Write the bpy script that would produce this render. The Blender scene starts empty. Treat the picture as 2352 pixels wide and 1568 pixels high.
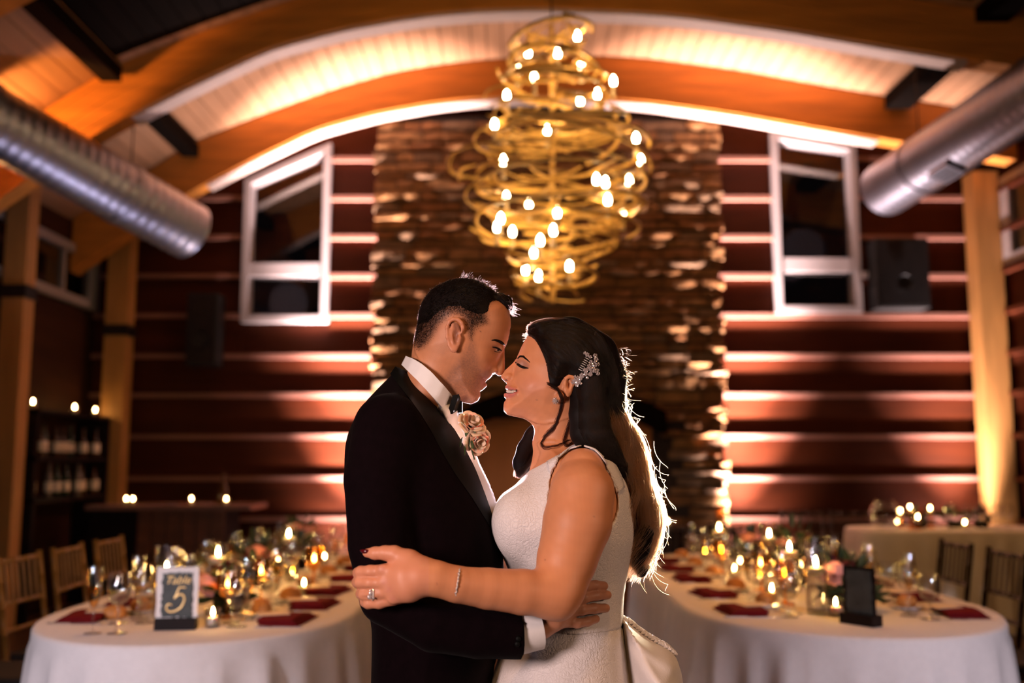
import bpy, bmesh, math, random
import numpy as np
from mathutils import Vector, Matrix, Quaternion

random.seed(7)
RNG = np.random.default_rng(11)
SC = bpy.context.scene
COL = SC.collection
PI = math.pi

# ------------------------------------------------------------------ camera
CAM_Z = 1.35
PITCH = math.radians(7.0)
FPX = 2287.0
cam_data = bpy.data.cameras.new('camera')
cam_data.sensor_width = 36.0
cam_data.lens = FPX * 36.0 / 2352.0
cam_data.clip_start = 0.05
cam_data.dof.use_dof = True
cam_data.dof.focus_distance = 1.80
cam_data.dof.aperture_fstop = 2.2
cam = bpy.data.objects.new('camera', cam_data)
COL.objects.link(cam)
cam.location = (0, 0, CAM_Z)
cam.rotation_euler = (PI / 2 + PITCH, 0, 0)
SC.camera = cam

# ------------------------------------------------------------------ world, exposure
SC.view_settings.view_transform = 'Standard'
SC.view_settings.look = 'None'
SC.view_settings.gamma = 1.0
SC.view_settings.use_curve_mapping = False
SC.view_settings.exposure = 0.0
world = bpy.data.worlds.new('night')
SC.world = world
world.use_nodes = True
world.node_tree.nodes['Background'].inputs[0].default_value = (0.012, 0.010, 0.012, 1)
world.node_tree.nodes['Background'].inputs[1].default_value = 0.25
cy = SC.cycles
cy.max_bounces = 7
cy.diffuse_bounces = 1
cy.glossy_bounces = 3
cy.transmission_bounces = 4
cy.transparent_max_bounces = 24
cy.caustics_reflective = False
cy.caustics_refractive = False
cy.sample_clamp_indirect = 12.0
cy.sample_clamp_direct = 0.0
cy.use_light_tree = True
cy.use_denoising = True


def px_ray(px, py):
    c, s = math.cos(PITCH), math.sin(PITCH)
    return Vector((0, c, s)) * FPX + Vector((1, 0, 0)) * (px - 1176) + Vector((0, -s, c)) * (784 - py)


def at_y(px, py, Y):
    r = px_ray(px, py)
    return r * (Y / r.y) + Vector((0, 0, CAM_Z))


def at_x(px, py, X):
    r = px_ray(px, py)
    return r * (X / r.x) + Vector((0, 0, CAM_Z))


def at_z(px, py, Z):
    r = px_ray(px, py)
    return r * ((Z - CAM_Z) / r.z) + Vector((0, 0, CAM_Z))


def aim(o, target):
    d = Vector(target) - o.location
    o.rotation_euler = d.to_track_quat('-Z', 'Y').to_euler()


def area_light(name, loc, target, size, power, color, size_y=None):
    l = bpy.data.lights.new(name, 'AREA')
    l.energy = power
    l.color = color
    l.shape = 'RECTANGLE' if size_y else 'DISK'
    l.size = size
    if size_y:
        l.size_y = size_y
    o = bpy.data.objects.new(name, l)
    COL.objects.link(o)
    o.location = loc
    aim(o, target)
    return o


def spot_light(name, loc, target, power, color, angle, blend=0.6, radius=0.04):
    l = bpy.data.lights.new(name, 'SPOT')
    l.energy = power
    l.color = color
    l.spot_size = math.radians(angle)
    l.spot_blend = blend
    l.shadow_soft_size = radius
    o = bpy.data.objects.new(name, l)
    COL.objects.link(o)
    o.location = loc
    aim(o, target)
    return o


def point_light(name, loc, power, color, radius=0.03):
    l = bpy.data.lights.new(name, 'POINT')
    l.energy = power
    l.color = color
    l.shadow_soft_size = radius
    o = bpy.data.objects.new(name, l)
    COL.objects.link(o)
    o.location = loc
    return o


# soft front light assumed from the dance floor, placed left beside the photographer
area_light('assumed_front_light', (-1.15, 0.25, 1.50), (0.05, 1.85, 1.25), 0.45, 34, (1.0, 0.74, 0.68))
area_light('added_side_fill', (1.75, 0.55, 1.75), (0.25, 1.85, 1.15), 0.5, 11, (1.0, 0.62, 0.40))  # warm fill added from the right for the gown's back
# warm light added above the couple to tint their upper sides, no fixture
spot_light('added_top_light', (0.25, 0.9, 3.4), (0.0, 1.8, 1.2), 55, (1.0, 0.50, 0.18), 50, 0.8, 0.12)
# low side spots added to brighten the cloth fronts at the table ends
spot_light('added_cloth_fill', (-2.3, 0.2, 1.05), (-1.25, 3.5, 0.50), 270, (0.90, 0.84, 1.0), 27, 0.6, 0.12)
spot_light('added_cloth_fill', (2.3, 0.2, 1.05), (1.35, 3.6, 0.50), 270, (0.92, 0.84, 1.0), 27, 0.6, 0.12)
# warm lights added above the long tables to colour their tops
for dx_, dy_ in ((-1.23, 4.3), (-1.23, 5.7), (1.35, 4.4), (1.35, 5.8)):
    spot_light('added_table_light', (dx_, dy_, 4.0), (dx_, dy_, .76), 170, (1.0, 0.40, 0.10), 46, 0.9, 0.05)
spot_light('added_table_light', (3.1, 6.0, 3.9), (3.7, 8.2, .40), 110, (1.0, 0.45, 0.12), 42, 0.9, 0.05)  # added as well, warms the far table's cloth
# amber spot added to light the left ceiling boards, no fixture, outside the picture
spot_light('added_ceiling_light', (-4.2, 7.25, 3.52), (-3.4, 6.9, 4.25), 380, (1.0, 0.43, 0.12), 120, 1.0, 0.06)
# the flash behind the couple, then two added spots for face rim and hair
FLASH = at_y(1222, 1032, 3.0)
spot_light('back_rim_light', FLASH - Vector((0, .03, 0)), at_y(1200, 930, 1.85), 240, (1.0, 0.84, 0.96), 95, 0.4, 0.05)
spot_light('back_rim_light', at_y(1035, 1020, 2.9), at_y(1180, 900, 1.85), 150, (1.0, 0.84, 0.96), 60, 0.4, 0.05)  # added rim light for the bride's face, no second flash
spot_light('back_rim_light', at_y(1640, 1060, 2.8), at_y(1485, 1110, 1.88), 620, (1.0, 0.82, 0.56), 26, 0.5, 0.05)  # added back light to make the bride's waves glow

# ------------------------------------------------------------------ object helpers


def tag(o, label=None, cat=None, group=None, kind=None):
    if label:
        o['label'] = label
    if cat:
        o['category'] = cat
    if group:
        o['group'] = group
    if kind:
        o['kind'] = kind
    return o


def empty(name, loc=(0, 0, 0), rotz=0.0):
    o = bpy.data.objects.new(name, None)
    o.empty_display_size = 0.05
    COL.objects.link(o)
    o.location = loc
    o.rotation_euler = (0, 0, rotz)
    return o


class MB:
    def __init__(self):
        self.v = []
        self.f = []

    def add(self, verts, faces):
        b = len(self.v)
        self.v += [tuple(p) for p in verts]
        self.f += [tuple(i + b for i in f) for f in faces]
        return self

    def hexa(self, p):      # 8 points: bottom ring then top ring
        return self.add(p, [(3, 2, 1, 0), (4, 5, 6, 7), (0, 1, 5, 4), (1, 2, 6, 5), (2, 3, 7, 6), (3, 0, 4, 7)])

    def box(self, x0, x1, y0, y1, z0, z1, jit=0.0):
        p = [(x0, y0, z0), (x1, y0, z0), (x1, y1, z0), (x0, y1, z0), (x0, y0, z1), (x1, y0, z1), (x1, y1, z1), (x0, y1, z1)]
        if jit:
            p = [(a + random.uniform(-jit, jit), b + random.uniform(-jit, jit), c + random.uniform(-jit, jit)) for a, b, c in p]
        return self.hexa(p)

    def obox(self, c, ax, ay, az):
        c, ax, ay, az = Vector(c), Vector(ax), Vector(ay), Vector(az)
        p = [c - ax - ay - az, c + ax - ay - az, c + ax + ay - az, c - ax + ay - az,
             c - ax - ay + az, c + ax - ay + az, c + ax + ay + az, c - ax + ay + az]
        return self.hexa(p)

    def tube(self, pts, rad, n=8, caps=True):
        pts = [Vector(p) for p in pts]
        m = len(pts)
        if not hasattr(rad, '__len__'):
            rad = [rad] * m
        t0 = (pts[1] - pts[0]).normalized()
        up = Vector((0, 0, 1)) if abs(t0.z) < 0.9 else Vector((1, 0, 0))
        nrm = t0.cross(up).normalized()
        vs, fs = [], []
        for i in range(m):
            t = (pts[min(i + 1, m - 1)] - pts[max(i - 1, 0)])
            t = t.normalized() if t.length > 1e-9 else t0
            nrm = (nrm - t * nrm.dot(t))
            nrm = nrm.normalized() if nrm.length > 1e-9 else t.orthogonal().normalized()
            b = t.cross(nrm)
            for k in range(n):
                a = 2 * PI * k / n
                vs.append(pts[i] + (nrm * math.cos(a) + b * math.sin(a)) * rad[i])
        for i in range(m - 1):
            for k in range(n):
                a0, a1 = i * n + k, i * n + (k + 1) % n
                fs.append((a0, a1, a1 + n, a0 + n))
        if caps:
            fs.append(tuple(reversed(range(n))))
            fs.append(tuple(range((m - 1) * n, m * n)))
        return self.add(vs, fs)

    def lathe(self, prof, n=16, c=(0, 0, 0), axis=None):
        """prof: (radius, height) pairs from bottom to top, about +z through c"""
        vs, fs = [], []
        M = None
        if axis is not None:
            M = Vector((0, 0, 1)).rotation_difference(Vector(axis)).to_matrix()
        rings = []
        for r, h in prof:
            if r < 1e-6:
                p = Vector((0, 0, h))
                rings.append([len(vs)])
                vs.append((M @ p if M else p) + Vector(c))
            else:
                ring = []
                for k in range(n):
                    a = 2 * PI * k / n
                    p = Vector((r * math.cos(a), r * math.sin(a), h))
                    ring.append(len(vs))
                    vs.append((M @ p if M else p) + Vector(c))
                rings.append(ring)
        for a, b in zip(rings, rings[1:]):
            for k in range(n):
                k2 = (k + 1) % n
                if len(a) == 1 and len(b) == 1:
                    continue
                if len(a) == 1:
                    fs.append((a[0], b[k2], b[k]))
                elif len(b) == 1:
                    fs.append((a[k], a[k2], b[0]))
                else:
                    fs.append((a[k], a[k2], b[k2], b[k]))
        return self.add(vs, fs)

    def prism(self, poly, p0, ex, ey, ez, depth):
        """poly in (ex, ez) coordinates, extruded along ey by depth"""
        p0, ex, ey, ez = Vector(p0), Vector(ex), Vector(ey), Vector(ez)
        n = len(poly)
        vs = [p0 + ex * a + ez * b for a, b in poly] + [p0 + ex * a + ez * b + ey * depth for a, b in poly]
        fs = [tuple(range(n)), tuple(reversed(range(n, 2 * n)))]
        for i in range(n):
            j = (i + 1) % n
            fs.append((j, i, i + n, j + n))
        return self.add(vs, fs)

    def mesh(self, name, mat=None, smooth=False):
        me = bpy.data.meshes.new(name)
        me.from_pydata([tuple(p) for p in self.v], [], self.f)
        if mat:
            me.materials.append(mat)
        if smooth:
            me.polygons.foreach_set('use_smooth', [True] * len(me.polygons))
        me.update()
        return me

    def obj(self, name, mat=None, parent=None, smooth=False, fix=False):
        me = self.mesh(name, mat, smooth)
        if fix:
            bm = bmesh.new()
            bm.from_mesh(me)
            bmesh.ops.recalc_face_normals(bm, faces=bm.faces)
            bm.to_mesh(me)
            bm.free()
        return link(name, me, parent)


def link(name, me, parent=None, loc=None):
    o = bpy.data.objects.new(name, me)
    COL.objects.link(o)
    if parent is not None:
        o.parent = parent
    if loc is not None:
        o.location = loc
    return o


def copy_tree(o, parent=None):
    c = o.copy()
    COL.objects.link(c)
    c.parent = parent
    for ch in list(o.children):
        copy_tree(ch, c)
    return c


def smooth_angle(o, ang=40):
    me = o.data
    me.polygons.foreach_set('use_smooth', [True] * len(me.polygons))
    try:
        me.set_sharp_from_angle(angle=math.radians(ang))
    except Exception:
        pass
    return o


# ------------------------------------------------------------------ materials
MATS = {}


def nd(nt, t, **kw):
    n = nt.nodes.new(t)
    for k, v in kw.items():
        setattr(n, k, v)
    return n


def mat(name, color, rough=0.5, metal=0.0, var=0.0, scale=(5, 5, 5), bump=0.0, bscale=None, sheen=0.0, spec=0.5,
        sss=0.0, color2=None, detail=4.0, coat=0.0, coords='Object', trans=0.0, alpha=1.0):
    if name in MATS:
        return MATS[name]
    m = bpy.data.materials.new(name)
    m.use_nodes = True
    nt = m.node_tree
    b = nt.nodes['Principled BSDF']
    b.inputs['Base Color'].default_value = (*color, 1)
    b.inputs['Roughness'].default_value = rough
    b.inputs['Metallic'].default_value = metal
    b.inputs['Specular IOR Level'].default_value = spec
    if sheen:
        b.inputs['Sheen Weight'].default_value = sheen
        b.inputs['Sheen Roughness'].default_value = 0.4
    if sss:
        b.inputs['Subsurface Weight'].default_value = sss
        b.inputs['Subsurface Radius'].default_value = (0.010, 0.004, 0.002)
        b.inputs['Subsurface Scale'].default_value = 1.0
    if coat:
        b.inputs['Coat Weight'].default_value = coat
    tc = nd(nt, 'ShaderNodeTexCoord')
    if var or color2:
        mp = nd(nt, 'ShaderNodeMapping')
        mp.inputs['Scale'].default_value = scale
        nt.links.new(tc.outputs[coords], mp.inputs[0])
        no = nd(nt, 'ShaderNodeTexNoise')
        no.inputs['Scale'].default_value = 1.0
        no.inputs['Detail'].default_value = detail
        nt.links.new(mp.outputs[0], no.inputs['Vector'])
        cr = nd(nt, 'ShaderNodeValToRGB')
        c2 = color2 if color2 else tuple(max(0, c * (1 - var)) for c in color)
        cr.color_ramp.elements[0].position = 0.3
        cr.color_ramp.elements[0].color = (*c2, 1)
        cr.color_ramp.elements[1].position = 0.7
        cr.color_ramp.elements[1].color = (*color, 1)
        nt.links.new(no.outputs['Fac'], cr.inputs[0])
        nt.links.new(cr.outputs[0], b.inputs['Base Color'])
    if bump:
        mp2 = nd(nt, 'ShaderNodeMapping')
        bs = bscale if bscale else scale
        mp2.inputs['Scale'].default_value = bs
        nt.links.new(tc.outputs[coords], mp2.inputs[0])
        n2 = nd(nt, 'ShaderNodeTexNoise')
        n2.inputs['Scale'].default_value = 1.0
        n2.inputs['Detail'].default_value = 3.0
        nt.links.new(mp2.outputs[0], n2.inputs['Vector'])
        bp = nd(nt, 'ShaderNodeBump')
        bp.inputs['Strength'].default_value = bump
        bp.inputs['Distance'].default_value = 0.01
        nt.links.new(n2.outputs['Fac'], bp.inputs['Height'])
        nt.links.new(bp.outputs[0], b.inputs['Normal'])
    MATS[name] = m
    return m


def emit(name, color, strength):
    if name in MATS:
        return MATS[name]
    m = bpy.data.materials.new(name)
    m.use_nodes = True
    nt = m.node_tree
    nt.nodes.clear()
    e = nd(nt, 'ShaderNodeEmission')
    e.inputs[0].default_value = (*color, 1)
    e.inputs[1].default_value = strength
    o = nd(nt, 'ShaderNodeOutputMaterial')
    nt.links.new(e.outputs[0], o.inputs[0])
    MATS[name] = m
    return m


def thin_glass(name, tint=(1, 1, 1), base=0.05, edge=0.7, rough=0.02, power=2.5):
    """thin-walled glass: clear straight through, mirror-like towards its edges"""
    if name in MATS:
        return MATS[name]
    m = bpy.data.materials.new(name)
    m.use_nodes = True
    nt = m.node_tree
    nt.nodes.clear()
    tr = nd(nt, 'ShaderNodeBsdfTransparent')
    tr.inputs[0].default_value = (*tint, 1)
    gl = nd(nt, 'ShaderNodeBsdfGlossy')
    gl.inputs['Roughness'].default_value = rough
    lw = nd(nt, 'ShaderNodeLayerWeight')
    lw.inputs['Blend'].default_value = 0.5
    pw = nd(nt, 'ShaderNodeMath', operation='POWER')
    pw.inputs[1].default_value = power
    nt.links.new(lw.outputs['Facing'], pw.inputs[0])
    ma = nd(nt, 'ShaderNodeMath', operation='MULTIPLY_ADD')
    ma.inputs[1].default_value = edge
    ma.inputs[2].default_value = base
    nt.links.new(pw.outputs[0], ma.inputs[0])
    mx = nd(nt, 'ShaderNodeMixShader')
    nt.links.new(ma.outputs[0], mx.inputs[0])
    nt.links.new(tr.outputs[0], mx.inputs[1])
    nt.links.new(gl.outputs[0], mx.inputs[2])
    o = nd(nt, 'ShaderNodeOutputMaterial')
    nt.links.new(mx.outputs[0], o.inputs[0])
    MATS[name] = m
    return m


M_BEAM = mat('beam_wood', (0.74, 0.26, 0.035), 0.55, var=0.35, scale=(1.5, 6, 14), bump=0.05, bscale=(3, 20, 30))
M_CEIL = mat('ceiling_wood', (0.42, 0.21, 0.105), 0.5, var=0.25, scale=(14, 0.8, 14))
M_DARK_UNLIT = mat('dark_wood_unlit_ceiling', (0.005, 0.0025, 0.0015), 0.8, var=0.4, scale=(14, 0.8, 14), spec=.05)  # dark timber, also the shade painted into the front ceiling boards
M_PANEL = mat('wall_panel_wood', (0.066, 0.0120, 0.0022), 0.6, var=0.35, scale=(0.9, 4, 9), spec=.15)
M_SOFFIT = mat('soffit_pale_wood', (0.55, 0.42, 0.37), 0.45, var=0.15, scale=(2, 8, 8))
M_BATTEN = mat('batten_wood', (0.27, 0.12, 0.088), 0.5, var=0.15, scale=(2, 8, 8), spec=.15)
M_WALLDARK = mat('side_wall_wood', (0.05, 0.018, 0.008), 0.7, var=0.4, scale=(4, 1, 10), spec=.1)
M_POST = mat('post_wood', (0.58, 0.27, 0.075), 0.55, var=0.4, scale=(8, 8, 1.2))
M_TRIMW = mat('window_trim_paint', (0.34, 0.29, 0.29), 0.4, var=0.06, scale=(3, 3, 3))
M_BLACK = mat('black_plastic', (0.010, 0.010, 0.011), 0.5, var=0.3, scale=(30, 30, 30))
M_IRON = mat('black_iron', (0.03, 0.025, 0.025), 0.45, metal=0.6, var=0.3, scale=(20, 20, 20))
M_DUCT = mat('galvanised_steel', (0.34, 0.34, 0.41), 0.42, metal=1.0, var=0.12, scale=(3, 3, 3))
M_PANE = thin_glass('window_glass', (0.6, 0.6, 0.6), base=0.10, edge=0.5, rough=0.03)
M_FLOOR = mat('floor_wood', (0.10, 0.045, 0.02), 0.35, var=0.5, scale=(1.2, 10, 1))
M_STONE = [mat('stone_%s' % n, c, 0.8, var=0.45, scale=(9, 9, 14), bump=0.8, bscale=(22, 22, 22), spec=.2) for n, c in
           (('umber', (0.21, 0.092, 0.030)), ('tan', (0.29, 0.14, 0.052)), ('grey', (0.21, 0.12, 0.065)), ('rust', (0.22, 0.09, 0.03)))]
M_MORTAR = mat('stone_backing', (0.03, 0.015, 0.008), 0.9, var=0.4, scale=(6, 6, 6))
# ================================================================== ROOM
YW = 10.30                       # back wall plane
XL, XR = -4.35, 5.05             # side walls


def zz(px, py, Y=10.25):
    return at_y(px, py, Y).z


def xx(px, py, Y=10.25):
    return at_y(px, py, Y).x


# floor with its boards as texture (only slivers show between the tables)
fl = MB().box(XL - 0.2, XR + 0.2, -4, YW + 0.2, -0.12, 0.0).obj('floor', M_FLOOR)
tag(fl, kind='structure')

# ---- arched roof profile, read once at the rear beam (y = 9.6) and extruded along the hall
UP = [(200, 480), (352, 383), (440, 327), (612, 260), (765, 205), (900, 167), (1000, 150), (1100, 138), (1250, 129), (1400, 129),
      (1500, 136), (1691, 161), (1940, 206), (2112, 233), (2300, 262), (2420, 282)]
LO = [(330, 508), (400, 460), (474, 419), (574, 367), (727, 294), (860, 258), (1000, 233), (1100, 223), (1220, 219), (1413, 226),
      (1500, 233), (1691, 260), (1844, 287), (2020, 316), (2200, 345), (2330, 366)]
UPW = [at_y(a, b, 9.6) for a, b in UP]
LOW = [at_y(a, b, 9.6) for a, b in LO]


def prof(P, x):
    for a, b in zip(P, P[1:]):
        if a.x <= x <= b.x:
            t = (x - a.x) / (b.x - a.x)
            return a.z + (b.z - a.z) * t
    a, b = (P[0], P[1]) if x < P[0].x else (P[-2], P[-1])
    return a.z + (b.z - a.z) * (x - a.x) / (b.x - a.x)


def smooth_prof(P, x):
    return (prof(P, x - 0.12) + prof(P, x) * 2 + prof(P, x + 0.12)) / 4


# ceiling: boards running along the hall, each a part
ceil = empty('ceiling')
tag(ceil, kind='structure')
bx = XL - 0.1
bw = 0.145
YB = 7.55
while bx < XR + 0.1:
    x0, x1 = bx + 0.004, bx + bw - 0.004
    z0, z1 = smooth_prof(UPW, x0), smooth_prof(UPW, x1)
    mid = (x0 + x1) / 2
    front_unlit = -3.12 < mid < 3.70  # front bay boards coloured near black as if unlit
    for (ya, yb, m) in ((YB, YW, M_CEIL), (2.2, YB, M_DARK_UNLIT if front_unlit else M_CEIL)):
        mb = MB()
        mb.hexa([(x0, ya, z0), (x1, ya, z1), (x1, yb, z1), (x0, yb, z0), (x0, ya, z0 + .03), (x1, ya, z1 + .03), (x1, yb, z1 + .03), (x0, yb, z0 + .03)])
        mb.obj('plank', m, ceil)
    bx += bw
rf = MB()
bx = XL - 0.4
xs = [XL - 0.4 + i * (XR - XL + 0.8) / 40 for i in range(41)]
for a, b in zip(xs, xs[1:]):
    za, zb = smooth_prof(UPW, a) + .035, smooth_prof(UPW, b) + .035
    rf.hexa([(a, -3, za), (b, -3, zb), (b, YW + .2, zb), (a, YW + .2, za), (a, -3, za + .1), (b, -3, zb + .1), (b, YW + .2, zb + .1), (a, YW + .2, za + .1)])
rf.obj('roof_deck', M_DARK_UNLIT, ceil)

# longitudinal purlins
for nm, xa, xb, drop in (('left', -3.27, -3.11, 0.10), ('right', 3.72, 3.98, 0.10)):
    z = min(smooth_prof(UPW, xa), smooth_prof(UPW, xb))
    for ya, yb in ((7.87, 9.58), (2.2, 7.62)):
        p = MB().box(xa, xb, ya, yb, z - drop, z + 0.02).obj('purlin', M_DARK_UNLIT)
        tag(p, 'dark longitudinal purlin under the ceiling boards', kind='structure')


# arched glulam beams
def arch_beam(y0, y1, strip=True):
    r = empty('arched_beam', (0, y0, 0))
    lams = 6
    xs = np.linspace(XL + 0.02, XR - 0.02, 61)
    for L in range(lams):
        mb = MB()
        vs, fs = [], []
        for i, x in enumerate(xs):
            lo, up = smooth_prof(LOW, x), smooth_prof(UPW, x) - 0.005
            a = lo + (up - lo) * L / lams
            b = lo + (up - lo) * (L + 1) / lams - 0.004
            ins = 0.0 if L % 2 else 0.0025
            for (yy, zc) in ((ins, a), (y1 - y0 - ins, a), (y1 - y0 - ins, b), (ins, b)):
                vs.append((x, yy, zc))
        n = len(xs)
        for i in range(n - 1):
            for k in range(4):
                k2 = (k + 1) % 4
                fs.append((i * 4 + k, (i + 1) * 4 + k, (i + 1) * 4 + k2, i * 4 + k2))
        fs += [(0, 1, 2, 3), tuple(reversed([(n - 1) * 4 + k for k in range(4)]))]
        mb.add(vs, fs)
        mb.obj('lamination', M_BEAM, r, fix=True)
    if strip:
        mb = MB()
        xs2 = np.linspace(LOW[2].x, LOW[13].x, 50)
        vs, fs = [], []
        for x in xs2:
            lo = smooth_prof(LOW, x)
            for (yy, zc) in ((0.02, lo - .03), (y1 - y0 - .005, lo - .03), (y1 - y0 - .005, lo), (0.02, lo)):
                vs.append((x, yy, zc))
        n = len(xs2)
        for i in range(n - 1):
            for k in range(4):
                k2 = (k + 1) % 4
                fs.append((i * 4 + k, (i + 1) * 4 + k, (i + 1) * 4 + k2, i * 4 + k2))
        fs += [(0, 1, 2, 3), tuple(reversed([(n - 1) * 4 + k for k in range(4)]))]
        mb.add(vs, fs)
        mb.obj('soffit_strip', M_SOFFIT, r, fix=True)
    return r


b = arch_beam(9.6, 9.82)
tag(b, 'arched laminated timber beam against the stone chimney', kind='structure')
b = arch_beam(7.65, 7.85)
tag(b, 'arched laminated timber beam nearer the viewer crossing the picture top', kind='structure')
b = arch_beam(5.60, 5.80, strip=False)
tag(b, 'arched laminated timber beam overhead almost out of sight', kind='structure')

# ---- back wall with window openings
WL = [(565, 415), (757, 330), (757, 740), (553, 740)]      # left window outer edge
WR = [(1766, 305), (1963, 334), (1979, 716), (1785, 722)]  # right window outer edge
wl = [at_y(a, b_, 10.22) for a, b_ in WL]
wr = [at_y(a, b_, 10.22) for a, b_ in WR]
wlx0, wlx1 = (wl[0].x + wl[3].x) / 2, (wl[1].x + wl[2].x) / 2
wlz0, wlzl, wlzr = (wl[2].z + wl[3].z) / 2, wl[0].z, wl[1].z
wrx0, wrx1 = (wr[0].x + wr[3].x) / 2, (wr[1].x + wr[2].x) / 2
wrz0, wrzl, wrzr = (wr[2].z + wr[3].z) / 2, wr[0].z, wr[1].z

wall = empty('wall_back')
tag(wall, kind='structure')
mb = MB()
ZT = 5.4
mb.box(XL - .2, wlx0 + .03, YW, YW + .18, 0, ZT)
mb.box(wlx0 + .03, wlx1 - .03, YW, YW + .18, 0, wlz0 + .03)
mb.hexa([(wlx0 + .03, YW, wlzl - .03), (wlx1 - .03, YW, wlzr - .03), (wlx1 - .03, YW + .18, wlzr - .03), (wlx0 + .03, YW + .18, wlzl - .03),
         (wlx0 + .03, YW, ZT), (wlx1 - .03, YW, ZT), (wlx1 - .03, YW + .18, ZT), (wlx0 + .03, YW + .18, ZT)])
mb.box(wlx1 - .03, wrx0 + .03, YW, YW + .18, 0, ZT)
mb.box(wrx0 + .03, wrx1 - .03, YW, YW + .18, 0, wrz0 + .03)
mb.hexa([(wrx0 + .03, YW, wrzl - .03), (wrx1 - .03, YW, wrzr - .03), (wrx1 - .03, YW + .18, wrzr - .03), (wrx0 + .03, YW + .18, wrzl - .03),
         (wrx0 + .03, YW, ZT), (wrx1 - .03, YW, ZT), (wrx1 - .03, YW + .18, ZT), (wrx0 + .03, YW + .18, ZT)])
mb.box(wrx1 - .03, XR + .2, YW, YW + .18, 0, ZT)
mb.obj('wall_sheathing', M_PANEL, wall)

# courses: a panel between battens; batten heights read from the photograph
zb = [zz(1660, y) for y in (1192, 1099, 1003, 908, 818, 725, 634, 545, 455, 366, 277)]
step = zb[1] - zb[0]
z = zb[0]
while z - step > 0.05:
    z -= step
    zb.insert(0, z)
zb = [0.0] + zb + [zb[-1] + step]
CHX0, CHX1 = at_y(853, 800, 9.85).x, at_y(1664, 800, 9.85).x
BH, BD = 0.048, 0.074


def cut(x0, x1, holes):
    segs = [(x0, x1)]
    for h0, h1 in holes:
        out = []
        for a, b_ in segs:
            if h1 <= a or h0 >= b_:
                out.append((a, b_))
            else:
                if h0 - a > 0.02:
                    out.append((a, h0))
                if b_ - h1 > 0.02:
                    out.append((h1, b_))
        segs = out
    return segs


spk_l = (at_y(425, 760, 10.15).x, at_y(500, 760, 10.15).x)
for i in range(len(zb) - 1):
    z0, z1 = zb[i], zb[i + 1]
    holes = [(CHX0 - .01, CHX1 + .01)]
    if z1 > wlz0 + .02:
        holes.append((wlx0, wlx1))
    if z1 > wrz0 + .02:
        holes.append((wrx0, wrx1))
    for a, b_ in cut(XL, XR, holes):
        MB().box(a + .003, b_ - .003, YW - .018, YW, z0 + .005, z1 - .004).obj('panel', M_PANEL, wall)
    if z1 < 4.9:
        hb = [(CHX0 - .01, CHX1 + .01)]
        if z1 > wlz0 + .03:
            hb.append((wlx0 - .001, wlx1 + .001))
        if z1 > wrz0 + .03:
            hb.append((wrx0 - .001, wrx1 + .001))
        if abs(z1 - zb[0]) > 0.01:
            for a, b_ in cut(XL, XR, hb):
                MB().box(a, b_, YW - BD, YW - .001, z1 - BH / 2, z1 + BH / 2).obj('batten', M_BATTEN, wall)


# ---- windows of the back wall
def frame_poly(poly, inset, y0, y1, name, mtl, parent):
    """a mitred frame following the closed polygon poly ((x, z) pairs), members inset wide; one part per member"""
    n = len(poly)
    P = [Vector((a, b_)) for a, b_ in poly]
    area = sum(P[i].x * P[(i + 1) % n].y - P[(i + 1) % n].x * P[i].y for i in range(n))
    if area < 0:
        P.reverse()

    def line(i):
        d = (P[(i + 1) % n] - P[i]).normalized()
        nn = Vector((-d.y, d.x))
        return P[i] + nn * inset, d

    inn = []
    for i in range(n):
        p, d = line((i - 1) % n)
        q, e = line(i)
        den = d.x * e.y - d.y * e.x
        t = ((q.x - p.x) * e.y - (q.y - p.y) * e.x) / den
        inn.append(p + d * t)
    for i in range(n):
        j = (i + 1) % n
        mb = MB()
        mb.hexa([(P[i].x, y0, P[i].y), (P[j].x, y0, P[j].y), (P[j].x, y1, P[j].y), (P[i].x, y1, P[i].y),
                 (inn[i].x, y0, inn[i].y), (inn[j].x, y0, inn[j].y), (inn[j].x, y1, inn[j].y), (inn[i].x, y1, inn[i].y)])
        mb.obj(name, mtl, parent, fix=True)
    return inn


def back_window(name, poly, rail_px, label):
    w = empty(name)
    tag(w, label, kind='structure')
    inn = frame_poly(poly, 0.068, 10.18, 10.36, 'frame_member', M_TRIMW, w)
    xs = [p.x for p in inn]
    za, zb_ = zz(650, rail_px[1], 10.2), zz(650, rail_px[0], 10.2)
    MB().box(min(xs), max(xs), 10.20, 10.34, za, zb_).obj('rail', M_TRIMW, w)
    n = len(inn)
    mb = MB()
    mb.prism([(p.x, p.y) for p in inn], (0, 10.29, 0), (1, 0, 0), (0, 1, 0), (0, 0, 1), 0.008)
    mb.obj('pane', M_PANE, w, fix=True)
    frame_poly([(p.x, p.y) for p in inn], 0.022, 10.25, 10.33, 'sash', M_TRIMW, w)
    return w


back_window('window_1', [(wlx0, wlzl), (wlx1, wlzr), (wlx1, wlz0), (wlx0, wlz0)], (604, 634), 'tall white window with sloping head left of the chimney')
back_window('window_2', [(wrx0, wrzl), (wrx1, wrzr), (wrx1, wrz0), (wrx0, wrz0)], (592, 624), 'tall white window right of the chimney')

# ---- side walls
wL = empty('wall_left')
tag(wL, kind='structure')
MB().box(XL - .2, XL, -4, YW + .2, 0, 4.6).obj('wall_sheathing', M_WALLDARK, wL)
wR = empty('wall_right')
tag(wR, kind='structure')
MB().box(XR, XR + .2, -4, YW + .2, 0, 5.2).obj('wall_sheathing', M_PANEL, wR)
for i, z in enumerate(zb[1:-1]):
    if i == 0 or z > 4.6:
        continue
    MB().box(XR - BD, XR - .001, 6.0, YW - .06, z - BH / 2, z + BH / 2).obj('batten', M_PANEL, wR)


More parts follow.
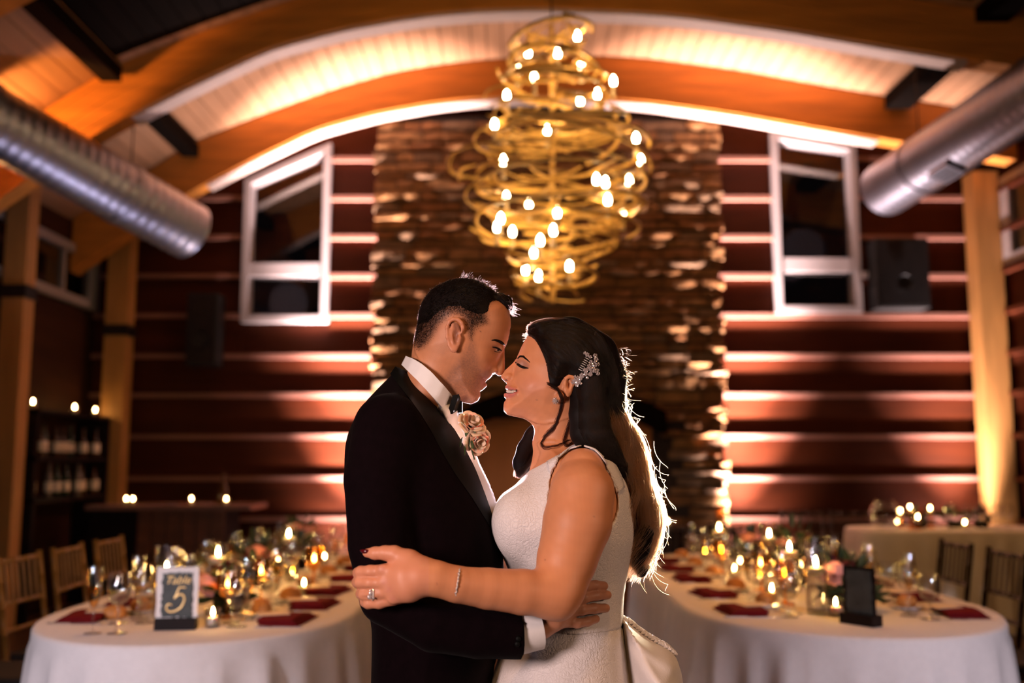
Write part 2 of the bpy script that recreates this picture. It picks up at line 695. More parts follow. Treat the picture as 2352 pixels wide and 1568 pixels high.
def side_window(name, X, quad, label, ndiv=2, sgn=1):
    """quad: near-top, far-top, far-bottom, near-bottom in pixels on the plane x = X"""
    w = empty(name)
    tag(w, label, kind='structure')
    P = [at_x(a, b_, X) for a, b_ in quad]
    y0, y1 = (P[0].y + P[3].y) / 2, (P[1].y + P[2].y) / 2
    z1, z0 = (P[0].z + P[1].z) / 2, (P[2].z + P[3].z) / 2
    t = 0.085
    xa, xb = (X - .002, X + .06) if sgn > 0 else (X - .06, X + .002)
    MB().box(xa, xb, y0, y1, z0, z0 + t).obj('frame_member', M_TRIMW, w)
    MB().box(xa, xb, y0, y1, z1 - t, z1).obj('frame_member', M_TRIMW, w)
    MB().box(xa, xb, y0, y0 + t, z0 + t, z1 - t).obj('frame_member', M_TRIMW, w)
    MB().box(xa, xb, y1 - t * 2, y1, z0 + t, z1 - t).obj('frame_member', M_TRIMW, w)
    for k in range(1, ndiv):
        yc = y0 + (y1 - y0) * k / ndiv
        MB().box(xa, xb - sgn * 0.015, yc - .025, yc + .025, z0 + t, z1 - t).obj('mullion', M_TRIMW, w)
    MB().box(X + sgn * .012 - .004, X + sgn * .012 + .004, y0 + t, y1 - 2 * t, z0 + t, z1 - t).obj('pane', M_PANE, w)
    MB().box(X + sgn * .002 - .001, X + sgn * .002 + .001, y0 + t, y1 - 2 * t, z0 + t, z1 - t).obj('night_outside', M_BLACK, w)
    return w


side_window('window_3', XL, [(-60, 452), (222, 590), (208, 716), (-60, 615)], 'low white framed window high in the left wall above the bar', 3, 1)
side_window('window_4', XR, [(2460, 330), (2308, 402), (2316, 602), (2460, 560)], 'white framed window in the right wall at the edge', 2, -1)

# ---- posts
def post(x0, x1, y0, y1, zt, label, bz=None):
    r = empty('timber_post', ((x0 + x1) / 2, (y0 + y1) / 2, 0))
    tag(r, label, kind='structure')
    cx, cy_ = (x0 + x1) / 2, (y0 + y1) / 2
    MB().box(x0 - cx, x1 - cx, y0 - cy_, y1 - cy_, 0, zt).obj('shaft', M_POST, r)
    if bz:
        for zc in bz:
            MB().box(x0 - cx - .015, x1 - cx + .015, y0 - cy_ - .015, y1 - cy_ + .015, zc - .055, zc + .055).obj('iron_collar', M_IRON, r)
    return r


pl0, pl1 = at_y(2, 800, 8.2), at_y(48, 800, 8.2)
post(pl0.x - .02, pl1.x - .0, 8.2, 8.38, at_y(25, 405, 8.2).z, 'square timber post at the left picture edge', [at_y(25, 668, 8.2).z])
pf0, pf1 = at_y(233, 900, 10.0), at_y(284, 900, 10.0)
post(pf0.x, pf1.x, 10.0, 10.2, 3.7, 'square timber post beside the bar shelves', [at_y(250, 757, 10.0).z])
pr0, pr1 = at_y(2258, 800, 9.95), at_y(2316, 800, 9.95)
post(pr0.x, pr1.x, 9.95, 10.2, at_y(2270, 392, 9.95).z, 'square timber post at the right end of the battened wall')

# ---- stone chimney
ch = empty('stone_chimney', ((CHX0 + CHX1) / 2, 10.05, 0))
tag(ch, 'broad ledgestone chimney rising behind the couple to the beam', 'chimney')
cx0, cx1 = CHX0 - ch.location.x, CHX1 - ch.location.x
FY = 9.90 - 10.05
FPX0, FPX1 = at_y(1090, 1000, 9.9).x - ch.location.x, at_y(1500, 1000, 9.9).x - ch.location.x
FPZ = at_y(1300, 960, 9.9).z
core = MB()
core.box(cx0 + .03, FPX0, FY, 0.2, 0, 4.9)
core.box(FPX1, cx1 - .03, FY, 0.2, 0, 4.9)
core.box(FPX0, FPX1, FY, 0.2, FPZ, 4.9)
core.obj('stone_core', M_MORTAR, ch)
MB().box(FPX0, FPX1, FY + .10, FY + .16, 0.0, FPZ).obj('chimney_breast_panel', mat('breast_panel_wood', (0.55, 0.19, 0.05), 0.6, var=.3, scale=(3, 3, 1), spec=.15), ch)
stones = []
z = 0.02
while z < 4.75:
    h = random.choice((0.075, 0.085, 0.10, 0.115, 0.135))
    x = cx0 + random.uniform(-.03, .02)
    while x < cx1 - .06:
        w = random.uniform(0.16, 0.52)
        if x + w > cx1 - .10:
            w = cx1 - x + random.uniform(-.02, .04)
        if not (z < FPZ + .02 and x + w > FPX0 and x < FPX1):
            stones.append((x, w, z, h))
        elif z < FPZ + .02 and x < FPX0 - .08:
            stones.append((x, FPX0 - x, z, h))
        x += w
    z += h


def stone_mesh(x, w, z, h):
    d = random.uniform(.02, .065)
    g = .007
    mb = MB()
    x0, x1, z0, z1 = x + g, x + w - g, z + g, z + h - g
    n = max(2, int(w / .11))
    xsn = [x0 + (x1 - x0) * i / n for i in range(n + 1)]
    vs, fs = [], []
    for i, a in enumerate(xsn):
        e = .6 if i in (0, n) else 1.0
        ja = random.uniform(-.010, .010) if 0 < i < n else 0
        vs += [(a, FY + .01, z0), (a + ja, FY - d * .85 * e + random.uniform(-.006, .006), z0 + random.uniform(0, .010)),
               (a + ja, FY - d * e + random.uniform(-.007, .007), (z0 + z1) / 2 + random.uniform(-.012, .012)),
               (a + ja, FY - d * .85 * e + random.uniform(-.007, .007), z1 - random.uniform(0, .010)), (a, FY + .01, z1)]
    for i in range(n):
        for k in range(4):
            fs.append((i * 5 + k, i * 5 + k + 1, (i + 1) * 5 + k + 1, (i + 1) * 5 + k))
    fs.append((4, 3, 2, 1, 0))
    fs.append(tuple(n * 5 + k for k in range(5)))
    return mb.add(vs, fs)


def vis(s):
    xc, zc = s[0] + s[1] / 2, s[2]
    edge = 1.6 if abs(xc) > 1.0 else 1.0
    return s[1] * s[3] * edge * (0.2 if zc < 0.9 else 1.0)


stones.sort(key=vis, reverse=True)
rest = MB()
for i, s in enumerate(stones):
    sm = stone_mesh(*s)
    if i < 300:
        sm.obj('stone', random.choice(M_STONE), ch, fix=True)
    else:
        rest.add(sm.v, sm.f)
ro = rest.obj('small_stones', M_STONE[0], ch, fix=True)
ro['kind'] = 'stuff'
# shallow arched mantel beam over the panel
ma, mb_, mc = at_y(1050, 945, 9.75), at_y(1290, 880, 9.75), at_y(1530, 945, 9.75)
xs = np.linspace(ma.x, mc.x, 17)
vs, fs = [], []
for x in xs:
    t = (x - ma.x) / (mc.x - ma.x) * 2 - 1
    zt = mb_.z + (ma.z - mb_.z) * t * t
    for (yy, dz) in ((9.72, -.22), (9.92, -.22), (9.92, 0), (9.72, 0)):
        vs.append((x - ch.location.x, yy - 10.05, zt + dz))
n = len(xs)
for i in range(n - 1):
    for k in range(4):
        k2 = (k + 1) % 4
        fs.append((i * 4 + k, (i + 1) * 4 + k, (i + 1) * 4 + k2, i * 4 + k2))
fs += [(0, 1, 2, 3), tuple(reversed([(n - 1) * 4 + k for k in range(4)]))]
o = MB().add(vs, fs).obj('mantel', M_DARK_UNLIT, ch, fix=True)
o['label'] = 'dark shallow arched mantel beam'

# ---- spiral ducts
def duct(p_near, p_far, r, label, bands, boxes):
    p0, p1 = Vector(p_near), Vector(p_far)
    ax = (p1 - p0)
    L = ax.length
    d = ax.normalized()
    root = empty('spiral_duct', p0)
    tag(root, label, 'duct')
    n = 40
    side = d.cross(Vector((0, 0, 1))).normalized()
    up = side.cross(d).normalized()
    vs, fs = [], []
    pitch = 0.09
    turns = L / pitch
    m = int(turns * 6)
    for i in range(m + 1):
        for k in range(n):
            ph = (i / 6.0 + k / n) % 1.0
            rr = r + (0.006 if ph < 0.17 else 0.0)
            a = 2 * PI * k / n
            vs.append(d * (L * i / m) + (side * math.cos(a) + up * math.sin(a)) * rr)
    for i in range(m):
        for k in range(n):
            k2 = (k + 1) % n
            fs.append((i * n + k, i * n + k2, (i + 1) * n + k2, (i + 1) * n + k))
    fs.append(tuple(reversed(range(n))))
    fs.append(tuple(range(m * n, (m + 1) * n)))
    o = MB().add(vs, fs).obj('duct_body', M_DUCT, root, fix=True)
    smooth_angle(o, 60)
    for t in bands:
        c = d * (L * t)
        mb = MB()
        ring = []
        for k in range(n):
            a = 2 * PI * k / n
            e = side * math.cos(a) + up * math.sin(a)
            ring += [c - d * .03 + e * (r + .004), c - d * .03 + e * (r + .013), c + d * .03 + e * (r + .013), c + d * .03 + e * (r + .004)]
        ff = []
        for k in range(n):
            for q in range(4):
                a0, a1 = k * 4 + q, k * 4 + (q + 1) % 4
                b0, b1 = ((k + 1) % n) * 4 + q, ((k + 1) % n) * 4 + (q + 1) % 4
                ff.append((a0, a1, b1, b0))
        mb.add(ring, ff).obj('coupling_band', M_DUCT, root, fix=True, smooth=False)
        top = c + up * (r + .01)
        MB().tube([top, top + Vector((0, 0, max(0.2, smooth_prof(UPW, (p0 + top).x) - (p0 + top).z - .01)))], .006, 6).obj('hanger_rod', M_IRON, root)
    for t, ang in boxes:
        c = d * (L * t)
        e = side * math.cos(ang) + up * math.sin(ang)
        tn = d.cross(e)
        bxx = MB()
        for s0, s1 in ((-1, 1),):
            bxx.obox(c + e * (r + .012), d * .13, tn * .085, e * .022)
        bxx.obj('register', M_DUCT, root)
        lv = MB()
        for q in range(5):
            lv.obox(c + e * (r + .037) + tn * (-.06 + .03 * q), d * .11, tn * .004, e * .006)
        lv.obj('register_louver', M_IRON, root)
    return root


a, c = at_y(10, 292, 7.0), at_y(438, 532, 8.4)
dv = (c - a).normalized()
duct(a - dv * .45, c, .245, 'bare spiral metal duct hanging on the left', (0.12, 0.68), [(0.32, math.radians(200))])
a, c = at_y(2352, 226, 7.1), at_y(2032, 436, 9.0)
dv = (c - a).normalized()
duct(a - dv * 1.6, c, .246, 'bare spiral metal duct hanging on the right', (0.3, 0.83), [(0.70, math.radians(250))])

# ---- wall speakers, sensor, ceiling detector
def speaker(px0, px1, py0, py1, Y, label):
    p0, p1 = at_y(px0, py1, Y), at_y(px1, py0, Y)
    r = empty('wall_speaker', ((p0.x + p1.x) / 2, Y, p0.z))
    tag(r, label, 'speaker')
    w, h = (p1.x - p0.x) / 2, p1.z - p0.z
    MB().box(-w, w, 0, YW - BD - .003 - Y, 0, h).obj('cabinet', M_BLACK, r)
    MB().box(-w + .015, w - .015, -.012, 0, .02, h - .02).obj('grille', M_IRON, r)
    MB().lathe([(.0, 0), (.07, 0), (.08, .02)], 16, (0, -.03, h * .35), (0, -1, 0)).obj('woofer_ring', M_BLACK, r)
    MB().box(-.05, .05, YW - BD - .003 - Y, YW - .0185 - Y, h * .45, h * .55).obj('bracket', M_IRON, r)
    return r


speaker(425, 500, 672, 838, 9.95, 'black loudspeaker on the dark wall left of the left window')
speaker(2018, 2130, 547, 706, 9.95, 'black loudspeaker on the battened wall right of the right window')
p = at_y(1984, 632, 10.2)
s = MB().box(-.03, .03, -.04, .04, -.03, .03).obj('wall_sensor', M_TRIMW)
s.location = (p.x, YW - BD - .042, p.z)
tag(s, 'small white sensor beside the right window frame', 'sensor')
p = at_x(231, 657, XL + .03)
s = MB().box(-.02, .045, -.03, .03, -.045, .045).obj('wall_sensor', M_TRIMW)
s.location = (XL + .021, 10.24 - .24, p.z)
s.location.y = min(p.y, 10.15)
tag(s, 'small white sensor high on the left wall by the post', 'sensor')
pz = smooth_prof(UPW, -0.36)
d = MB().lathe([(.06, -.045), (.075, -.03), (.08, 0)], 16).obj('smoke_detector', M_TRIMW)
pp = at_y(1088, 37, 8.0)
d.location = (pp.x, 8.6, smooth_prof(UPW, pp.x * 8.6 / 8.0) - .001)
tag(d, 'small white smoke detector on the ceiling boards', 'smoke detector')


# ---- floor uplights washing the wall and the chimney (modelled fixtures with their own light, last two assumed)
def uplight(loc, target, power, color, label, angle=80, lens=30.0, blend=0.9, spill=0, up=0):
    r = empty('floor_uplight', loc)
    tag(r, label, 'uplight')
    ax = (Vector(target) - Vector(loc)).normalized()
    MB().lathe([(.0, -.13), (.055, -.13), (.07, -.10), (.075, .0), (.066, .0), (.06, -.02)], 16, (0, 0, loc[2] * 0 + 0), ax).obj('housing', M_BLACK, r)
    MB().lathe([(.062, -.012), (.058, .012), (.040, .034), (.0, .044)], 16, (0, 0, 0), ax).obj('lens', emit('uplight_lens', (1, .86, .84), lens), r)
    MB().box(-.09, .09, -.012, .012, -loc[2], -loc[2] + .012).box(-.09, -.08, -.012, .012, -loc[2], 0).box(.08, .09, -.012, .012, -loc[2], 0).obj('yoke', M_IRON, r)
    spot_light('uplight_beam', Vector(loc) + ax * .06, target, power, color, angle, blend, .05)
    if up:
        spot_light('uplight_core', Vector(loc) + ax * .06, Vector(loc) + Vector((0, .42, 4.5)), up, color, 40, 1.0, .05)
        spot_light('uplight_wash', Vector(loc) + ax * .06, Vector(loc) + Vector((0, -.9, 4.5)), up * .13, color, 62, 1.0, .05)
    if spill:
        spot_light('uplight_spill', Vector(loc) + ax * .06, Vector(loc) + Vector((0, .57, .62)), spill, color, 105, 1.0, .05)
    return r


UPC = (1.0, 0.77, 0.74)
uplight((-1.60, 9.78, .30), (-1.66, 10.35, 2.6), 3600, UPC, 'lit floor uplight at the left foot of the chimney', 54, blend=1.0, spill=260, up=11500)
uplight((2.28, 9.78, .25), (2.33, 10.35, 2.6), 3600, UPC, 'lit floor uplight at the right foot of the chimney', 54, blend=1.0, spill=260, up=11500)
uplight((4.50, 9.76, .25), (4.46, 10.3, 2.6), 1700, UPC, 'lit floor uplight at the foot of the right post', 52, blend=1.0, spill=110, up=1800)
uplight((3.4, 8.15, .25), (3.75, 8.6, 4.0), 220, (0.92, .78, .95), 'assumed floor uplight near the right wall behind the far table', 60, 12)  # unseen uplight, assumed for the shine under the right duct
uplight((-2.55, 7.35, .25), (-3.1, 7.95, 4.0), 110, (0.86, .76, 1.0), 'assumed floor uplight below the end of the left duct', 60, 12)  # also unseen and assumed, lights the left duct from below
# ================================================================== PROPS
M_TWIG = mat('gilded_twig', (0.78, 0.43, 0.085), 0.5, metal=0.0, var=0.35, scale=(12, 12, 12), bump=0.3, bscale=(60, 60, 60))
M_SLEEVE = mat('candle_sleeve', (0.75, 0.55, 0.30), 0.5, var=0.1, scale=(20, 20, 20))
M_BULB = emit('bulb_glow', (1.0, 0.70, 0.36), 88.0)
M_FLAME = emit('flame', (1.0, 0.58, 0.18), 260.0)
M_CLOTH = mat('white_linen', (0.80, 0.73, 0.70), 0.8, var=0.05, scale=(40, 40, 40), bump=0.10, bscale=(220, 220, 220), sheen=0.2)
M_GLASS = thin_glass('clear_glass', (0.96, 0.96, 0.96), 0.07, 0.85, 0.04, 1.8)
M_CHAMP = thin_glass('champagne', (1.0, 0.72, 0.22), 0.05, 0.3, 0.05, 2.0)
M_WATER = thin_glass('water', (0.95, 0.95, 0.92), 0.05, 0.4, 0.02, 2.0)
M_AMBER = thin_glass('amber_glass', (1.0, 0.62, 0.22), 0.06, 0.5, 0.05, 2.0)
M_WAX = mat('candle_wax', (0.95, 0.84, 0.68), 0.5, sss=0.6, var=0.05, scale=(9, 9, 9))
M_NAPKIN = mat('burgundy_napkin', (0.15, 0.007, 0.009), 0.9, var=0.2, scale=(60, 60, 60), spec=.1)
M_CARD = mat('cream_card', (0.80, 0.66, 0.52), 0.6, var=0.05, scale=(30, 30, 30))
M_BREAD = mat('bread_crust', (0.62, 0.25, 0.06), 0.6, var=0.4, scale=(30, 30, 30), bump=0.2, bscale=(60, 60, 60))
M_CHINA = mat('white_china', (0.72, 0.66, 0.62), 0.2, var=0.03, scale=(9, 9, 9))
M_STEEL = mat('cutlery_steel', (0.7, 0.68, 0.66), 0.18, metal=1.0, var=0.05, scale=(9, 9, 9))
M_LEAF = mat('dark_leaf', (0.022, 0.045, 0.014), 0.5, var=0.5, scale=(20, 20, 20))
M_LEAF2 = mat('olive_leaf', (0.07, 0.085, 0.03), 0.5, var=0.5, scale=(20, 20, 20))
M_ROSE = mat('blush_rose', (0.85, 0.33, 0.25), 0.6, var=0.25, scale=(25, 25, 25), sss=0.2)
M_ROSE2 = mat('wine_rose', (0.20, 0.02, 0.025), 0.6, var=0.3, scale=(25, 25, 25))
M_DARKWOOD = mat('dark_stained_wood', (0.012, 0.006, 0.005), 0.6, var=0.4, scale=(20, 3, 20), spec=.15)
M_GOLDCHAIR = mat('gold_bamboo', (0.46, 0.22, 0.05), 0.4, var=0.3, scale=(15, 15, 15))
M_DARKCHAIR = mat('mahogany_chair', (0.05, 0.022, 0.010), 0.4, var=0.3, scale=(15, 15, 15))
M_CUSHION = mat('dark_cushion', (0.03, 0.025, 0.03), 0.8, var=0.2, scale=(30, 30, 30))
M_GOLD = mat('gold_ink', (0.78, 0.50, 0.17), 0.4, metal=0.3, var=0.1, scale=(40, 40, 40))
M_SLATE = mat('slate_paper', (0.055, 0.062, 0.055), 0.6, var=0.6, scale=(18, 18, 18))
M_FROST = mat('white_paper', (0.82, 0.76, 0.72), 0.7, var=0.05, scale=(30, 30, 30))


def flame_mb(s=1.0):
    return MB().lathe([(0, 0), (.0035 * s, .003 * s), (.0055 * s, .009 * s), (.0045 * s, .017 * s), (.002 * s, .025 * s), (0, .031 * s)], 8)


# ---- chandelier
CH = at_y(1270, 700, 6.5)
chan = empty('twig_chandelier', CH)
tag(chan, 'tall gilded twig chandelier of many candle bulbs hanging over the couple', 'chandelier')
CR = [(40, 45), (62, 80), (110, 85), (160, 108), (215, 132), (260, 160), (300, 188), (360, 208), (430, 214), (480, 205), (530, 178),
      (570, 130), (600, 95), (640, 92), (665, 80), (690, 45)]
K65 = 6.5 / 2287.0 * 1.05


def chan_r(py):
    return float(np.interp(py, [a for a, _ in CR], [b for _, b in CR])) * K65


def chan_z(py):
    return at_y(1270, py, 6.5).z - CH.z


top_z = smooth_prof(UPW, CH.x) - CH.z
MB().tube([(0, 0, .02), (0, 0, chan_z(60))], .016, 8).obj('stem', M_TWIG, chan)
MB().tube([(0, 0, chan_z(60)), (0, 0, top_z - .03)], .006, 6).obj('cable', M_IRON, chan)
MB().lathe([(.0, -.05), (.06, -.04), (.07, 0)], 14, (0, 0, top_z)).obj('ceiling_canopy', M_IRON, chan)
rng = random.Random(5)
NTW = 118
for i in range(NTW):
    py = 58 + (688 - 58) * ((i + rng.random()) / NTW)
    if py > 575 and rng.random() < .35:
        py = rng.uniform(200, 560)
    R = chan_r(py) * rng.uniform(.62, 1.12)
    a0 = rng.uniform(0, 2 * PI)
    span = rng.uniform(.8, 2.6)
    if R < .3:
        span *= 1.5
    dz = rng.gauss(0, .040)
    ro = rng.uniform(-.05, .12)
    n = 12
    pts, rad = [], []
    r0 = rng.uniform(.007, .016)
    ph = rng.uniform(0, 6)
    for k in range(n):
        t = k / (n - 1)
        a = a0 + span * t
        rr = R * (1 + ro * (t - .5) * 2 + .03 * math.sin(ph + 5 * t))
        pts.append((rr * math.cos(a), rr * math.sin(a), chan_z(py) + dz * (t - .5) * 2 + .02 * math.sin(ph * 2 + 4 * t)))
        rad.append(r0 * (1.0 - .45 * abs(t - .45)))
    MB().tube(pts, rad, 6).obj('twig', M_TWIG, chan, smooth=True)
for py, k in ((90, 0), (150, 1), (215, 2), (300, 0), (400, 1), (480, 2), (560, 0), (640, 1)):
    for q in range(5):
        a = k * .5 + q * 2 * PI / 5
        R = chan_r(py) * .95
        MB().tube([(0, 0, chan_z(py + 12)), (R * .5 * math.cos(a), R * .5 * math.sin(a), chan_z(py + 20)), (R * math.cos(a), R * math.sin(a), chan_z(py))], [.008, .007, .006], 6).obj('branch_arm', M_TWIG, chan, smooth=True)
BULBS = [(1326, 84), (1213, 122), (1281, 123), (1191, 163), (1227, 178), (1335, 150), (1409, 187), (1164, 220), (1372, 217), (1333, 232),
         (1280, 269), (1136, 286), (1257, 300), (1461, 318), (1472, 369), (1156, 370), (1370, 413), (1391, 420), (1445, 416), (1163, 453),
         (1215, 471), (1396, 460), (1280, 489), (1430, 492), (1150, 503), (1142, 522), (1177, 533), (1271, 530), (1241, 553), (1226, 581),
         (1207, 620), (1237, 635), (1308, 612)]
bulb_me = MB().lathe([(0, -.028), (.012, -.026), (.017, -.014), (.0185, -.002), (.0165, .014), (.010, .030), (.0, .042)], 10).mesh('bulb', M_BULB, True)
sleeve_me = MB().lathe([(0, -.115), (.020, -.112), (.022, -.105), (.0125, -.10), (.0125, -.028), (.0, -.026)], 10).mesh('candle_sleeve', M_SLEEVE, False)
for i, (bx_, by_) in enumerate(BULBS):
    p0 = at_y(bx_, by_, 6.5)
    dx = p0.x - CH.x
    R = chan_r(by_) * .97
    dy = math.sqrt(max(0.0, R * R - dx * dx)) * (1 if rng.random() < .35 else -1) * rng.uniform(.5, 1)
    p = at_y(bx_, by_, 6.5 + dy)
    sl = link('candle_sleeve', sleeve_me, chan, p - CH)
    link('bulb', bulb_me, sl)

# ---- chiavari chairs
def chair_proto(mtl, label):
    r = empty('chiavari_chair')
    W, D, SH, BHt = .20, .17, .45, .92

    def bamboo(p0, p1, rad, rings):
        p0, p1 = Vector(p0), Vector(p1)
        pts, rr = [], []
        for k in range(rings + 1):
            t = k / rings
            for dt, m in ((-.006, 1), (0, 1.28), (.006, 1)):
                tt = min(1, max(0, t + dt))
                if pts and (pts[-1] - (p0.lerp(p1, tt))).length < 1e-5:
                    continue
                pts.append(p0.lerp(p1, tt))
                rr.append(rad * m)
        return MB().tube(pts, rr, 8)

    # chair faces +x, back at x = -D
    for s in (-1, 1):
        bamboo((-D + .02, s * W * .92, 0), (-D, s * W * .95, SH), .0135, 4).obj('rear_leg', mtl, r, smooth=True)
        bamboo((-D, s * W * .95, SH), (-D - .07, s * W * .95, BHt), .0145, 4).obj('back_post', mtl, r, smooth=True)
        bamboo((D, s * W, 0), (D - .01, s * W, SH), .0135, 4).obj('front_leg', mtl, r, smooth=True)
        MB().tube([(-D + .01, s * W * .93, .2), (D, s * W, .2)], .008, 6).obj('stretcher', mtl, r)
    bamboo((-D - .066, -W * .95, BHt - .025), (-D - .066, W * .95, BHt - .025), .011, 3).obj('top_rail', mtl, r, smooth=True)
    bamboo((-D - .038, -W * .95, .70), (-D - .038, W * .95, .70), .010, 3).obj('back_rail', mtl, r, smooth=True)
    bamboo((-D - .02, -W * .95, .58), (-D - .02, W * .95, .58), .010, 3).obj('back_rail', mtl, r, smooth=True)
    for k in range(6):
        y = -W * .95 + W * 1.9 * (k + 1) / 7
        MB().tube([(-D - .038, y, .70), (-D - .066, y, BHt - .025)], .0065, 6).obj('spindle', mtl, r)
    MB().box(-D, D, -W, W, SH - .03, SH).obj('seat', mtl, r)
    c = MB().box(-D + .01, D - .01, -W + .01, W - .01, SH, SH + .04).obj('seat_cushion', M_CUSHION, r)
    bev = c.modifiers.new('soft', 'BEVEL')
    bev.width, bev.segments = .014, 3
    tag(r, label, 'chair')
    return r


gold0 = chair_proto(M_GOLDCHAIR, 'x')
dark0 = chair_proto(M_DARKCHAIR, 'x')
used = {}


def place_chair(proto, x, y, rz, label, group):
    key = proto.name
    o = proto if key not in used else copy_tree(proto)
    used[key] = 1
    o.location = (x, y, 0)
    o.rotation_euler = (0, 0, rz)
    tag(o, label, 'chair', group)
    return o


GC = 'gold chairs along the left table'
ordn = ('first', 'second', 'third', 'fourth', 'fifth', 'sixth', 'seventh')
for i, y in enumerate((4.35, 4.89, 5.43, 5.97)):
    place_chair(gold0, -2.14, y, 0.0 + (.05, -.03, .04, 0)[i],
                '%s gold bamboo chair from the near end, outer side of the left table' % ordn[i], GC)
place_chair(gold0, -2.75, 4.95, 0.3, 'lone gold bamboo chair standing behind the others left of the left table', GC)
DC = 'dark chairs at the right'
for i, y in enumerate((4.62, 5.12, 5.70)):
    place_chair(dark0, 2.26, y, PI, '%s dark wooden chair from the near end, outer side of the right table' % ordn[i], DC)
place_chair(dark0, 1.10, 7.50, PI / 2, 'brown chair beyond the far end of the right table, nearer the couple', DC)
place_chair(dark0, 1.62, 7.55, PI / 2, 'brown chair beyond the far end of the right table, nearer the wall', DC)
for i, x in enumerate((2.70, 3.15)):
    place_chair(dark0, x, 9.15, -PI / 2, 'dark chair %s behind the far right table, by the wall' % ('at the left corner', 'second from the left corner')[i], DC)

# ---- tables and cloths
def racetrack(cx, y0, y1, hw, n=240):
    """closed outline, counter-clockwise from above"""
    a = hw * 1.28       # near and far ends are half ellipses
    L = y1 - y0 - 2 * a
    pts = []
    ne = n // 3
    for k in range(ne):
        t = PI + PI * k / ne
        pts.append((cx + hw * math.cos(t), y0 + a + a * math.sin(t)))
    ns = (n - 2 * ne) // 2
    for k in range(ns):
        pts.append((cx + hw, y0 + a + L * k / ns))
    for k in range(ne):
        t = PI * k / ne
        pts.append((cx + hw * math.cos(t), y1 - a + a * math.sin(t)))
    for k in range(ns):
        pts.append((cx - hw, y1 - a - L * k / ns))
    return pts


def tablecloth(name, pts, zt, label, seed, drop=0.015):
    n = len(pts)
    rg = random.Random(seed)
    P = [Vector((a, b, 0)) for a, b in pts]
    nor = []
    s = [0.0]
    for i in range(n):
        d = P[(i + 1) % n] - P[i - 1]
        nor.append(Vector((d.y, -d.x, 0)).normalized())
        s.append(s[-1] + (P[(i + 1) % n] - P[i]).length)
    tot = s[-1]
    nf = int(tot / .19)
    amp = [rg.uniform(.4, 1.2) for _ in range(nf + 1)]
    sh = [rg.uniform(-.25, .25) for _ in range(nf + 1)]
    vs, fs = [], []
    c = sum(P, Vector()) / n
    for f in (0.0, .45, .8):
        for p in P:
            q = c.lerp(p, max(f, 1e-3))
            vs.append((q.x, q.y, zt))
    prof_ = [(-.012, 0.0), (-.003, -.004), (.004, -.014), (.006, -.05)] + [(None, t) for t in np.linspace(.04, 1.0, 12)]
    H = zt - drop
    for off, dz in prof_:
        for i in range(n):
            u = s[i] / tot * nf
            k = int(u)
            fr = u - k + sh[k % nf]
            wv = (.5 + .5 * math.cos(2 * PI * fr)) ** 1.4 * amp[k % nf]
            if off is None:
                o = .006 + .012 * dz + wv * .072 * dz ** .55
                z = zt - .05 - (H - .05) * dz
            else:
                o, z = off, zt + dz
            q = P[i] + nor[i] * o
            vs.append((q.x, q.y, z))
    rings = len(vs) // n
    for r_ in range(rings - 1):
        for i in range(n):
            j = (i + 1) % n
            fs.append((r_ * n + i, (r_ + 1) * n + i, (r_ + 1) * n + j, r_ * n + j))
    fs.append(tuple(range(n)))
    o = MB().add(vs, fs).obj(name, M_CLOTH, None, fix=True)
    smooth_angle(o, 60)
    tag(o, label, 'tablecloth')
    return o


def table_under(pts, zt, label, legs):
    n = len(pts)
    c = (sum(p[0] for p in pts) / n, sum(p[1] for p in pts) / n)
    r = empty('banquet_table', (c[0], c[1], 0))
    tag(r, label, 'table')
    poly = [((p[0] - c[0]) * .985, (p[1] - c[1]) * .99) for p in pts[::6]]
    MB().prism(poly, (0, 0, zt - .03), (1, 0, 0), (0, 0, 1), (0, 1, 0), .027).obj('tabletop', M_DARKWOOD, r, fix=True)
    for lx, ly in legs:
        MB().tube([(lx - c[0], ly - c[1], 0), (lx - c[0], ly - c[1], zt - .03)], .02, 8).obj('leg', M_IRON, r)
    return r


ZT = 0.76
LT = racetrack(-1.235, 3.36, 6.75, .60)
RT = racetrack(1.345, 3.50, 6.75, .625)
FT = racetrack(0, 0, 1, .5)
tablecloth('tablecloth', LT, ZT, 'white floor-length cloth on the long left table with the sign 5', 3)
tablecloth('tablecloth', RT, ZT, 'white floor-length cloth on the long right table beside the bride', 8)
table_under(LT, ZT - .002, 'long left banquet table under the cloth, sign 5 on top', [(-1.6, 4.2), (-.87, 4.2), (-1.6, 6.0), (-.87, 6.0)])
table_under(RT, ZT - .002, 'long right banquet table under the cloth beside the bride', [(.97, 4.3), (1.72, 4.3), (.97, 6.0), (1.72, 6.0)])
FX0, FX1, FY0, FY1, FZ = 2.86, 4.85, 8.12, 8.85, .815
fa = []
for k in range(60):
    t = 2 * PI * k / 60
    ct, st = math.cos(t), math.sin(t)
    fa.append(((FX0 + FX1) / 2 + (FX1 - FX0) / 2 * math.copysign(abs(ct) ** .35, ct), (FY0 + FY1) / 2 + (FY1 - FY0) / 2 * math.copysign(abs(st) ** .35, st)))
fpts = []
for k in range(60):
    a, b_ = Vector(fa[k]), Vector(fa[(k + 1) % 60])
    m_ = max(1, int((b_ - a).length / .03))
    for q in range(m_):
        w_ = a.lerp(b_, q / m_)
        fpts.append((w_.x, w_.y))
tablecloth('tablecloth', fpts, FZ, 'cream floor-length cloth on the far right table by the post', 21)
table_under(fpts, FZ - .002, 'far right banquet table by the post under its cream cloth', [(3.1, 8.3), (4.6, 8.3), (3.1, 8.7), (4.6, 8.7)])

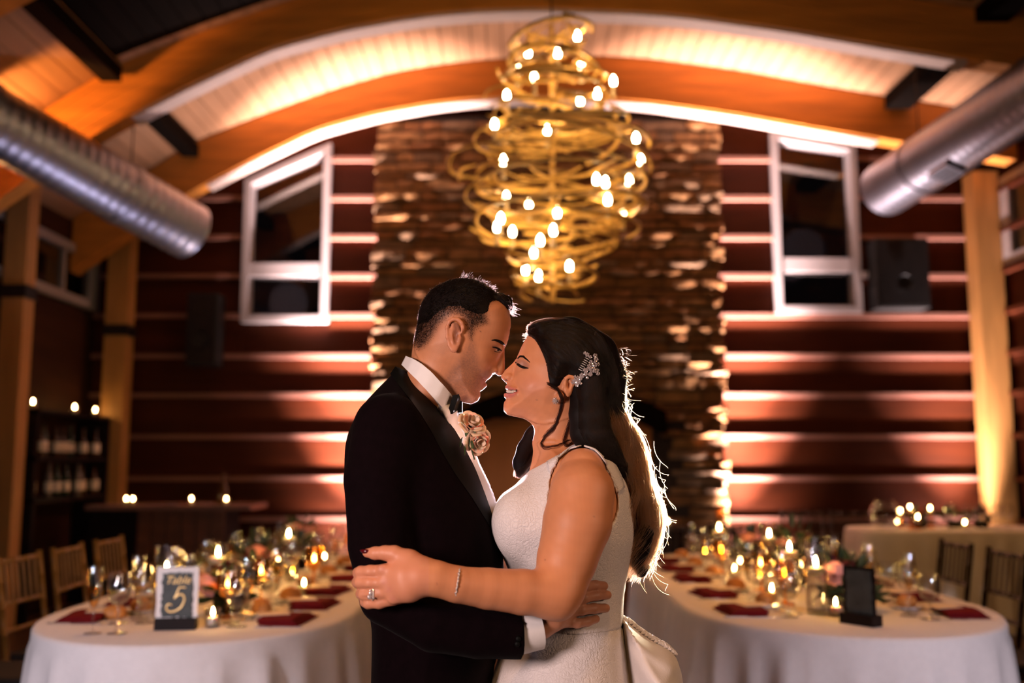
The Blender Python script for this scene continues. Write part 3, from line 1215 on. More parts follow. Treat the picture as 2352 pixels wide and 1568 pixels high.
# ---- tableware prototypes (mesh data shared by every copy)
wine_prof = [(.0, .0), (.034, .001), (.033, .003), (.010, .007), (.0042, .016), (.0040, .085), (.007, .096), (.026, .108), (.039, .128), (.0425, .150), (.040, .178), (.034, .212)]
water_prof = [(.0, .0), (.036, .001), (.035, .003), (.010, .008), (.005, .018), (.005, .055), (.010, .064), (.031, .078), (.0405, .102), (.0425, .125), (.041, .150), (.0385, .172)]
flute_prof = [(.0, .0), (.031, .001), (.030, .003), (.008, .007), (.004, .016), (.004, .070), (.006, .080), (.014, .100), (.0225, .130), (.0270, .165), (.0265, .20), (.0245, .232)]
me_wine = MB().lathe(wine_prof, 20).mesh('wine_glass', M_GLASS, True)
me_water = MB().lathe(water_prof, 20).mesh('water_goblet', M_GLASS, True)
me_flute = MB().lathe(flute_prof, 18).mesh('champagne_flute', M_GLASS, True)
me_champ = MB().lathe([(0, .083), (.012, .101), (.0205, .130), (.0248, .160), (.0, .1605)], 16).mesh('champagne', M_CHAMP, True)
me_waterfill = MB().lathe([(0, .068), (.029, .080), (.0385, .104), (.0402, .122), (.0, .1225)], 16).mesh('water', M_WATER, True)
votive_me = MB().lathe([(0, .0), (.026, .0), (.028, .004), (.0305, .068), (.029, .068), (.0265, .006), (0, .005)], 18).mesh('votive_cup', M_GLASS, True)
votive_wax = MB().lathe([(0, .006), (.0215, .007), (.022, .034), (.019, .037), (0, .036)], 14).mesh('votive_candle', M_WAX, True)
flame_me = flame_mb().mesh('flame', M_FLAME, True)
wick_me = MB().tube([(0, 0, 0), (0, 0, .008)], .0009, 5).mesh('wick', M_BLACK)
roll_prof = [(0, .0), (.028, .001), (.040, .012), (.041, .024), (.034, .040), (.020, .050), (0, .053)]
rm = MB().lathe(roll_prof, 18)
rm.v = [(x * 1.15, y * .95, z + .002 * math.sin(9 * x / .04 + 2)) for x, y, z in rm.v]
roll_me = rm.mesh('bread_roll', M_BREAD, True)
plate_me = MB().lathe([(0, .004), (.05, .004), (.072, .012), (.074, .013), (.073, .010), (.05, .001), (0, .0)], 24).mesh('bread_plate', M_CHINA, True)


def napkin_mesh(seed):
    rg = random.Random(seed)
    mb = MB()
    nx, ny = 8, 6
    W, D = .115, .075
    for layer in range(3):
        z0 = .002 + layer * .0085
        dx = rg.uniform(-.006, .006)
        vs, fs = [], []
        for side in (0, 1):
            for i in range(nx + 1):
                for j in range(ny + 1):
                    u, v = i / nx * 2 - 1, j / ny * 2 - 1
                    edge = max(abs(u), abs(v))
                    zz_ = z0 + (.0075 if side else 0) + .003 * math.sin(3 * u + layer + seed) * (layer + 1) / 3 - (.002 if edge > .98 and side else 0)
                    k = 1 - .04 * layer
                    vs.append((W * u * k + dx, D * v * k + .008 * layer, zz_))
        m_ = (nx + 1) * (ny + 1)
        idx = lambda s, i, j: s * m_ + i * (ny + 1) + j
        for i in range(nx):
            for j in range(ny):
                fs.append((idx(1, i, j), idx(1, i + 1, j), idx(1, i + 1, j + 1), idx(1, i, j + 1)))
                fs.append((idx(0, i, j + 1), idx(0, i + 1, j + 1), idx(0, i + 1, j), idx(0, i, j)))
        for i in range(nx):
            fs.append((idx(0, i, 0), idx(0, i + 1, 0), idx(1, i + 1, 0), idx(1, i, 0)))
            fs.append((idx(1, i, ny), idx(1, i + 1, ny), idx(0, i + 1, ny), idx(0, i, ny)))
        for j in range(ny):
            fs.append((idx(1, 0, j), idx(1, 0, j + 1), idx(0, 0, j + 1), idx(0, 0, j)))
            fs.append((idx(0, nx, j), idx(0, nx, j + 1), idx(1, nx, j + 1), idx(1, nx, j)))
        mb.add(vs, fs)
    return mb.mesh('folded_napkin', M_NAPKIN, False)


nap_me = [napkin_mesh(k) for k in range(3)]
card_me = MB().box(-.045, .045, -.06, .06, 0, .0015).mesh('menu_card', M_CARD)
fork = MB().box(-.004, .004, -.09, .02, 0, .0025).box(-.011, .011, .02, .04, 0, .0025)
for k in range(4):
    fork.box(-.011 + k * .0063, -.008 + k * .0063, .04, .085, 0, .0025)
fork_me = fork.mesh('fork', M_STEEL)
knife_me = MB().box(-.006, .006, -.10, -.01, 0, .005).hexa([(-.008, -.01, 0), (.008, -.01, 0), (.003, .11, 0), (-.008, .10, 0), (-.008, -.01, .002), (.008, -.01, .002), (.003, .11, .002), (-.008, .10, .002)]).mesh('knife', M_STEEL)


OCC = []


def claim(x, y, r):
    OCC.append((x, y, r))
    return x, y


def free(x, y, r):
    """nearest spot to (x, y) where a thing of radius r stands clear of the others"""
    for k in range(400):
        a = k * 2.399
        q = .0045 * k ** .75
        px_, py_ = x + q * math.cos(a), y + q * math.sin(a)
        if all((px_ - ox) ** 2 + (py_ - oy) ** 2 > (r + orr) ** 2 for ox, oy, orr in OCC):
            break
    else:
        px_, py_ = x, y
    return claim(px_, py_, r)


def thing(name, me, loc, rz, label, cat, group=None, parts=()):
    o = link(name, me)
    o.location = loc
    o.rotation_euler = (0, 0, rz)
    tag(o, label, cat, group)
    for pn, pm, off in parts:
        link(pn, pm, o, off)
    return o


def votive(loc, label, group, sc=1.0):
    o = thing('votive_candle', votive_me, loc, random.uniform(0, 6), label, 'candle', group)
    link('wax', votive_wax, o)
    w = link('wick', wick_me, o, (0, 0, .036))
    link('flame', flame_me, w, (0, 0, .004))
    if sc != 1.0:
        o.scale = (sc, sc, sc)
    return o


def cylinder_vase(loc, h, r, fill, label_v, label_c, group):
    v = empty('cylinder_vase', loc)
    tag(v, label_v, 'vase', group)
    MB().lathe([(0, 0), (r * .96, 0), (r, .004), (r, h), (r - .003, h), (r - .003, .012), (0, .010)], 22).obj('vase_wall', M_GLASS, v, smooth=False)
    smooth_angle(v.children[0], 50)
    MB().lathe([(0, .013), (r - .004, .013), (r - .004, fill), (0, fill)], 20).obj('water', M_WATER, v)
    c = empty('floating_candle', (loc[0], loc[1], loc[2] + fill))
    tag(c, label_c, 'candle', group)
    rr = r * .80
    MB().lathe([(0, -.018), (rr * .55, -.016), (rr * .9, -.004), (rr, .008), (rr * .9, .014), (rr * .3, .016), (0, .014)], 18).obj('wax', M_WAX, c, smooth=True)
    w = link('wick', wick_me, c, (0, 0, .014))
    f = link('flame', flame_me, w, (0, 0, .004))
    f.scale = (1.25, 1.25, 1.25)
    return v


def leaf_mb(L, W, curl):
    vs, fs = [], []
    n = 5
    for i in range(n + 1):
        t = i / n
        w = W * math.sin(PI * min(1, t * .95 + .04)) ** .8
        z = curl * t * t
        vs += [(L * t, -w, z + abs(w) * .25), (L * t, 0, z), (L * t, w, z + abs(w) * .25)]
    for i in range(n):
        for k in range(2):
            fs.append((i * 3 + k, (i + 1) * 3 + k, (i + 1) * 3 + k + 1, i * 3 + k + 1))
    b = len(vs)
    vs += [(x, y, z - .0008) for x, y, z in vs]
    fs += [tuple(reversed([i + b for i in f])) for f in fs]
    return MB().add(vs, fs)


LEAF_ME = [leaf_mb(.085, .020, .02).mesh('leaf', M_LEAF, True), leaf_mb(.065, .024, -.02).mesh('leaf', M_LEAF, True), leaf_mb(.075, .016, .0).mesh('leaf', M_LEAF2, True)]


def rose_mesh(r, mtl, seed=1):
    rg = random.Random(seed)
    mb = MB()
    for ring, (k, rr, lift, open_) in enumerate(((3, .35, .55, .1), (4, .55, .42, .25), (5, .8, .25, .5), (6, 1.0, .05, .8))):
        for q in range(k):
            a0 = 2 * PI * (q + .5 * ring) / k + rg.uniform(-.2, .2)
            vs, fs = [], []
            n = 6
            for i in range(n + 1):
                for j in range(n + 1):
                    u, v = i / n * 2 - 1, j / n
                    wid = 1.25 * PI / k * (.55 + .45 * math.sin(PI * min(1, v * .9 + .1)))
                    a = a0 + u * wid
                    rad = r * rr * (.25 + .75 * math.sin(PI / 2 * v) ** .7 + open_ * .35 * v * v * v)
                    z = r * (lift + (1.05 - lift * .4) * v - open_ * .55 * v ** 3 - .12 * u * u * v)
                    vs.append((rad * math.cos(a), rad * math.sin(a), z - .1 * r))
            for i in range(n):
                for j in range(n):
                    fs.append((i * (n + 1) + j, (i + 1) * (n + 1) + j, (i + 1) * (n + 1) + j + 1, i * (n + 1) + j + 1))
            mb.add(vs, fs)
    return mb.mesh('rose', mtl, True)


ROSES = [rose_mesh(.042, M_ROSE, 1), rose_mesh(.036, M_ROSE, 2), rose_mesh(.038, M_ROSE2, 3)]


def arrangement(loc, label, seed, roses, nleaf=46, spread=.13, height=.15):
    rg = random.Random(seed)
    r = empty('flower_arrangement', loc)
    tag(r, label, 'flowers', 'flower arrangements on the tables')
    MB().lathe([(0, 0), (.05, .0), (.055, .005), (.06, .06), (.052, .062), (0, .058)], 16).obj('low_bowl', M_DARKWOOD, r)
    for k in range(nleaf):
        az = rg.uniform(0, 2 * PI)
        el = rg.uniform(-.15, 1.3)
        lf = link('leaf', rg.choice(LEAF_ME), r)
        d = Vector((math.cos(az) * math.cos(el), math.sin(az) * math.cos(el), math.sin(el)))
        base = Vector((0, 0, .055)) + Vector((d.x * spread, d.y * spread, max(.0, d.z) * height)) * rg.uniform(.15, .75)
        lf.location = base
        lf.rotation_mode = 'QUATERNION'
        lf.rotation_quaternion = d.to_track_quat('X', 'Z') @ Quaternion((1, 0, 0), rg.uniform(-1, 1))
    for (dx, dy, dz, kind, tilt, az) in roses:
        o = link('rose', ROSES[kind], r, (dx, dy, dz))
        o.rotation_euler = (tilt, 0, az)
    return r


# ---- place settings on both long tables
def settings(table, side_x, ys, toward, side_name):
    """toward: +1 when the table middle lies to +x of the place"""
    for i, y in enumerate(ys):
        who = '%s place from near end, %s side of %s table' % (ordn[i], side_name, table)
        g = '%s table' % table
        rz = -PI / 2 * toward + random.uniform(-.08, .08)
        jx = random.uniform(-.015, .015)
        x = side_x + jx
        thing('folded_napkin', nap_me[i % 3], (x, y, ZT + .001), rz + .12 * toward, 'burgundy napkin, ' + who, 'napkin', 'burgundy napkins on the ' + g)
        thing('menu_card', card_me, (x + toward * .062, y + .012, ZT + .030), rz + .3, 'cream menu card, ' + who, 'menu card', 'menu cards on the ' + g)
        thing('fork', fork_me, (x + .01 * toward, y + .13 * toward, ZT + .001), rz, 'steel fork, ' + who, 'fork', 'forks on the ' + g)
        thing('knife', knife_me, (x + .01 * toward, y - .135 * toward, ZT + .001), rz, 'steel knife, ' + who, 'knife', 'knives on the ' + g)
        gx, gy = claim(x + toward * .215 + random.uniform(-.01, .01), y - .03, .044)
        thing('wine_glass', me_wine, (gx, gy, ZT), 0, 'empty wine glass, ' + who, 'wine glass', 'wine glasses on the ' + g)
        gx, gy = claim(x + toward * .165, y - .115 + random.uniform(-.01, .01), .044)
        thing('water_goblet', me_water, (gx, gy, ZT), 0, 'water goblet, ' + who, 'goblet', 'water goblets on the ' + g, [('water', me_waterfill, (0, 0, 0))])
        gx, gy = claim(x + toward * .180 + random.uniform(-.008, .008), y + .055, .033)
        thing('champagne_flute', me_flute, (gx, gy, ZT), 0, 'champagne flute, ' + who, 'flute', 'champagne flutes on the ' + g, [('champagne', me_champ, (0, 0, 0))])
        claim(x + toward * .145, y + .17, .075)
        thing('bread_plate', plate_me, (x + toward * .145, y + .17, ZT + .001), 0, 'white bread plate, ' + who, 'plate', 'bread plates on the ' + g)
        thing('bread_roll', roll_me, (x + toward * .145, y + .17, ZT + .006), random.uniform(0, 6), 'bread roll on plate, ' + who, 'bread roll', 'bread rolls on the ' + g)


settings('left', -.83, (3.84, 4.25, 4.69, 5.22, 5.72, 6.20), -1, 'aisle')
settings('left', -1.64, (3.92, 4.36, 4.82, 5.30, 5.76, 6.22), 1, 'outer')
settings('right', .90, (4.08, 4.60, 5.18, 5.68, 6.15), 1, 'aisle')
settings('right', 1.78, (4.02, 4.50, 5.00, 5.50, 6.00), -1, 'outer')
# ================================================================== CENTRE ITEMS, SIGNS, BAR
# extra glasses at the left table's near end, read one by one
for (gx, gy, me, nm, cat, lab, pr) in (
        (212, 1455, me_flute, 'champagne_flute', 'flute', 'champagne flute nearest the viewer on the left table', [('champagne', me_champ, (0, 0, 0))]),
        (268, 1455, me_wine, 'wine_glass', 'wine glass', 'empty wine glass beside the nearest flute on the left table', []),
        (322, 1428, me_water, 'water_goblet', 'goblet', 'water goblet just left of the sign 5', [('water', me_waterfill, (0, 0, 0))])):
    p = at_z(gx, gy, ZT)
    p.x, p.y = free(p.x, p.y, .042)
    thing(nm, me, (p.x, p.y, ZT), 0, lab, cat, None, pr)
p = at_z(268, 1432, ZT)
p.x, p.y = free(p.x, p.y + .1, .05)
thing('bread_roll', roll_me, (p.x, p.y, ZT), 0.4, 'golden bread roll lying behind the near wine glass on the left table', 'bread roll')

for q_ in ((398, 1447), (1984, 1437)):
    p = at_z(*q_, ZT)
    claim(p.x, p.y + .03, .085)
arrangement((*free(-1.14, 4.10, .10), ZT), 'low dark greenery with a peach rose right of the sign 5', 1,
            [(-.075, -.07, .10, 0, -1.1, -.3), (.03, .02, .13, 2, -.5, .4), (-.02, .05, .15, 2, .2, 0), (.06, -.05, .09, 2, -.9, .3)], 60)
arrangement((*free(-1.24, 4.98, .10), ZT), 'greenery with roses midway along the left table', 2, [(0, -.05, .15, 0, -.6, 0), (.06, 0, .12, 1, -.5, .6), (-.05, .02, .13, 2, -.3, 0)], 46, .15, .2)
arrangement((*free(-1.22, 5.75, .10), ZT), 'taller leafy arrangement at the far end of the left table', 3, [(0, -.05, .22, 1, -.5, 0), (.06, .03, .2, 0, -.4, .5)], 46, .14, .28)
p = at_z(1925, 1400, ZT)
arrangement((*free(1.36, 4.16, .10), ZT), 'dark greenery with a large peach rose beside the right table sign', 4,
            [(-.07, -.09, .145, 0, -1.2, -.2), (.03, .02, .15, 2, -.5, .4), (-.03, .05, .17, 2, .2, 0)], 66, .15, .20)
arrangement((*free(1.38, 4.98, .10), ZT), 'tall dark leafy arrangement midway along the right table', 5, [(-.05, -.06, .2, 1, -.6, 0), (.05, .02, .22, 2, -.3, .5)], 60, .17, .32)
arrangement((*free(1.35, 5.85, .10), ZT), 'greenery with roses at the far end of the right table', 6, [(0, -.05, .15, 0, -.6, 0), (.06, 0, .12, 1, -.5, .6)], 46, .14, .22)


VG = 'tall cylinder vases with floating candles'
for i, (x, y, h, r, fill, t) in enumerate((
        (-1.36, 4.00, .27, .048, .15, 'left'), (-1.31, 4.52, .24, .050, .165, 'left'), (-1.18, 5.35, .27, .048, .19, 'left'), (-1.22, 6.05, .25, .048, .17, 'left'),
        (1.215, 4.06, .30, .043, .165, 'right'), (1.30, 4.75, .25, .048, .17, 'right'), (1.36, 5.35, .28, .048, .19, 'right'), (1.24, 6.05, .25, .048, .18, 'right'))):
    k = ordn[i % 4]
    x, y = free(x, y, r + .003)
    cylinder_vase((x, y, ZT), h, r, fill, '%s cylinder vase from the near end of the %s table' % (k, t),
                  'lit floating candle in the %s cylinder vase of the %s table' % (k, t), VG)

vot = [(474, 1440, 'left', 'in front of the greenery right of the sign 5'), (1910, 1412, 'right', 'between the roses and the dark sign')]
for a, b_, t, w in vot:
    p = at_z(a, b_, ZT)
    p.x, p.y = free(p.x, p.y, .032)
    votive((p.x, p.y, ZT), 'lit votive %s, %s table' % (w, t), 'votive candles', 1.0)
for t, lst in (('left', ((-1.08, 4.22), (-1.02, 4.62), (-1.22, 4.95), (-1.06, 5.18), (-1.30, 5.65), (-1.10, 5.95), (-1.2, 6.4))),
               ('right', ((1.12, 4.45), (1.22, 5.00), (1.16, 5.30), (1.28, 5.70), (1.20, 6.30), (1.5, 4.65), (1.46, 5.8)))):
    for i, (x, y) in enumerate(lst):
        x, y = free(x, y, .032)
        votive((x, y, ZT), 'lit votive candle, %s along the middle of the %s table' % (ordn[i], t), 'votive candles')
# amber goblet lanterns glowing in the middle of the tables
gob = [(0, 0), (.040, .001), (.038, .004), (.010, .012), (.006, .03), (.006, .06), (.014, .072), (.036, .09), (.046, .12), (.045, .16), (.041, .18)]
gob_me = MB().lathe(gob, 20).mesh('candle_goblet', M_AMBER, True)
gwax = MB().lathe([(0, .076), (.024, .084), (.030, .098), (.028, .112), (0, .112)], 16).mesh('wax', M_WAX, True)
for i, (x, y, t) in enumerate(((-1.03, 3.98, 'left'), (-1.02, 4.42, 'left'), (-.98, 4.9, 'left'), (1.13, 4.30, 'right'), (1.08, 4.78, 'right'), (1.12, 5.5, 'right'))):
    x, y = free(x, y, .048)
    o = thing('candle_goblet', gob_me, (x, y, ZT), 0, '%s amber stemmed candle goblet glowing on the %s table' % (ordn[i % 3], t), 'candle holder', 'amber candle goblets')
    link('wax', gwax, o)
    w = link('wick', wick_me, o, (0, 0, .112))
    link('flame', flame_me, w, (0, 0, .004))

# ---- table number signs
def text_mesh(body, size, extr, font_shear=0.0):
    cu = bpy.data.curves.new('lettering', 'FONT')
    cu.body = body
    cu.size = size
    cu.extrude = extr
    cu.shear = font_shear
    cu.align_x = 'CENTER'
    cu.resolution_u = 3
    o = bpy.data.objects.new('lettering_source', cu)
    COL.objects.link(o)
    dg = bpy.context.evaluated_depsgraph_get()
    me = bpy.data.meshes.new_from_object(o.evaluated_get(dg))
    bpy.data.objects.remove(o)
    bpy.data.curves.remove(cu)
    return me


def table_sign(loc, rz, label, number):
    r = empty('table_sign', loc, rz)
    tag(r, label, 'table sign', 'table number signs')
    MB().box(-.072, .072, -.030, .030, 0, .040).obj('base', M_DARKWOOD, r)
    rg = random.Random(2)
    W, H = .073, .183

    def torn(w, h, z0, n, j, y0, y1):
        poly = []
        for i in range(n):
            poly.append((-w + 2 * w * i / n, z0 + rg.uniform(-j, j)))
        for i in range(n):
            poly.append((w + rg.uniform(-j, j), z0 + h * i / n))
        for i in range(n):
            poly.append((w - 2 * w * i / n, z0 + h + rg.uniform(-j, j)))
        for i in range(n):
            poly.append((-w + rg.uniform(-j, j), z0 + h - h * i / n))
        return MB().prism(poly, (0, y0, 0), (1, 0, 0), (0, 1, 0), (0, 0, 1), y1 - y0)

    if number:
        torn(W, H, .036, 9, .0015, -.004, .002).obj('white_card', M_FROST, r, fix=True)
    else:
        torn(.066, .175, .036, 9, .0015, -.0042, .004).obj('dark_card', M_DARKWOOD, r, fix=True)
    pane = torn(.054, .158, .040, 14, .004, -.0065, -.0042).obj('slate_paper', M_SLATE, r, fix=True)
    if number:
        # a hand-lettered numeral: swept stroke in gold
        def stroke(pts, w):
            mb = MB()
            mb.tube([Vector((a, -.0072, b_)) for a, b_ in pts], w, 6)
            mb.v = [(x, -.0072 + (y + .0072) * .25, z) for x, y, z in mb.v]
            return mb

        def bez(pts, n=28):
            out = []
            P = [Vector((a, b_)) for a, b_ in pts]
            for i in range(len(P) - 1):
                p0, p1, p2, p3 = P[max(i - 1, 0)], P[i], P[i + 1], P[min(i + 2, len(P) - 1)]
                for k in range(8):
                    t = k / 8
                    out.append(tuple(.5 * ((2 * p1) + (p2 - p0) * t + (2 * p0 - 5 * p1 + 4 * p2 - p3) * t * t + (3 * p1 - p0 - 3 * p2 + p3) * t ** 3)))
            out.append(tuple(P[-1]))
            return out
        s5 = bez([(.030, .146), (.012, .147), (.006, .143), (-.004, .118), (-.008, .109), (.006, .121), (.021, .119), (.026, .102), (.016, .078), (-.004, .064), (-.026, .062), (-.036, .074), (-.030, .088), (-.017, .085)])
        o = stroke(s5, [.0022 + .0014 * math.sin(PI * i / (len(s5) - 1)) for i in range(len(s5))]).obj('numeral', M_GOLD, r)
        o['label'] = 'gold hand-lettered number 5'
        me = text_mesh('Table', .040, .0004, .35)
        me.materials.clear()
        me.materials.append(M_GOLD)
        o = link('word', me, r, (0, -.0070, .160))
        o.rotation_euler = (PI / 2, 0, 0)
        o['label'] = 'gold script word Table'
    return r


p = at_z(398, 1447, ZT)
table_sign((p.x, p.y + .03, ZT), math.radians(7), 'white torn-edge card sign reading Table 5 in a dark wooden base', True)
p = at_z(1984, 1437, ZT)
table_sign((p.x, p.y + .03, ZT), math.radians(-55), 'dark sign seen from behind on the near end of the right table', False)

# ---- far right table items
fc = empty('globe_vase', (at_y(2032, 1170, 8.35).x, 8.35, FZ))
tag(fc, 'big round glass globe vase on the far right table', 'vase')
MB().lathe([(0, 0), (.05, .0), (.10, .04), (.125, .11), (.11, .18), (.07, .225), (.075, .24)], 24).obj('globe', M_GLASS, fc, smooth=True)
for i, (a, b_) in enumerate(((2090, 1163), (2136, 1166), (2060, 1190), (2108, 1186), (2216, 1201), (2068, 1172))):
    y = 8.30 + .1 * (i % 3)
    q = at_y(a, b_, y)
    h = max(.0, q.z - FZ - .055)
    if h > .03:
        st = MB().lathe([(0, 0), (.035, 0), (.036, .006), (.012, .014), (.012, h - .01), (.03, h), (0, h)], 14).obj('candle_stand', M_AMBER)
        st.location = (q.x, y, FZ)
        tag(st, '%s amber candle stand from the left on the far right table' % ordn[i], 'candle stand', 'amber candle stands')
    votive((q.x, y, FZ + (h if h > .03 else 0)), '%s lit votive candle on the far right table' % ordn[i], 'votive candles')
for i, a in enumerate((2120, 2200, 2262)):
    q = at_y(a, 1190, 8.45)
    arrangement((q.x, 8.52, FZ), 'low dark greenery, %s on the far right table' % ordn[i], 30 + i, [(0, -.04, .12, 2, -.5, 0)], 26, .10, .12)
for i, a in enumerate((2180, 2225, 2255, 2290, 2315)):
    q = at_y(a, 1195, 8.28)
    thing('wine_glass', me_wine, (q.x, 8.27, FZ), 0, '%s wine glass from the left on the far right table' % ordn[i], 'wine glass', 'wine glasses on the far right table')

# ---- side table with candles before the chimney, right of the couple
sx0, sx1 = at_y(1500, 1200, 9.2).x, at_y(1690, 1200, 9.2).x
st = empty('side_table', ((sx0 + sx1) / 2, 9.3, 0))
tag(st, 'dark narrow side table with candles before the chimney', 'table')
hw = (sx1 - sx0) / 2
MB().box(-hw, hw, -.2, .2, .72, .76).obj('tabletop', M_DARKWOOD, st)
for a in (-1, 1):
    for b_ in (-1, 1):
        MB().box(a * (hw - .03) - .025, a * (hw - .03) + .025, b_ * .16 - .025, b_ * .16 + .025, 0, .72).obj('leg', M_DARKWOOD, st)
q = at_y(1533, 1196, 9.2)
votive((q.x, 9.2, .761), 'lit votive candle right behind the bride hair on the side table', 'votive candles', 1.3)
q = at_y(1656, 1190, 9.2)
o = thing('candle_goblet', gob_me, (q.x, 9.2, .761), 0, 'amber candle goblet on the right end of the side table', 'candle holder', 'amber candle goblets')
link('wax', gwax, o)

# ---- bar at the left: shelves between the posts, bottles, candles, counter
sh = empty('bar_shelves', (XL, 9.25, 0))
tag(sh, 'dark bar shelving between the two left posts', 'shelves')
ZS = [at_x(150, 948, -4.10).z, at_x(150, 1050, -4.10).z, at_x(150, 1140, -4.10).z]
for z in ZS:
    MB().box(.02, .34, -.82, .72, z - .035, z).obj('shelf', M_DARKWOOD, sh)
for y in (-.82, .68):
    MB().box(.02, .34, y, y + .04, 0, ZS[0]).obj('upright', M_DARKWOOD, sh)
MB().box(.0, .02, -.82, .72, 0, ZS[0] + .5).obj('back_board', M_WALLDARK, sh)
for i, (a, b_) in enumerate(((38, 915), (76, 917), (172, 932), (219, 938))):
    q = at_x(a, b_, -4.12)
    votive((-4.12, q.y, ZS[0] + .001), '%s lit votive candle from the left on the top bar shelf' % ordn[i], 'votive candles', 1.25)
btl = [[(0, 0), (.036, 0), (.038, .006), (.038, .17), (.030, .20), (.013, .225), (.012, .29), (.015, .292), (.015, .31), (0, .31)],
       [(0, 0), (.042, 0), (.044, .006), (.044, .14), (.020, .185), (.014, .21), (.014, .26), (.017, .262), (.017, .28), (0, .28)],
       [(0, 0), (.032, 0), (.034, .006), (.034, .18), (.020, .22), (.013, .24), (.013, .29), (.015, .30), (0, .30)]]
M_BTL = [mat('bottle_%s' % n, c, .08, spec=.6, var=.1, scale=(5, 5, 5)) for n, c in (('green', (.01, .03, .012)), ('brown', (.06, .02, .006)), ('clear', (.16, .13, .11)))]
bt_me = [MB().lathe(b_, 16).mesh('bottle', M_BTL[i], True) for i, b_ in enumerate(btl)]
lab_me = MB().lathe([(.0385, .05), (.0390, .052), (.0390, .135), (.0385, .137)], 16).mesh('paper_label', M_CARD, True)
for row, z in ((1, ZS[1]), (2, ZS[2])):
    for i in range(8):
        y = 8.55 + i * .19 + random.uniform(-.03, .03)
        k = random.randrange(3)
        o = thing('bottle', bt_me[k], (-4.14 + random.uniform(-.05, .05), y, z + .001), 0, '%s %s bottle from the left on the %s bar shelf' % ((ordn + ('eighth',))[i], ('green', 'brown', 'clear')[k], ('', 'middle', 'lower')[row]), 'bottle', 'bottles on the bar shelves')
        l = link('paper_label', lab_me, o)
        l.scale = ((1.0, 1.16, .9)[k], (1.0, 1.16, .9)[k], 1)

bc0, bc1 = at_y(192, 1160, 9.1), at_y(590, 1140, 9.35)
zc = bc0.z
bar = empty('bar_counter', ((bc0.x + bc1.x) / 2, 9.45, 0))
tag(bar, 'low wooden bar counter with candles in front of the dark left wall', 'bar counter')
hw = (bc1.x - bc0.x) / 2
M_BAR = mat('bar_front_wood', (0.20, 0.065, 0.025), 0.5, var=0.4, scale=(3, 3, 12))
MB().box(-hw, hw, -.32, .32, zc - .045, zc).obj('countertop', mat('bar_top', (.30, .15, .12), .25, var=.2, scale=(3, 3, 3)), bar)
n = 6
for i in range(n):
    a = -hw + .45 + (2 * hw - .7) * i / n
    MB().box(a + .004, a + (2 * hw - .7) / n - .004, -.24, -.22, .02, zc - .05).obj('front_board', M_BAR, bar)
MB().box(-hw + .45, hw - .25, -.22, .26, 0, zc - .045).obj('body', M_DARKWOOD, bar)
MB().box(-hw + .02, -hw + .44, -.26, .26, 0, zc - .045).obj('end_cabinet', M_DARKWOOD, bar)
for i, (a, w) in enumerate(((290, 'left one of the pair near the bar counter left end'), (306, 'right one of the pair near the bar counter left end'), (440, 'alone midway along the bar counter'), (520, 'near the right end of the bar counter'))):
    q = at_y(a, 1140, 9.25)
    votive((q.x, 9.25, zc + .001), 'lit votive candle ' + w, 'votive candles', 1.0)
q = at_y(513, 1120, 9.5)
thing('bottle', bt_me[1], (q.x, 9.5, zc + .001), 0, 'brown bottle standing on the right end of the bar counter', 'bottle')
# ================================================================== PEOPLE: implicit-surface toolkit
Y0 = 1.85                     # plane in which the couple stand
PXM = Y0 / 2287.0             # metres per photo pixel there


def crom(P, n=5, closed=True):
    P = [np.array(p, float) for p in P]
    m = len(P)
    out = []
    rng_ = range(m) if closed else range(m - 1)
    for i in rng_:
        if closed:
            p0, p1, p2, p3 = P[(i - 1) % m], P[i], P[(i + 1) % m], P[(i + 2) % m]
        else:
            p0, p1, p2, p3 = P[max(i - 1, 0)], P[i], P[i + 1], P[min(i + 2, m - 1)]
        for k in range(n):
            t = k / n
            out.append(.5 * ((2 * p1) + (p2 - p0) * t + (2 * p0 - 5 * p1 + 4 * p2 - p3) * t * t + (3 * p1 - p0 - 3 * p2 + p3) * t ** 3))
    if not closed:
        out.append(P[-1])
    return np.array(out)


def w2(px, py, Y=Y0):
    p = at_y(px, py, Y)
    return (p.x, p.z)


def poly_w(P, Y=Y0, n=5, closed=True):
    C = crom(P, n, closed) if n > 1 else np.array(P, float)
    return np.array([w2(a, b, Y) for a, b in C])


def sd_poly(X, Z, poly):
    """signed distance (negative inside) of grid points to a closed polygon"""
    d2 = np.full(X.shape, 1e9, np.float32)
    inside = np.zeros(X.shape, bool)
    n = len(poly)
    for i in range(n):
        ax, az = poly[i]
        bx_, bz = poly[(i + 1) % n]
        ex, ez = bx_ - ax, bz - az
        L = ex * ex + ez * ez + 1e-14
        t = np.clip(((X - ax) * ex + (Z - az) * ez) / L, 0, 1)
        dx, dz = X - ax - t * ex, Z - az - t * ez
        d2 = np.minimum(d2, dx * dx + dz * dz)
        if abs(ez) > 1e-12:
            c = ((az > Z) != (bz > Z)) & (X < ex * (Z - az) / ez + ax)
            inside ^= c
    d = np.sqrt(d2)
    return np.where(inside, -d, d)


def sstep(x, a, b):
    t = np.clip((x - a) / (b - a), 0, 1)
    return t * t * (3 - 2 * t)


def smin(a, b, k):
    h = np.clip(.5 + .5 * (b - a) / k, 0, 1)
    return b + (a - b) * h - k * h * (1 - h)


def smaxf(a, b, k):
    return -smin(-a, -b, k)


def w3(px, py, Y):
    return np.array(at_y(px, py, Y))


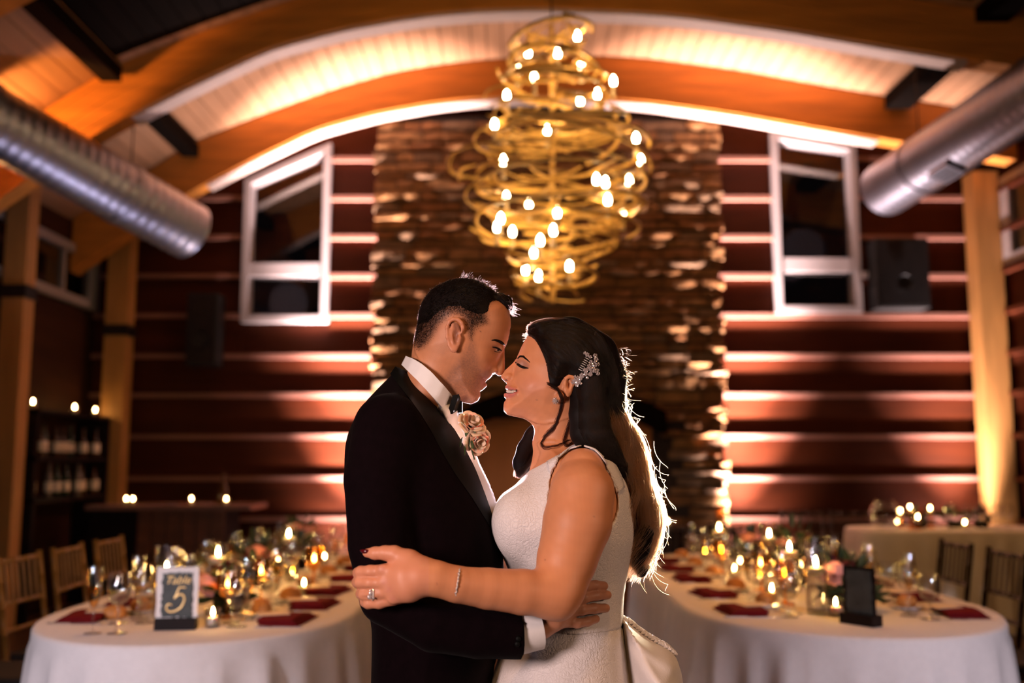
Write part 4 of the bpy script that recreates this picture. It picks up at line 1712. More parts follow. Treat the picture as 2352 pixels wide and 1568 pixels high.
class Vol:
    def __init__(self, lo, hi, h):
        self.lo = np.array(lo, float)
        self.h = h
        self.n = np.ceil((np.array(hi) - self.lo) / h).astype(int) + 1
        self.f = np.full(self.n, 0.08, np.float32)
        self.ax = [self.lo[i] + h * np.arange(self.n[i]) for i in range(3)]

    def sub(self, lo, hi):
        sl = []
        for i in range(3):
            a = int(np.clip(math.floor((lo[i] - self.lo[i]) / self.h), 0, self.n[i]))
            b = int(np.clip(math.ceil((hi[i] - self.lo[i]) / self.h) + 1, 0, self.n[i]))
            sl.append(slice(a, max(b, a)))
        X = self.ax[0][sl[0]].astype(np.float32)[:, None, None]
        Y = self.ax[1][sl[1]].astype(np.float32)[None, :, None]
        Z = self.ax[2][sl[2]].astype(np.float32)[None, None, :]
        return tuple(sl), X, Y, Z

    def merge(self, sl, d, k):
        if d.size:
            self.f[sl] = smin(self.f[sl], d, k) if k > 0 else np.minimum(self.f[sl], d)

    def carve(self, sl, d, k):
        """remove the body d"""
        if d.size:
            self.f[sl] = smaxf(self.f[sl], -d, k) if k > 0 else np.maximum(self.f[sl], -d)

    def _cap(self, a, b, ra, rb, k, pad=0.03):
        a, b = np.array(a, float), np.array(b, float)
        m = max(ra, rb) + k + pad
        sl, X, Y, Z = self.sub(np.minimum(a, b) - m, np.maximum(a, b) + m)
        e = b - a
        L = float(e @ e) + 1e-12
        px_, py_, pz_ = X - a[0], Y - a[1], Z - a[2]
        t = np.clip((px_ * e[0] + py_ * e[1] + pz_ * e[2]) / L, 0, 1)
        d = np.sqrt((px_ - t * e[0]) ** 2 + (py_ - t * e[1]) ** 2 + (pz_ - t * e[2]) ** 2) - (ra + (rb - ra) * t)
        return sl, d

    def cap(self, a, b, ra, rb=None, k=.01):
        sl, d = self._cap(a, b, ra, ra if rb is None else rb, k)
        self.merge(sl, d, k)

    def chain(self, pts, rad, k=.01, inner=.004):
        """tapered limb through pts; its own pieces are joined first so that it stays one tube"""
        pts = [np.array(p, float) for p in pts]
        m = max(rad) + k + .03
        lo = np.min(pts, 0) - m
        hi = np.max(pts, 0) + m
        sl, X, Y, Z = self.sub(lo, hi)
        D = None
        for a, b, ra, rb in zip(pts, pts[1:], rad, rad[1:]):
            e = b - a
            L = float(e @ e) + 1e-12
            px_, py_, pz_ = X - a[0], Y - a[1], Z - a[2]
            t = np.clip((px_ * e[0] + py_ * e[1] + pz_ * e[2]) / L, 0, 1)
            d = np.sqrt((px_ - t * e[0]) ** 2 + (py_ - t * e[1]) ** 2 + (pz_ - t * e[2]) ** 2) - (ra + (rb - ra) * t)
            D = d if D is None else smin(D, d, inner)
        self.merge(sl, D, k)

    def ell(self, c, r, k=.01, R=None, carve=False):
        c, r = np.array(c, float), np.array(r, float)
        m = r.max() + k + .03
        sl, X, Y, Z = self.sub(c - m, c + m)
        x, y, z = X - c[0], Y - c[1], Z - c[2]
        if R is not None:
            R = np.array(R)
            x, y, z = (R[0, 0] * x + R[0, 1] * y + R[0, 2] * z, R[1, 0] * x + R[1, 1] * y + R[1, 2] * z, R[2, 0] * x + R[2, 1] * y + R[2, 2] * z)
        k0 = np.sqrt((x / r[0]) ** 2 + (y / r[1]) ** 2 + (z / r[2]) ** 2)
        k1 = np.sqrt((x / r[0] ** 2) ** 2 + (y / r[1] ** 2) ** 2 + (z / r[2] ** 2) ** 2) + 1e-9
        d = k0 * (k0 - 1) / k1
        if carve:
            self.carve(sl, d, k)
        else:
            self.merge(sl, d, k)

    def slab(self, sl_lo, sl_hi, W, sd, yc, k=.008):
        """body symmetric about the plane y = yc: half width W(x, z), sd = 2-D signed distance of its side outline"""
        sl, X, Y, Z = self.sub(sl_lo, sl_hi)
        gx, gz = np.gradient(W, self.h)
        nrm = 1 / np.sqrt(1 + np.clip(gx * gx + gz * gz, 0, 16))
        ay = np.abs(Y - yc)
        din = (ay - W[:, None, :]) * nrm[:, None, :]
        dout = np.sqrt(ay * ay + np.maximum(sd, 0)[:, None, :] ** 2)
        d = np.where(sd[:, None, :] > 0, dout, din).astype(np.float32)
        self.merge(sl, np.clip(d, -.1, .1), k)

    def grid2(self, lo, hi):
        sl, X, Y, Z = self.sub(lo, hi)
        return np.broadcast_arrays(X[:, 0, :].astype(np.float64), Z[:, 0, :].astype(np.float64))

    def mesh(self, smooth=1, lam=.5):
        f = self.f
        s = f < 0
        n = np.zeros(tuple(x - 1 for x in f.shape), np.uint8)
        for i in (0, 1):
            for j in (0, 1):
                for k in (0, 1):
                    n += s[i:f.shape[0] - 1 + i, j:f.shape[1] - 1 + j, k:f.shape[2] - 1 + k]
        act = (n > 0) & (n < 8)
        I, J, K = np.nonzero(act)
        idx = np.full(act.shape, -1, np.int32)
        idx[I, J, K] = np.arange(len(I))
        acc = np.zeros((len(I), 3))
        cnt = np.zeros(len(I))
        cs = [(i, j, k) for i in (0, 1) for j in (0, 1) for k in (0, 1)]
        for a in cs:
            for axis in range(3):
                if a[axis]:
                    continue
                b = list(a)
                b[axis] = 1
                fa = f[I + a[0], J + a[1], K + a[2]]
                fb = f[I + b[0], J + b[1], K + b[2]]
                m = (fa < 0) != (fb < 0)
                t = np.where(m, fa / np.where(m, fa - fb, 1), 0)
                for q in range(3):
                    acc[:, q] += np.where(m, a[q] + (t if q == axis else 0), 0)
                cnt += m
        V = self.lo + (np.stack([I, J, K], 1) + acc / cnt[:, None]) * self.h
        faces = []
        for axis in range(3):
            u, v = [(1, 2), (2, 0), (0, 1)][axis]
            slA = [slice(1, -1)] * 3
            slB = [slice(1, -1)] * 3
            slA[axis] = slice(0, -1)
            slB[axis] = slice(1, None)
            A, B = s[tuple(slA)], s[tuple(slB)]
            e = np.nonzero(A != B)
            flip = A[e]
            base = [e[0] + 1, e[1] + 1, e[2] + 1]
            base[axis] = e[axis]

            def cell(du, dv):
                c = [base[0].copy(), base[1].copy(), base[2].copy()]
                c[u] -= du
                c[v] -= dv
                return idx[c[0], c[1], c[2]]
            q = np.stack([cell(0, 0), cell(1, 0), cell(1, 1), cell(0, 1)], 1)
            q[~flip] = q[~flip][:, ::-1]
            faces.append(q)
        F = np.concatenate(faces)
        F = F[(F >= 0).all(1)]
        E = np.concatenate([F[:, [0, 1]], F[:, [1, 2]], F[:, [2, 3]], F[:, [3, 0]]])
        for _ in range(smooth):
            for l in (lam, -lam * .96):
                sm = np.zeros_like(V)
                ct = np.zeros(len(V))
                for a, b in ((0, 1), (1, 0)):
                    for q in range(3):
                        sm[:, q] += np.bincount(E[:, a], V[E[:, b], q], len(V))
                    ct += np.bincount(E[:, a], minlength=len(V))
                V = V + l * (sm / np.maximum(ct, 1)[:, None] - V)
        return V, F


def np_mesh(name, V, F, mtl, parent=None, smooth=True):
    me = bpy.data.meshes.new(name)
    me.vertices.add(len(V))
    me.vertices.foreach_set('co', V.astype(np.float32).ravel())
    me.loops.add(F.size)
    me.loops.foreach_set('vertex_index', F.astype(np.int32).ravel())
    me.polygons.add(len(F))
    me.polygons.foreach_set('loop_start', np.arange(0, F.size, F.shape[1], dtype=np.int32))
    me.polygons.foreach_set('use_smooth', np.ones(len(F), bool))
    me.update(calc_edges=True)
    me.validate()
    if mtl:
        me.materials.append(mtl)
    return link(name, me, parent)


def to_px(V):
    """photo pixel of each world point"""
    c, s = math.cos(PITCH), math.sin(PITCH)
    x, y, z = V[:, 0], V[:, 1], V[:, 2] - CAM_Z
    d = c * y + s * z
    u = -s * y + c * z
    return 1176 + FPX * x / d, 784 - FPX * u / d


def set_tint(o, C):
    at = o.data.color_attributes.new('tint', 'FLOAT_COLOR', 'POINT')
    C4 = np.concatenate([C, np.ones((len(C), 1))], 1).astype(np.float32)
    at.data.foreach_set('color', C4.ravel())


def tint_mat(name, rough=.5, sss=.0, bump=.0, bscale=400, spec=.4, sheen=0.0):
    m = mat(name, (1, 1, 1), rough, spec=spec, sss=sss, bump=bump, bscale=(bscale,) * 3, sheen=sheen)
    nt = m.node_tree
    a = nd(nt, 'ShaderNodeVertexColor')
    a.layer_name = 'tint'
    nt.links.new(a.outputs[0], nt.nodes['Principled BSDF'].inputs['Base Color'])
    return m


def hair_mat(name, color, rough=.3, ior=1.28):
    m = bpy.data.materials.new(name)
    m.use_nodes = True
    nt = m.node_tree
    nt.nodes.clear()
    h = nd(nt, 'ShaderNodeBsdfHairPrincipled')
    h.parametrization = 'COLOR'
    h.inputs['Color'].default_value = (*color, 1)
    h.inputs['Roughness'].default_value = rough
    h.inputs['Radial Roughness'].default_value = .5
    h.inputs['IOR'].default_value = ior
    o = nd(nt, 'ShaderNodeOutputMaterial')
    nt.links.new(h.outputs[0], o.inputs[0])
    return m


def strands(name, P, r0, r1, mtl, parent):
    """P: (count, points, 3)"""
    N, K, _ = P.shape
    hc = bpy.data.hair_curves.new(name)
    hc.add_curves([K] * N)
    hc.attributes['position'].data.foreach_set('vector', P.astype(np.float32).ravel())
    ra = hc.attributes.get('radius') or hc.attributes.new('radius', 'FLOAT', 'POINT')
    R = np.broadcast_to(np.linspace(r0, r1, K)[None, :], (N, K))
    ra.data.foreach_set('value', R.astype(np.float32).ravel())
    hc.materials.append(mtl)
    o = bpy.data.objects.new(name, hc)
    COL.objects.link(o)
    o.parent = parent
    o['kind'] = 'stuff'
    return o


def resample(P, K):
    P = np.array(P, float)
    d = np.r_[0, np.cumsum(np.linalg.norm(np.diff(P, axis=0), axis=1))]
    t = np.linspace(0, d[-1], K)
    return np.stack([np.interp(t, d, P[:, i]) for i in range(P.shape[1])], 1)


def tri_sample(V, F, n, mask=None):
    """random points with normals on the quads of a mesh"""
    A, B, C_, D = V[F[:, 0]], V[F[:, 1]], V[F[:, 2]], V[F[:, 3]]
    N = np.cross(C_ - A, D - B)
    ar = np.linalg.norm(N, axis=1)
    w = ar.copy()
    if mask is not None:
        w = w * mask
    i = RNG.choice(len(F), n, p=w / w.sum())
    u, v = RNG.random((n, 1)), RNG.random((n, 1))
    P = (A[i] * (1 - u) + B[i] * u) * (1 - v) + (D[i] * (1 - u) + C_[i] * u) * v
    return P, N[i] / np.maximum(ar[i], 1e-12)[:, None]


def vnoise(P, s, seed=0):
    """cheap smooth noise, -1..1"""
    r = np.random.default_rng(seed)
    out = 0
    for k in range(5):
        d = r.normal(size=3) * s
        out = out + np.sin(P @ d + r.uniform(0, 6.28))
    return out / 3.0


# ribbon tube of several strands as one mesh (brows, lashes)
def strip(name, pts, rad, mtl, parent, n=6):
    return MB().tube(pts, rad, n).obj(name, mtl, parent, smooth=True)


M_SKIN = tint_mat('skin', .48, sss=.12, bump=.06, bscale=700, spec=.35)
M_HAIRB = hair_mat('bride_hair_fibre', (.007, .003, .002), .4)
M_HAIRLIT = hair_mat('bride_backlit_fibre', (.11, .042, .018), .3, 1.5)  # lighter than her other strands so waves and flyaways look backlit
M_HAIRG = hair_mat('groom_hair_fibre', (.005, .003, .0025), .4)
M_HAIRMASS = mat('hair_mass', (.007, .0035, .003), .6, var=.5, scale=(90, 90, 90), spec=.12)
M_BROW = mat('brow_hair', (.010, .005, .004), .7, var=.3, scale=(90, 90, 90), spec=.1)
M_JACKET = mat('midnight_wool', (.0045, .0014, .0024), .9, var=.3, scale=(60, 60, 60), sheen=.015, bump=.1, bscale=(500, 500, 500), spec=.05)
M_SATIN = mat('black_satin', (.003, .003, .003), .6, var=.2, scale=(40, 40, 40), spec=.12)
M_SHIRT = mat('white_shirt', (.84, .80, .80), .7, var=.04, scale=(60, 60, 60), bump=.05, bscale=(500, 500, 500))
M_TEETH = mat('teeth', (.75, .62, .50), .25, var=.05, scale=(90, 90, 90))
M_EYE = mat('eye_white', (.55, .45, .40), .15, var=.05, scale=(90, 90, 90))
M_IRIS = mat('iris', (.015, .007, .004), .1, var=.3, scale=(300, 300, 300))
M_DIAMOND = mat('crystal', (.55, .46, .45), .06, metal=.35, spec=1.0, coat=1.0, var=.1, scale=(200, 200, 200))
M_SILVER = mat('silver', (.85, .76, .70), .15, spec=1.0, coat=1.0, var=.1, scale=(100, 100, 100))
M_NAIL = mat('wine_nail_varnish', (.09, .004, .008), .15, var=.1, scale=(100, 100, 100))


def lace_mat(name, color, bump_s, scale):
    m = mat(name, color, .55, spec=.4, sheen=.25)
    nt = m.node_tree
    b = nt.nodes['Principled BSDF']
    tc = nd(nt, 'ShaderNodeTexCoord')
    no = nd(nt, 'ShaderNodeTexNoise')
    no.inputs['Scale'].default_value = scale * .35
    vo = nd(nt, 'ShaderNodeTexVoronoi', feature='DISTANCE_TO_EDGE')
    vo.inputs['Scale'].default_value = scale
    mixv = nd(nt, 'ShaderNodeMixRGB')
    mixv.inputs[0].default_value = .12
    nt.links.new(tc.outputs['Object'], no.inputs['Vector'])
    nt.links.new(tc.outputs['Object'], mixv.inputs[1])
    nt.links.new(no.outputs['Color'], mixv.inputs[2])
    nt.links.new(mixv.outputs[0], vo.inputs['Vector'])
    n2 = nd(nt, 'ShaderNodeTexNoise')
    n2.inputs['Scale'].default_value = scale * 5
    nt.links.new(tc.outputs['Object'], n2.inputs['Vector'])
    ad = nd(nt, 'ShaderNodeMath', operation='ADD')
    rm_ = nd(nt, 'ShaderNodeMapRange')
    rm_.inputs['From Max'].default_value = .12
    nt.links.new(vo.outputs[0], rm_.inputs[0])
    nt.links.new(rm_.outputs[0], ad.inputs[0])
    nt.links.new(n2.outputs['Fac'], ad.inputs[1])
    bp = nd(nt, 'ShaderNodeBump')
    bp.inputs['Strength'].default_value = bump_s
    bp.inputs['Distance'].default_value = .003
    nt.links.new(ad.outputs[0], bp.inputs['Height'])
    nt.links.new(bp.outputs[0], b.inputs['Normal'])
    return m


M_LACE = lace_mat('ivory_lace', (.80, .73, .72), .36, 80)
M_SATINW = mat('ivory_satin', (.80, .72, .69), .45, var=.05, scale=(30, 30, 30), bump=.08, bscale=(300, 300, 300), sheen=.1)
# ================================================================== GROOM
from mathutils.bvhtree import BVHTree


def tree_of(V, F):
    return BVHTree.FromPolygons([tuple(v) for v in V], [tuple(int(i) for i in f) for f in F])


def cast(tree, px, py, off=0.0):
    """point of a surface seen at a pixel of the photograph, pulled off it by off metres"""
    d = px_ray(px, py).normalized()
    hit = tree.ray_cast(Vector((0, 0, CAM_Z)), d)
    if hit[0] is None:
        return Vector(at_y(px, py, Y0))
    return hit[0] + hit[1] * off


def bump2(X, Z, px, py, rx, rz, amp, rot=0.0, Y=Y0 - .05):
    cx, cz = w2(px, py, Y)
    c, s = math.cos(rot), math.sin(rot)
    u = (X - cx) * c + (Z - cz) * s
    v = -(X - cx) * s + (Z - cz) * c
    return amp * np.exp(-(u / (rx * PXM)) ** 2 - (v / (rz * PXM)) ** 2)


class Head:
    def __init__(self, vol, poly_px, yc, wmax, R, scale_axis=None):
        self.yc = yc
        P = poly_w(poly_px)
        self.lo = (P[:, 0].min() - .03, yc - .13, P[:, 1].min() - .03)
        self.hi = (P[:, 0].max() + .03, yc + .13, P[:, 1].max() + .03)
        self.vol = vol
        self.X, self.Z = vol.grid2(self.lo, self.hi)
        self.sd = sd_poly(self.X, self.Z, P)
        t = np.clip(-self.sd / R, 0, 1)
        self.W = wmax * np.sqrt(np.maximum(1 - (1 - t) ** 2, 0))
        if scale_axis is not None:
            (ax_, az_), (bx_, bz), pts = scale_axis
            u = ((self.X - ax_) * (bx_ - ax_) + (self.Z - az_) * (bz - az_)) / ((bx_ - ax_) ** 2 + (bz - az_) ** 2)
            self.W = self.W * np.interp(u, [p[0] for p in pts], [p[1] for p in pts])

    def thin(self, poly_px, wmax, R, k=.004, n=4):
        P = poly_w(poly_px, n=n)
        sd = sd_poly(self.X, self.Z, P)
        t = np.clip(-sd / R, 0, 1)
        w = wmax * np.sqrt(np.maximum(1 - (1 - t) ** 2, 0))
        self.W = np.where(sd < 0, smaxf(self.W, w, k), self.W) if k else np.maximum(self.W, w)
        self.sd = np.minimum(self.sd, sd)
        return sd

    def at(self, px, py):
        for it in range(2):
            Y = self.yc - .04 if it == 0 else self.yc - w
            x, z = w2(px, py, Y)
            i = np.clip((x - self.X[0, 0]) / self.vol.h, 0, self.W.shape[0] - 2)
            j = np.clip((z - self.Z[0, 0]) / self.vol.h, 0, self.W.shape[1] - 2)
            w = float(self.W[int(round(i)), int(round(j))])
        return w

    def p(self, px, py, off=0.0):
        """3-D point on the near side at a pixel; off > 0 lies outside the skin"""
        y = self.yc - self.at(px, py) - off
        return w3(px, py, y)

    def commit(self, k=.006):
        self.vol.slab(self.lo, self.hi, np.maximum(self.W, 0), self.sd, self.yc, k)


def hull(pxs, rot=None):
    return pxs


YG = 1.865
gv = Vol((w2(765, 1600)[0], 1.49, w2(1000, 1640)[1]), (w2(1425, 900)[0], 2.20, w2(1000, 615)[1]), .0023)
G_FACE = [(1168, 702), (1172, 728), (1172.5, 744), (1169.5, 766), (1164.5, 785), (1159, 796), (1154, 808), (1147, 826), (1140, 843), (1132, 855), (1127, 864),
          (1117, 872), (1111, 884), (1105, 893), (1101, 901), (1101, 912), (1094, 921), (1081, 926), (1066, 923), (1050, 918), (1030, 903), (1005, 875),
          (980, 850), (958, 818), (953, 800), (957, 772), (961, 742), (967, 706), (981, 682), (1004, 661), (1034, 646), (1060, 640), (1085, 643),
          (1108, 652), (1131, 668), (1152, 686)]
ga, gb = w2(1060, 740), w2(1092, 915)
gh = Head(gv, G_FACE, YG, .0765, .080, (ga, gb, [(-.6, 1.0), (.1, 1.0), (.45, .93), (.75, .84), (1.1, .74)]))
gh.thin([(1157, 800), (1158.5, 812), (1159, 826), (1159, 843), (1155.5, 855), (1147, 862), (1137, 856), (1130, 856), (1118, 852), (1130, 830), (1142, 806)], .0105, .011, .006)
gh.thin([(1131, 856), (1128, 864), (1119, 870.5), (1116.5, 876), (1106, 873), (1108, 862), (1120, 853)], .020, .014, .003)
gh.thin([(1116, 878.5), (1118, 884), (1112, 890.5), (1104, 896), (1096, 892), (1102, 878)], .019, .014, .003)
gh.thin([(1101, 900), (1101.5, 911), (1094, 920.5), (1081, 926), (1068, 920), (1078, 900)], .022, .018, .004)
X, Z = gh.X, gh.Z
gh.W -= bump2(X, Z, 1141, 801, 13, 8, .0065, -.25)          # eye socket
gh.W += bump2(X, Z, 1146, 788, 16, 5, .0025, -.3)           # brow ridge
gh.W += bump2(X, Z, 1112, 822, 20, 14, .0050, -.6)          # cheek raised by the smile
gh.W -= bump2(X, Z, 1122, 846, 5, 16, .0040, -.5)           # fold from the nostril to the mouth
gh.W -= bump2(X, Z, 1098, 872, 5, 14, .0030, -.35)
gh.W -= bump2(X, Z, 1110, 745, 22, 26, .0030)               # temple
gh.W += bump2(X, Z, 1045, 880, 26, 12, .0030, .55)          # jaw angle
gh.W -= bump2(X, Z, 1075, 850, 26, 20, .0020)
gh.commit(.004)
# nose wings, nostril
for s in (-1, 1):
    gv.ell(w3(1132.5, 850, YG) + np.array([0, s * .0125, 0]), (.0085, .0062, .0070), .006)
    gv.ell(w3(1139, 859.5, YG) + np.array([0, s * .0085, 0]), (.0058, .0034, .0026), .002, carve=True)
    # lids
    e = gh.p(1142, 801)
    e = np.array([e[0], YG + s * (YG - e[1]), e[2]])
    gv.ell(e + np.array([0, -s * .0045, 0]), (.0115, .0085, .0080), .005)
# mouth slit
m0 = gh.p(1106, 866)
gv.cap(w3(1118, 877, YG), w3(1118, 877, YG), .0001, .0001, .0)
for a, b_ in (((1117.5, 876.5), (1108, 868)), ((1108, 868), (1101, 862))):
    pa, pb = gh.p(*a), gh.p(*b_)
    sl, d = gv._cap(pa, pb, .0026, .0020, .003)
    gv.carve(sl, d, .003)
# neck
gv.chain([w3(1024, 800, YG), w3(1002, 860, YG), w3(972, 925, YG + .005), w3(965, 1020, YG + .005)], [.056, .052, .047, .060], .022)
# ears
EC = w3(1044, 768, YG)


def ear(vol, head, pts_helix, center, half, rot, r, conch, tragus, lobe, anti, tilt=.35):
    """one ear on the near side and its mirror image"""
    base = head.at(*center)
    for s in (-1, 1):
        def q(px, py, out):
            w = head.yc - base - out
            p = w3(px, py, head.yc - base - out)
            return np.array([p[0], head.yc + s * (head.yc - p[1]), p[2]])
        cc = q(*center, .004)
        cr, sr = math.cos(rot), math.sin(rot)
        R = np.array([[cr, 0, sr], [0, 1, 0], [-sr, 0, cr]])
        vol.ell(cc, (half[0] * PXM, .0058, half[1] * PXM), .006, R)
        vol.ell(q(*conch[:2], .0120), (conch[2] * PXM, .0075, conch[3] * PXM), .003, R, carve=True)
        n = len(pts_helix)
        H = [q(a, b_, .0075 + .0055 * math.sin(PI * min(1, (i + .5) / n * 1.15))) for i, (a, b_) in enumerate(pts_helix)]
        vol.chain(H, [r * (1.0 if i else .7) for i in range(n)], .003)
        vol.chain([q(a, b_, .0085) for a, b_ in anti], [r * .75] * len(anti), .003)
        vol.ell(q(*lobe, .006), (.0065, .0045, .0075), .004)
        vol.ell(q(*tragus, .0065), (.0042, .0038, .0055), .003)


ear(gv, gh, [(1060, 764), (1063, 752), (1060, 741), (1053, 734), (1042, 732), (1032, 738), (1026.5, 752), (1027.5, 774), (1032, 792), (1037, 803)],
    (1044, 768), (15, 33), .12, .0029, (1047, 772, 8, 15), (1055, 777), (1043, 801), [(1041, 745), (1036, 758), (1036, 775), (1041, 789)])

# trunk and arms of the body under the clothes
gv.chain([w3(955, 1085, 1.87), w3(965, 1180, 1.87), w3(985, 1350, 1.87), w3(1000, 1630, 1.87)], [.080, .100, .095, .100], .03)


def hand_pts(L):
    return [w3(*p) for p in L]


G_FING = [  # groom's hand spread on the bride's waist: (px, py, depth), radius in photo pixels
    ([(1322, 1362, 1.712), (1345, 1345, 1.716), (1368, 1344, 1.730), (1387, 1345, 1.748)], [12, 11, 10.5, 9.5]),
    ([(1316, 1384, 1.710), (1342, 1372, 1.714), (1370, 1367, 1.728), (1395, 1366, 1.752)], [12, 11, 10.5, 9.5]),
    ([(1310, 1406, 1.710), (1336, 1400, 1.714), (1364, 1397, 1.728), (1391, 1396, 1.750)], [11.5, 11, 10.5, 9.5]),
    ([(1304, 1428, 1.712), (1326, 1431, 1.716), (1350, 1427, 1.728), (1369, 1421, 1.742)], [11, 10, 9.5, 8.5]),
]


def mirror(P, yc):
    return [np.array([p[0], 2 * yc - p[1], p[2]]) for p in P]


for side in (0, 1):
    f = (lambda P: mirror(P, 1.872)) if side else (lambda P: P)
    # arm
    gv.chain(f(hand_pts([(905, 990, 1.715), (870, 1110, 1.690), (872, 1250, 1.68), (893, 1368, 1.67), (1000, 1430, 1.66), (1110, 1450, 1.665), (1200, 1447, 1.68), (1240, 1432, 1.695)])),
             [.040, .040, .036, .033, .031, .028, .025, .024], .015)
    # palm
    for P, r in G_FING:
        b0 = np.array(w3(*P[0]))
        gv.chain(f([w3(1240, 1428, 1.695), w3((1240 + P[0][0]) / 2, (1428 + P[0][1]) / 2 - 3, 1.695), b0]), [.022, .016, r[0] * PXM], .010)
        gv.chain(f(hand_pts(P)), [x * PXM for x in r], .0025)
    gv.chain(f(hand_pts([(1255, 1415, 1.70), (1285, 1378, 1.715), (1300, 1350, 1.725), (1305, 1330, 1.735)])), [.017, .013, .011, .009], .006)
V, F = gv.mesh(1)
gtree = tree_of(V, F)
groom = np_mesh('person', V, F, M_SKIN)
tag(groom, 'man with short dark hair in a black tuxedo, nose to nose with the bride', 'person')
# skin colour
px_, py_ = to_px(V)
C = np.tile(np.array([.56, .225, .105]), (len(V), 1))
C *= (1 + .05 * vnoise(V, 90, 1) + .04 * vnoise(V, 400, 2))[:, None]


def pmask(poly, soft):
    sd = sd_poly(px_, py_, crom(poly, 4))
    return 1 - sstep(sd, -soft, soft)


def blend(mask, col, amt=1.0):
    global C
    m = (mask * amt)[:, None]
    C = C * (1 - m) + np.array(col) * m


headm = py_ < 960
G_HAIRLINE = [(1190, 722), (1172, 714), (1160, 703), (1147, 694), (1136, 697), (1126, 706), (1124, 724), (1126, 745), (1112, 750), (1098, 757), (1092, 772), (1086, 786),
              (1076, 782), (1070, 765), (1064, 742), (1056, 731), (1040, 728), (1026, 738), (1012, 752), (1002, 770), (990, 788), (972, 804), (950, 800), (930, 740), (960, 640), (1050, 610), (1150, 640)]
beard = pmask([(1085, 780), (1094, 800), (1098, 830), (1110, 852), (1126, 858), (1118, 872), (1112, 890), (1102, 902), (1100, 915), (1080, 930), (1040, 912), (1015, 880), (1040, 845), (1062, 815), (1074, 790)], 10)
blend(beard * headm * (.45 + .55 * RNG.random(len(V))), (.16, .085, .070), .62)
blend(pmask([(1131, 848), (1128, 864), (1119, 870), (1108, 866), (1112, 852)], 4) * headm, (.22, .11, .08), .4)
blend(pmask([(1119, 868), (1118.5, 885), (1111, 890), (1103, 880), (1108, 866)], 2) * headm, (.42, .15, .12), .8)
hairm = sstep(-sd_poly(px_, py_, crom(G_HAIRLINE, 4)), -5, 18) * headm
blend(hairm * (.75 + .25 * RNG.random(len(V))), (.030, .016, .014), .97)
fadem = hairm * sstep(-sd_poly(px_, py_, crom(G_HAIRLINE, 4)), -3, 8)
earm = pmask([(1064, 735), (1066, 760), (1056, 806), (1034, 808), (1022, 770), (1028, 732)], 3) * headm * (V[:, 1] < YG - .079)
blend(earm, (.64, .27, .16), .75)
blend(pmask([(1133, 792), (1153, 799), (1150, 806), (1135, 804)], 3) * headm, (.36, .17, .12), .6)
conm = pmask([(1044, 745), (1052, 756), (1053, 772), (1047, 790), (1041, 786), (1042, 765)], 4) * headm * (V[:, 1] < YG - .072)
blend(conm, (.20, .065, .035), .8)  # shade of the ear hollow painted into the skin
blend((np.hypot(px_ - 1103, py_ - 760) < 1.8) * headm, (.12, .05, .035), .8)
blend((py_ > 1330) * (px_ > 1225), (.52, .24, .155), .7)
set_tint(groom, C)

# brows, lashes, eye, teeth
for nm, pts, rad, off, m in (
        ('eyebrow', [(1129, 781), (1136, 780.5), (1144, 782.5), (1152, 787), (1158, 791)], [1.2, 2.6, 3.4, 3.4, 1.6], .0006, M_BROW),
        ('eyelashes', [(1131, 796.5), (1138, 797.5), (1145, 800.5), (1151.5, 805)], [.9, 1.7, 2.2, 1.2], .0006, M_BROW),
        ('lower_lashes', [(1135, 806), (1142, 808), (1149, 808)], [.5, .9, .7], .0003, M_BROW)):
    P = [cast(gtree, a, b_, off) for a, b_ in pts]
    P = resample(P, 14)
    R_ = np.interp(np.linspace(0, 1, 14), np.linspace(0, 1, len(rad)), rad) * PXM
    strip(nm, P, list(R_), m, groom)
e = cast(gtree, 1145, 803, -.0030)
MB().lathe([(0, -.004), (.003, -.003), (.0042, 0), (.003, .003), (0, .004)], 12, e, (-.5, -1, -.1)).obj('eye', M_IRIS, groom, smooth=True)
teeth = [cast(gtree, 1116, 872, -.001), cast(gtree, 1111, 868.5, -.0012), cast(gtree, 1107, 866, -.0018)]
strip('teeth', teeth, [.0012, .0018, .001], M_TEETH, groom)

# hair: a close cap over the skull with cropped strands growing from it
hx = Vol((gh.lo[0], gh.lo[1], gh.lo[2] + .04), (gh.hi[0], gh.hi[1], gh.hi[2]), .0024)
hh = Head(hx, G_FACE, YG, .0765, .080, (ga, gb, [(-.6, 1.0), (.1, 1.0), (.45, .93), (.75, .84), (1.1, .74)]))
G_CAPLINE = [(1190, 722), (1172, 714), (1160, 703), (1147, 694), (1136, 697), (1126, 706), (1122, 722), (1108, 730), (1088, 728), (1062, 716), (1034, 716), (1008, 730), (984, 752), (960, 772), (945, 770), (930, 740), (960, 640), (1050, 610), (1150, 640)]
hairp = poly_w(G_CAPLINE, n=4)
sdh = sd_poly(hh.X, hh.Z, hairp)
th = .0075 * sstep(-sdh, 2 * PXM, 60 * PXM) + .0003
hh.W = np.where(hh.sd < 0, hh.W + th * 1.0, 0)
hh.sd = hh.sd - th
tt = np.clip(-hh.sd / .080, 0, 1)
hh.W = np.maximum(hh.W, .0765 * np.sqrt(np.maximum(1 - (1 - tt) ** 2, 0)))
hh.W = hh.W + .0009 * vnoise(np.stack([hh.X.ravel(), hh.Z.ravel(), 0 * hh.X.ravel()], 1), 320, 3).reshape(hh.X.shape) * sstep(-sdh, 0, 40 * PXM)
hh.commit(0)
hx.chain([w3(1150, 683, YG), w3(1164, 692, YG), w3(1170, 705, YG)], [.009, .010, .007], .008)
for s in (-1, 1):
    hx.chain([w3(1146, 684, YG + s * .03), w3(1160, 694, YG + s * .026), w3(1165, 708, YG + s * .024)], [.008, .009, .006], .008)
sl, X3, Y3, Z3 = hx.sub(hh.lo, hh.hi)
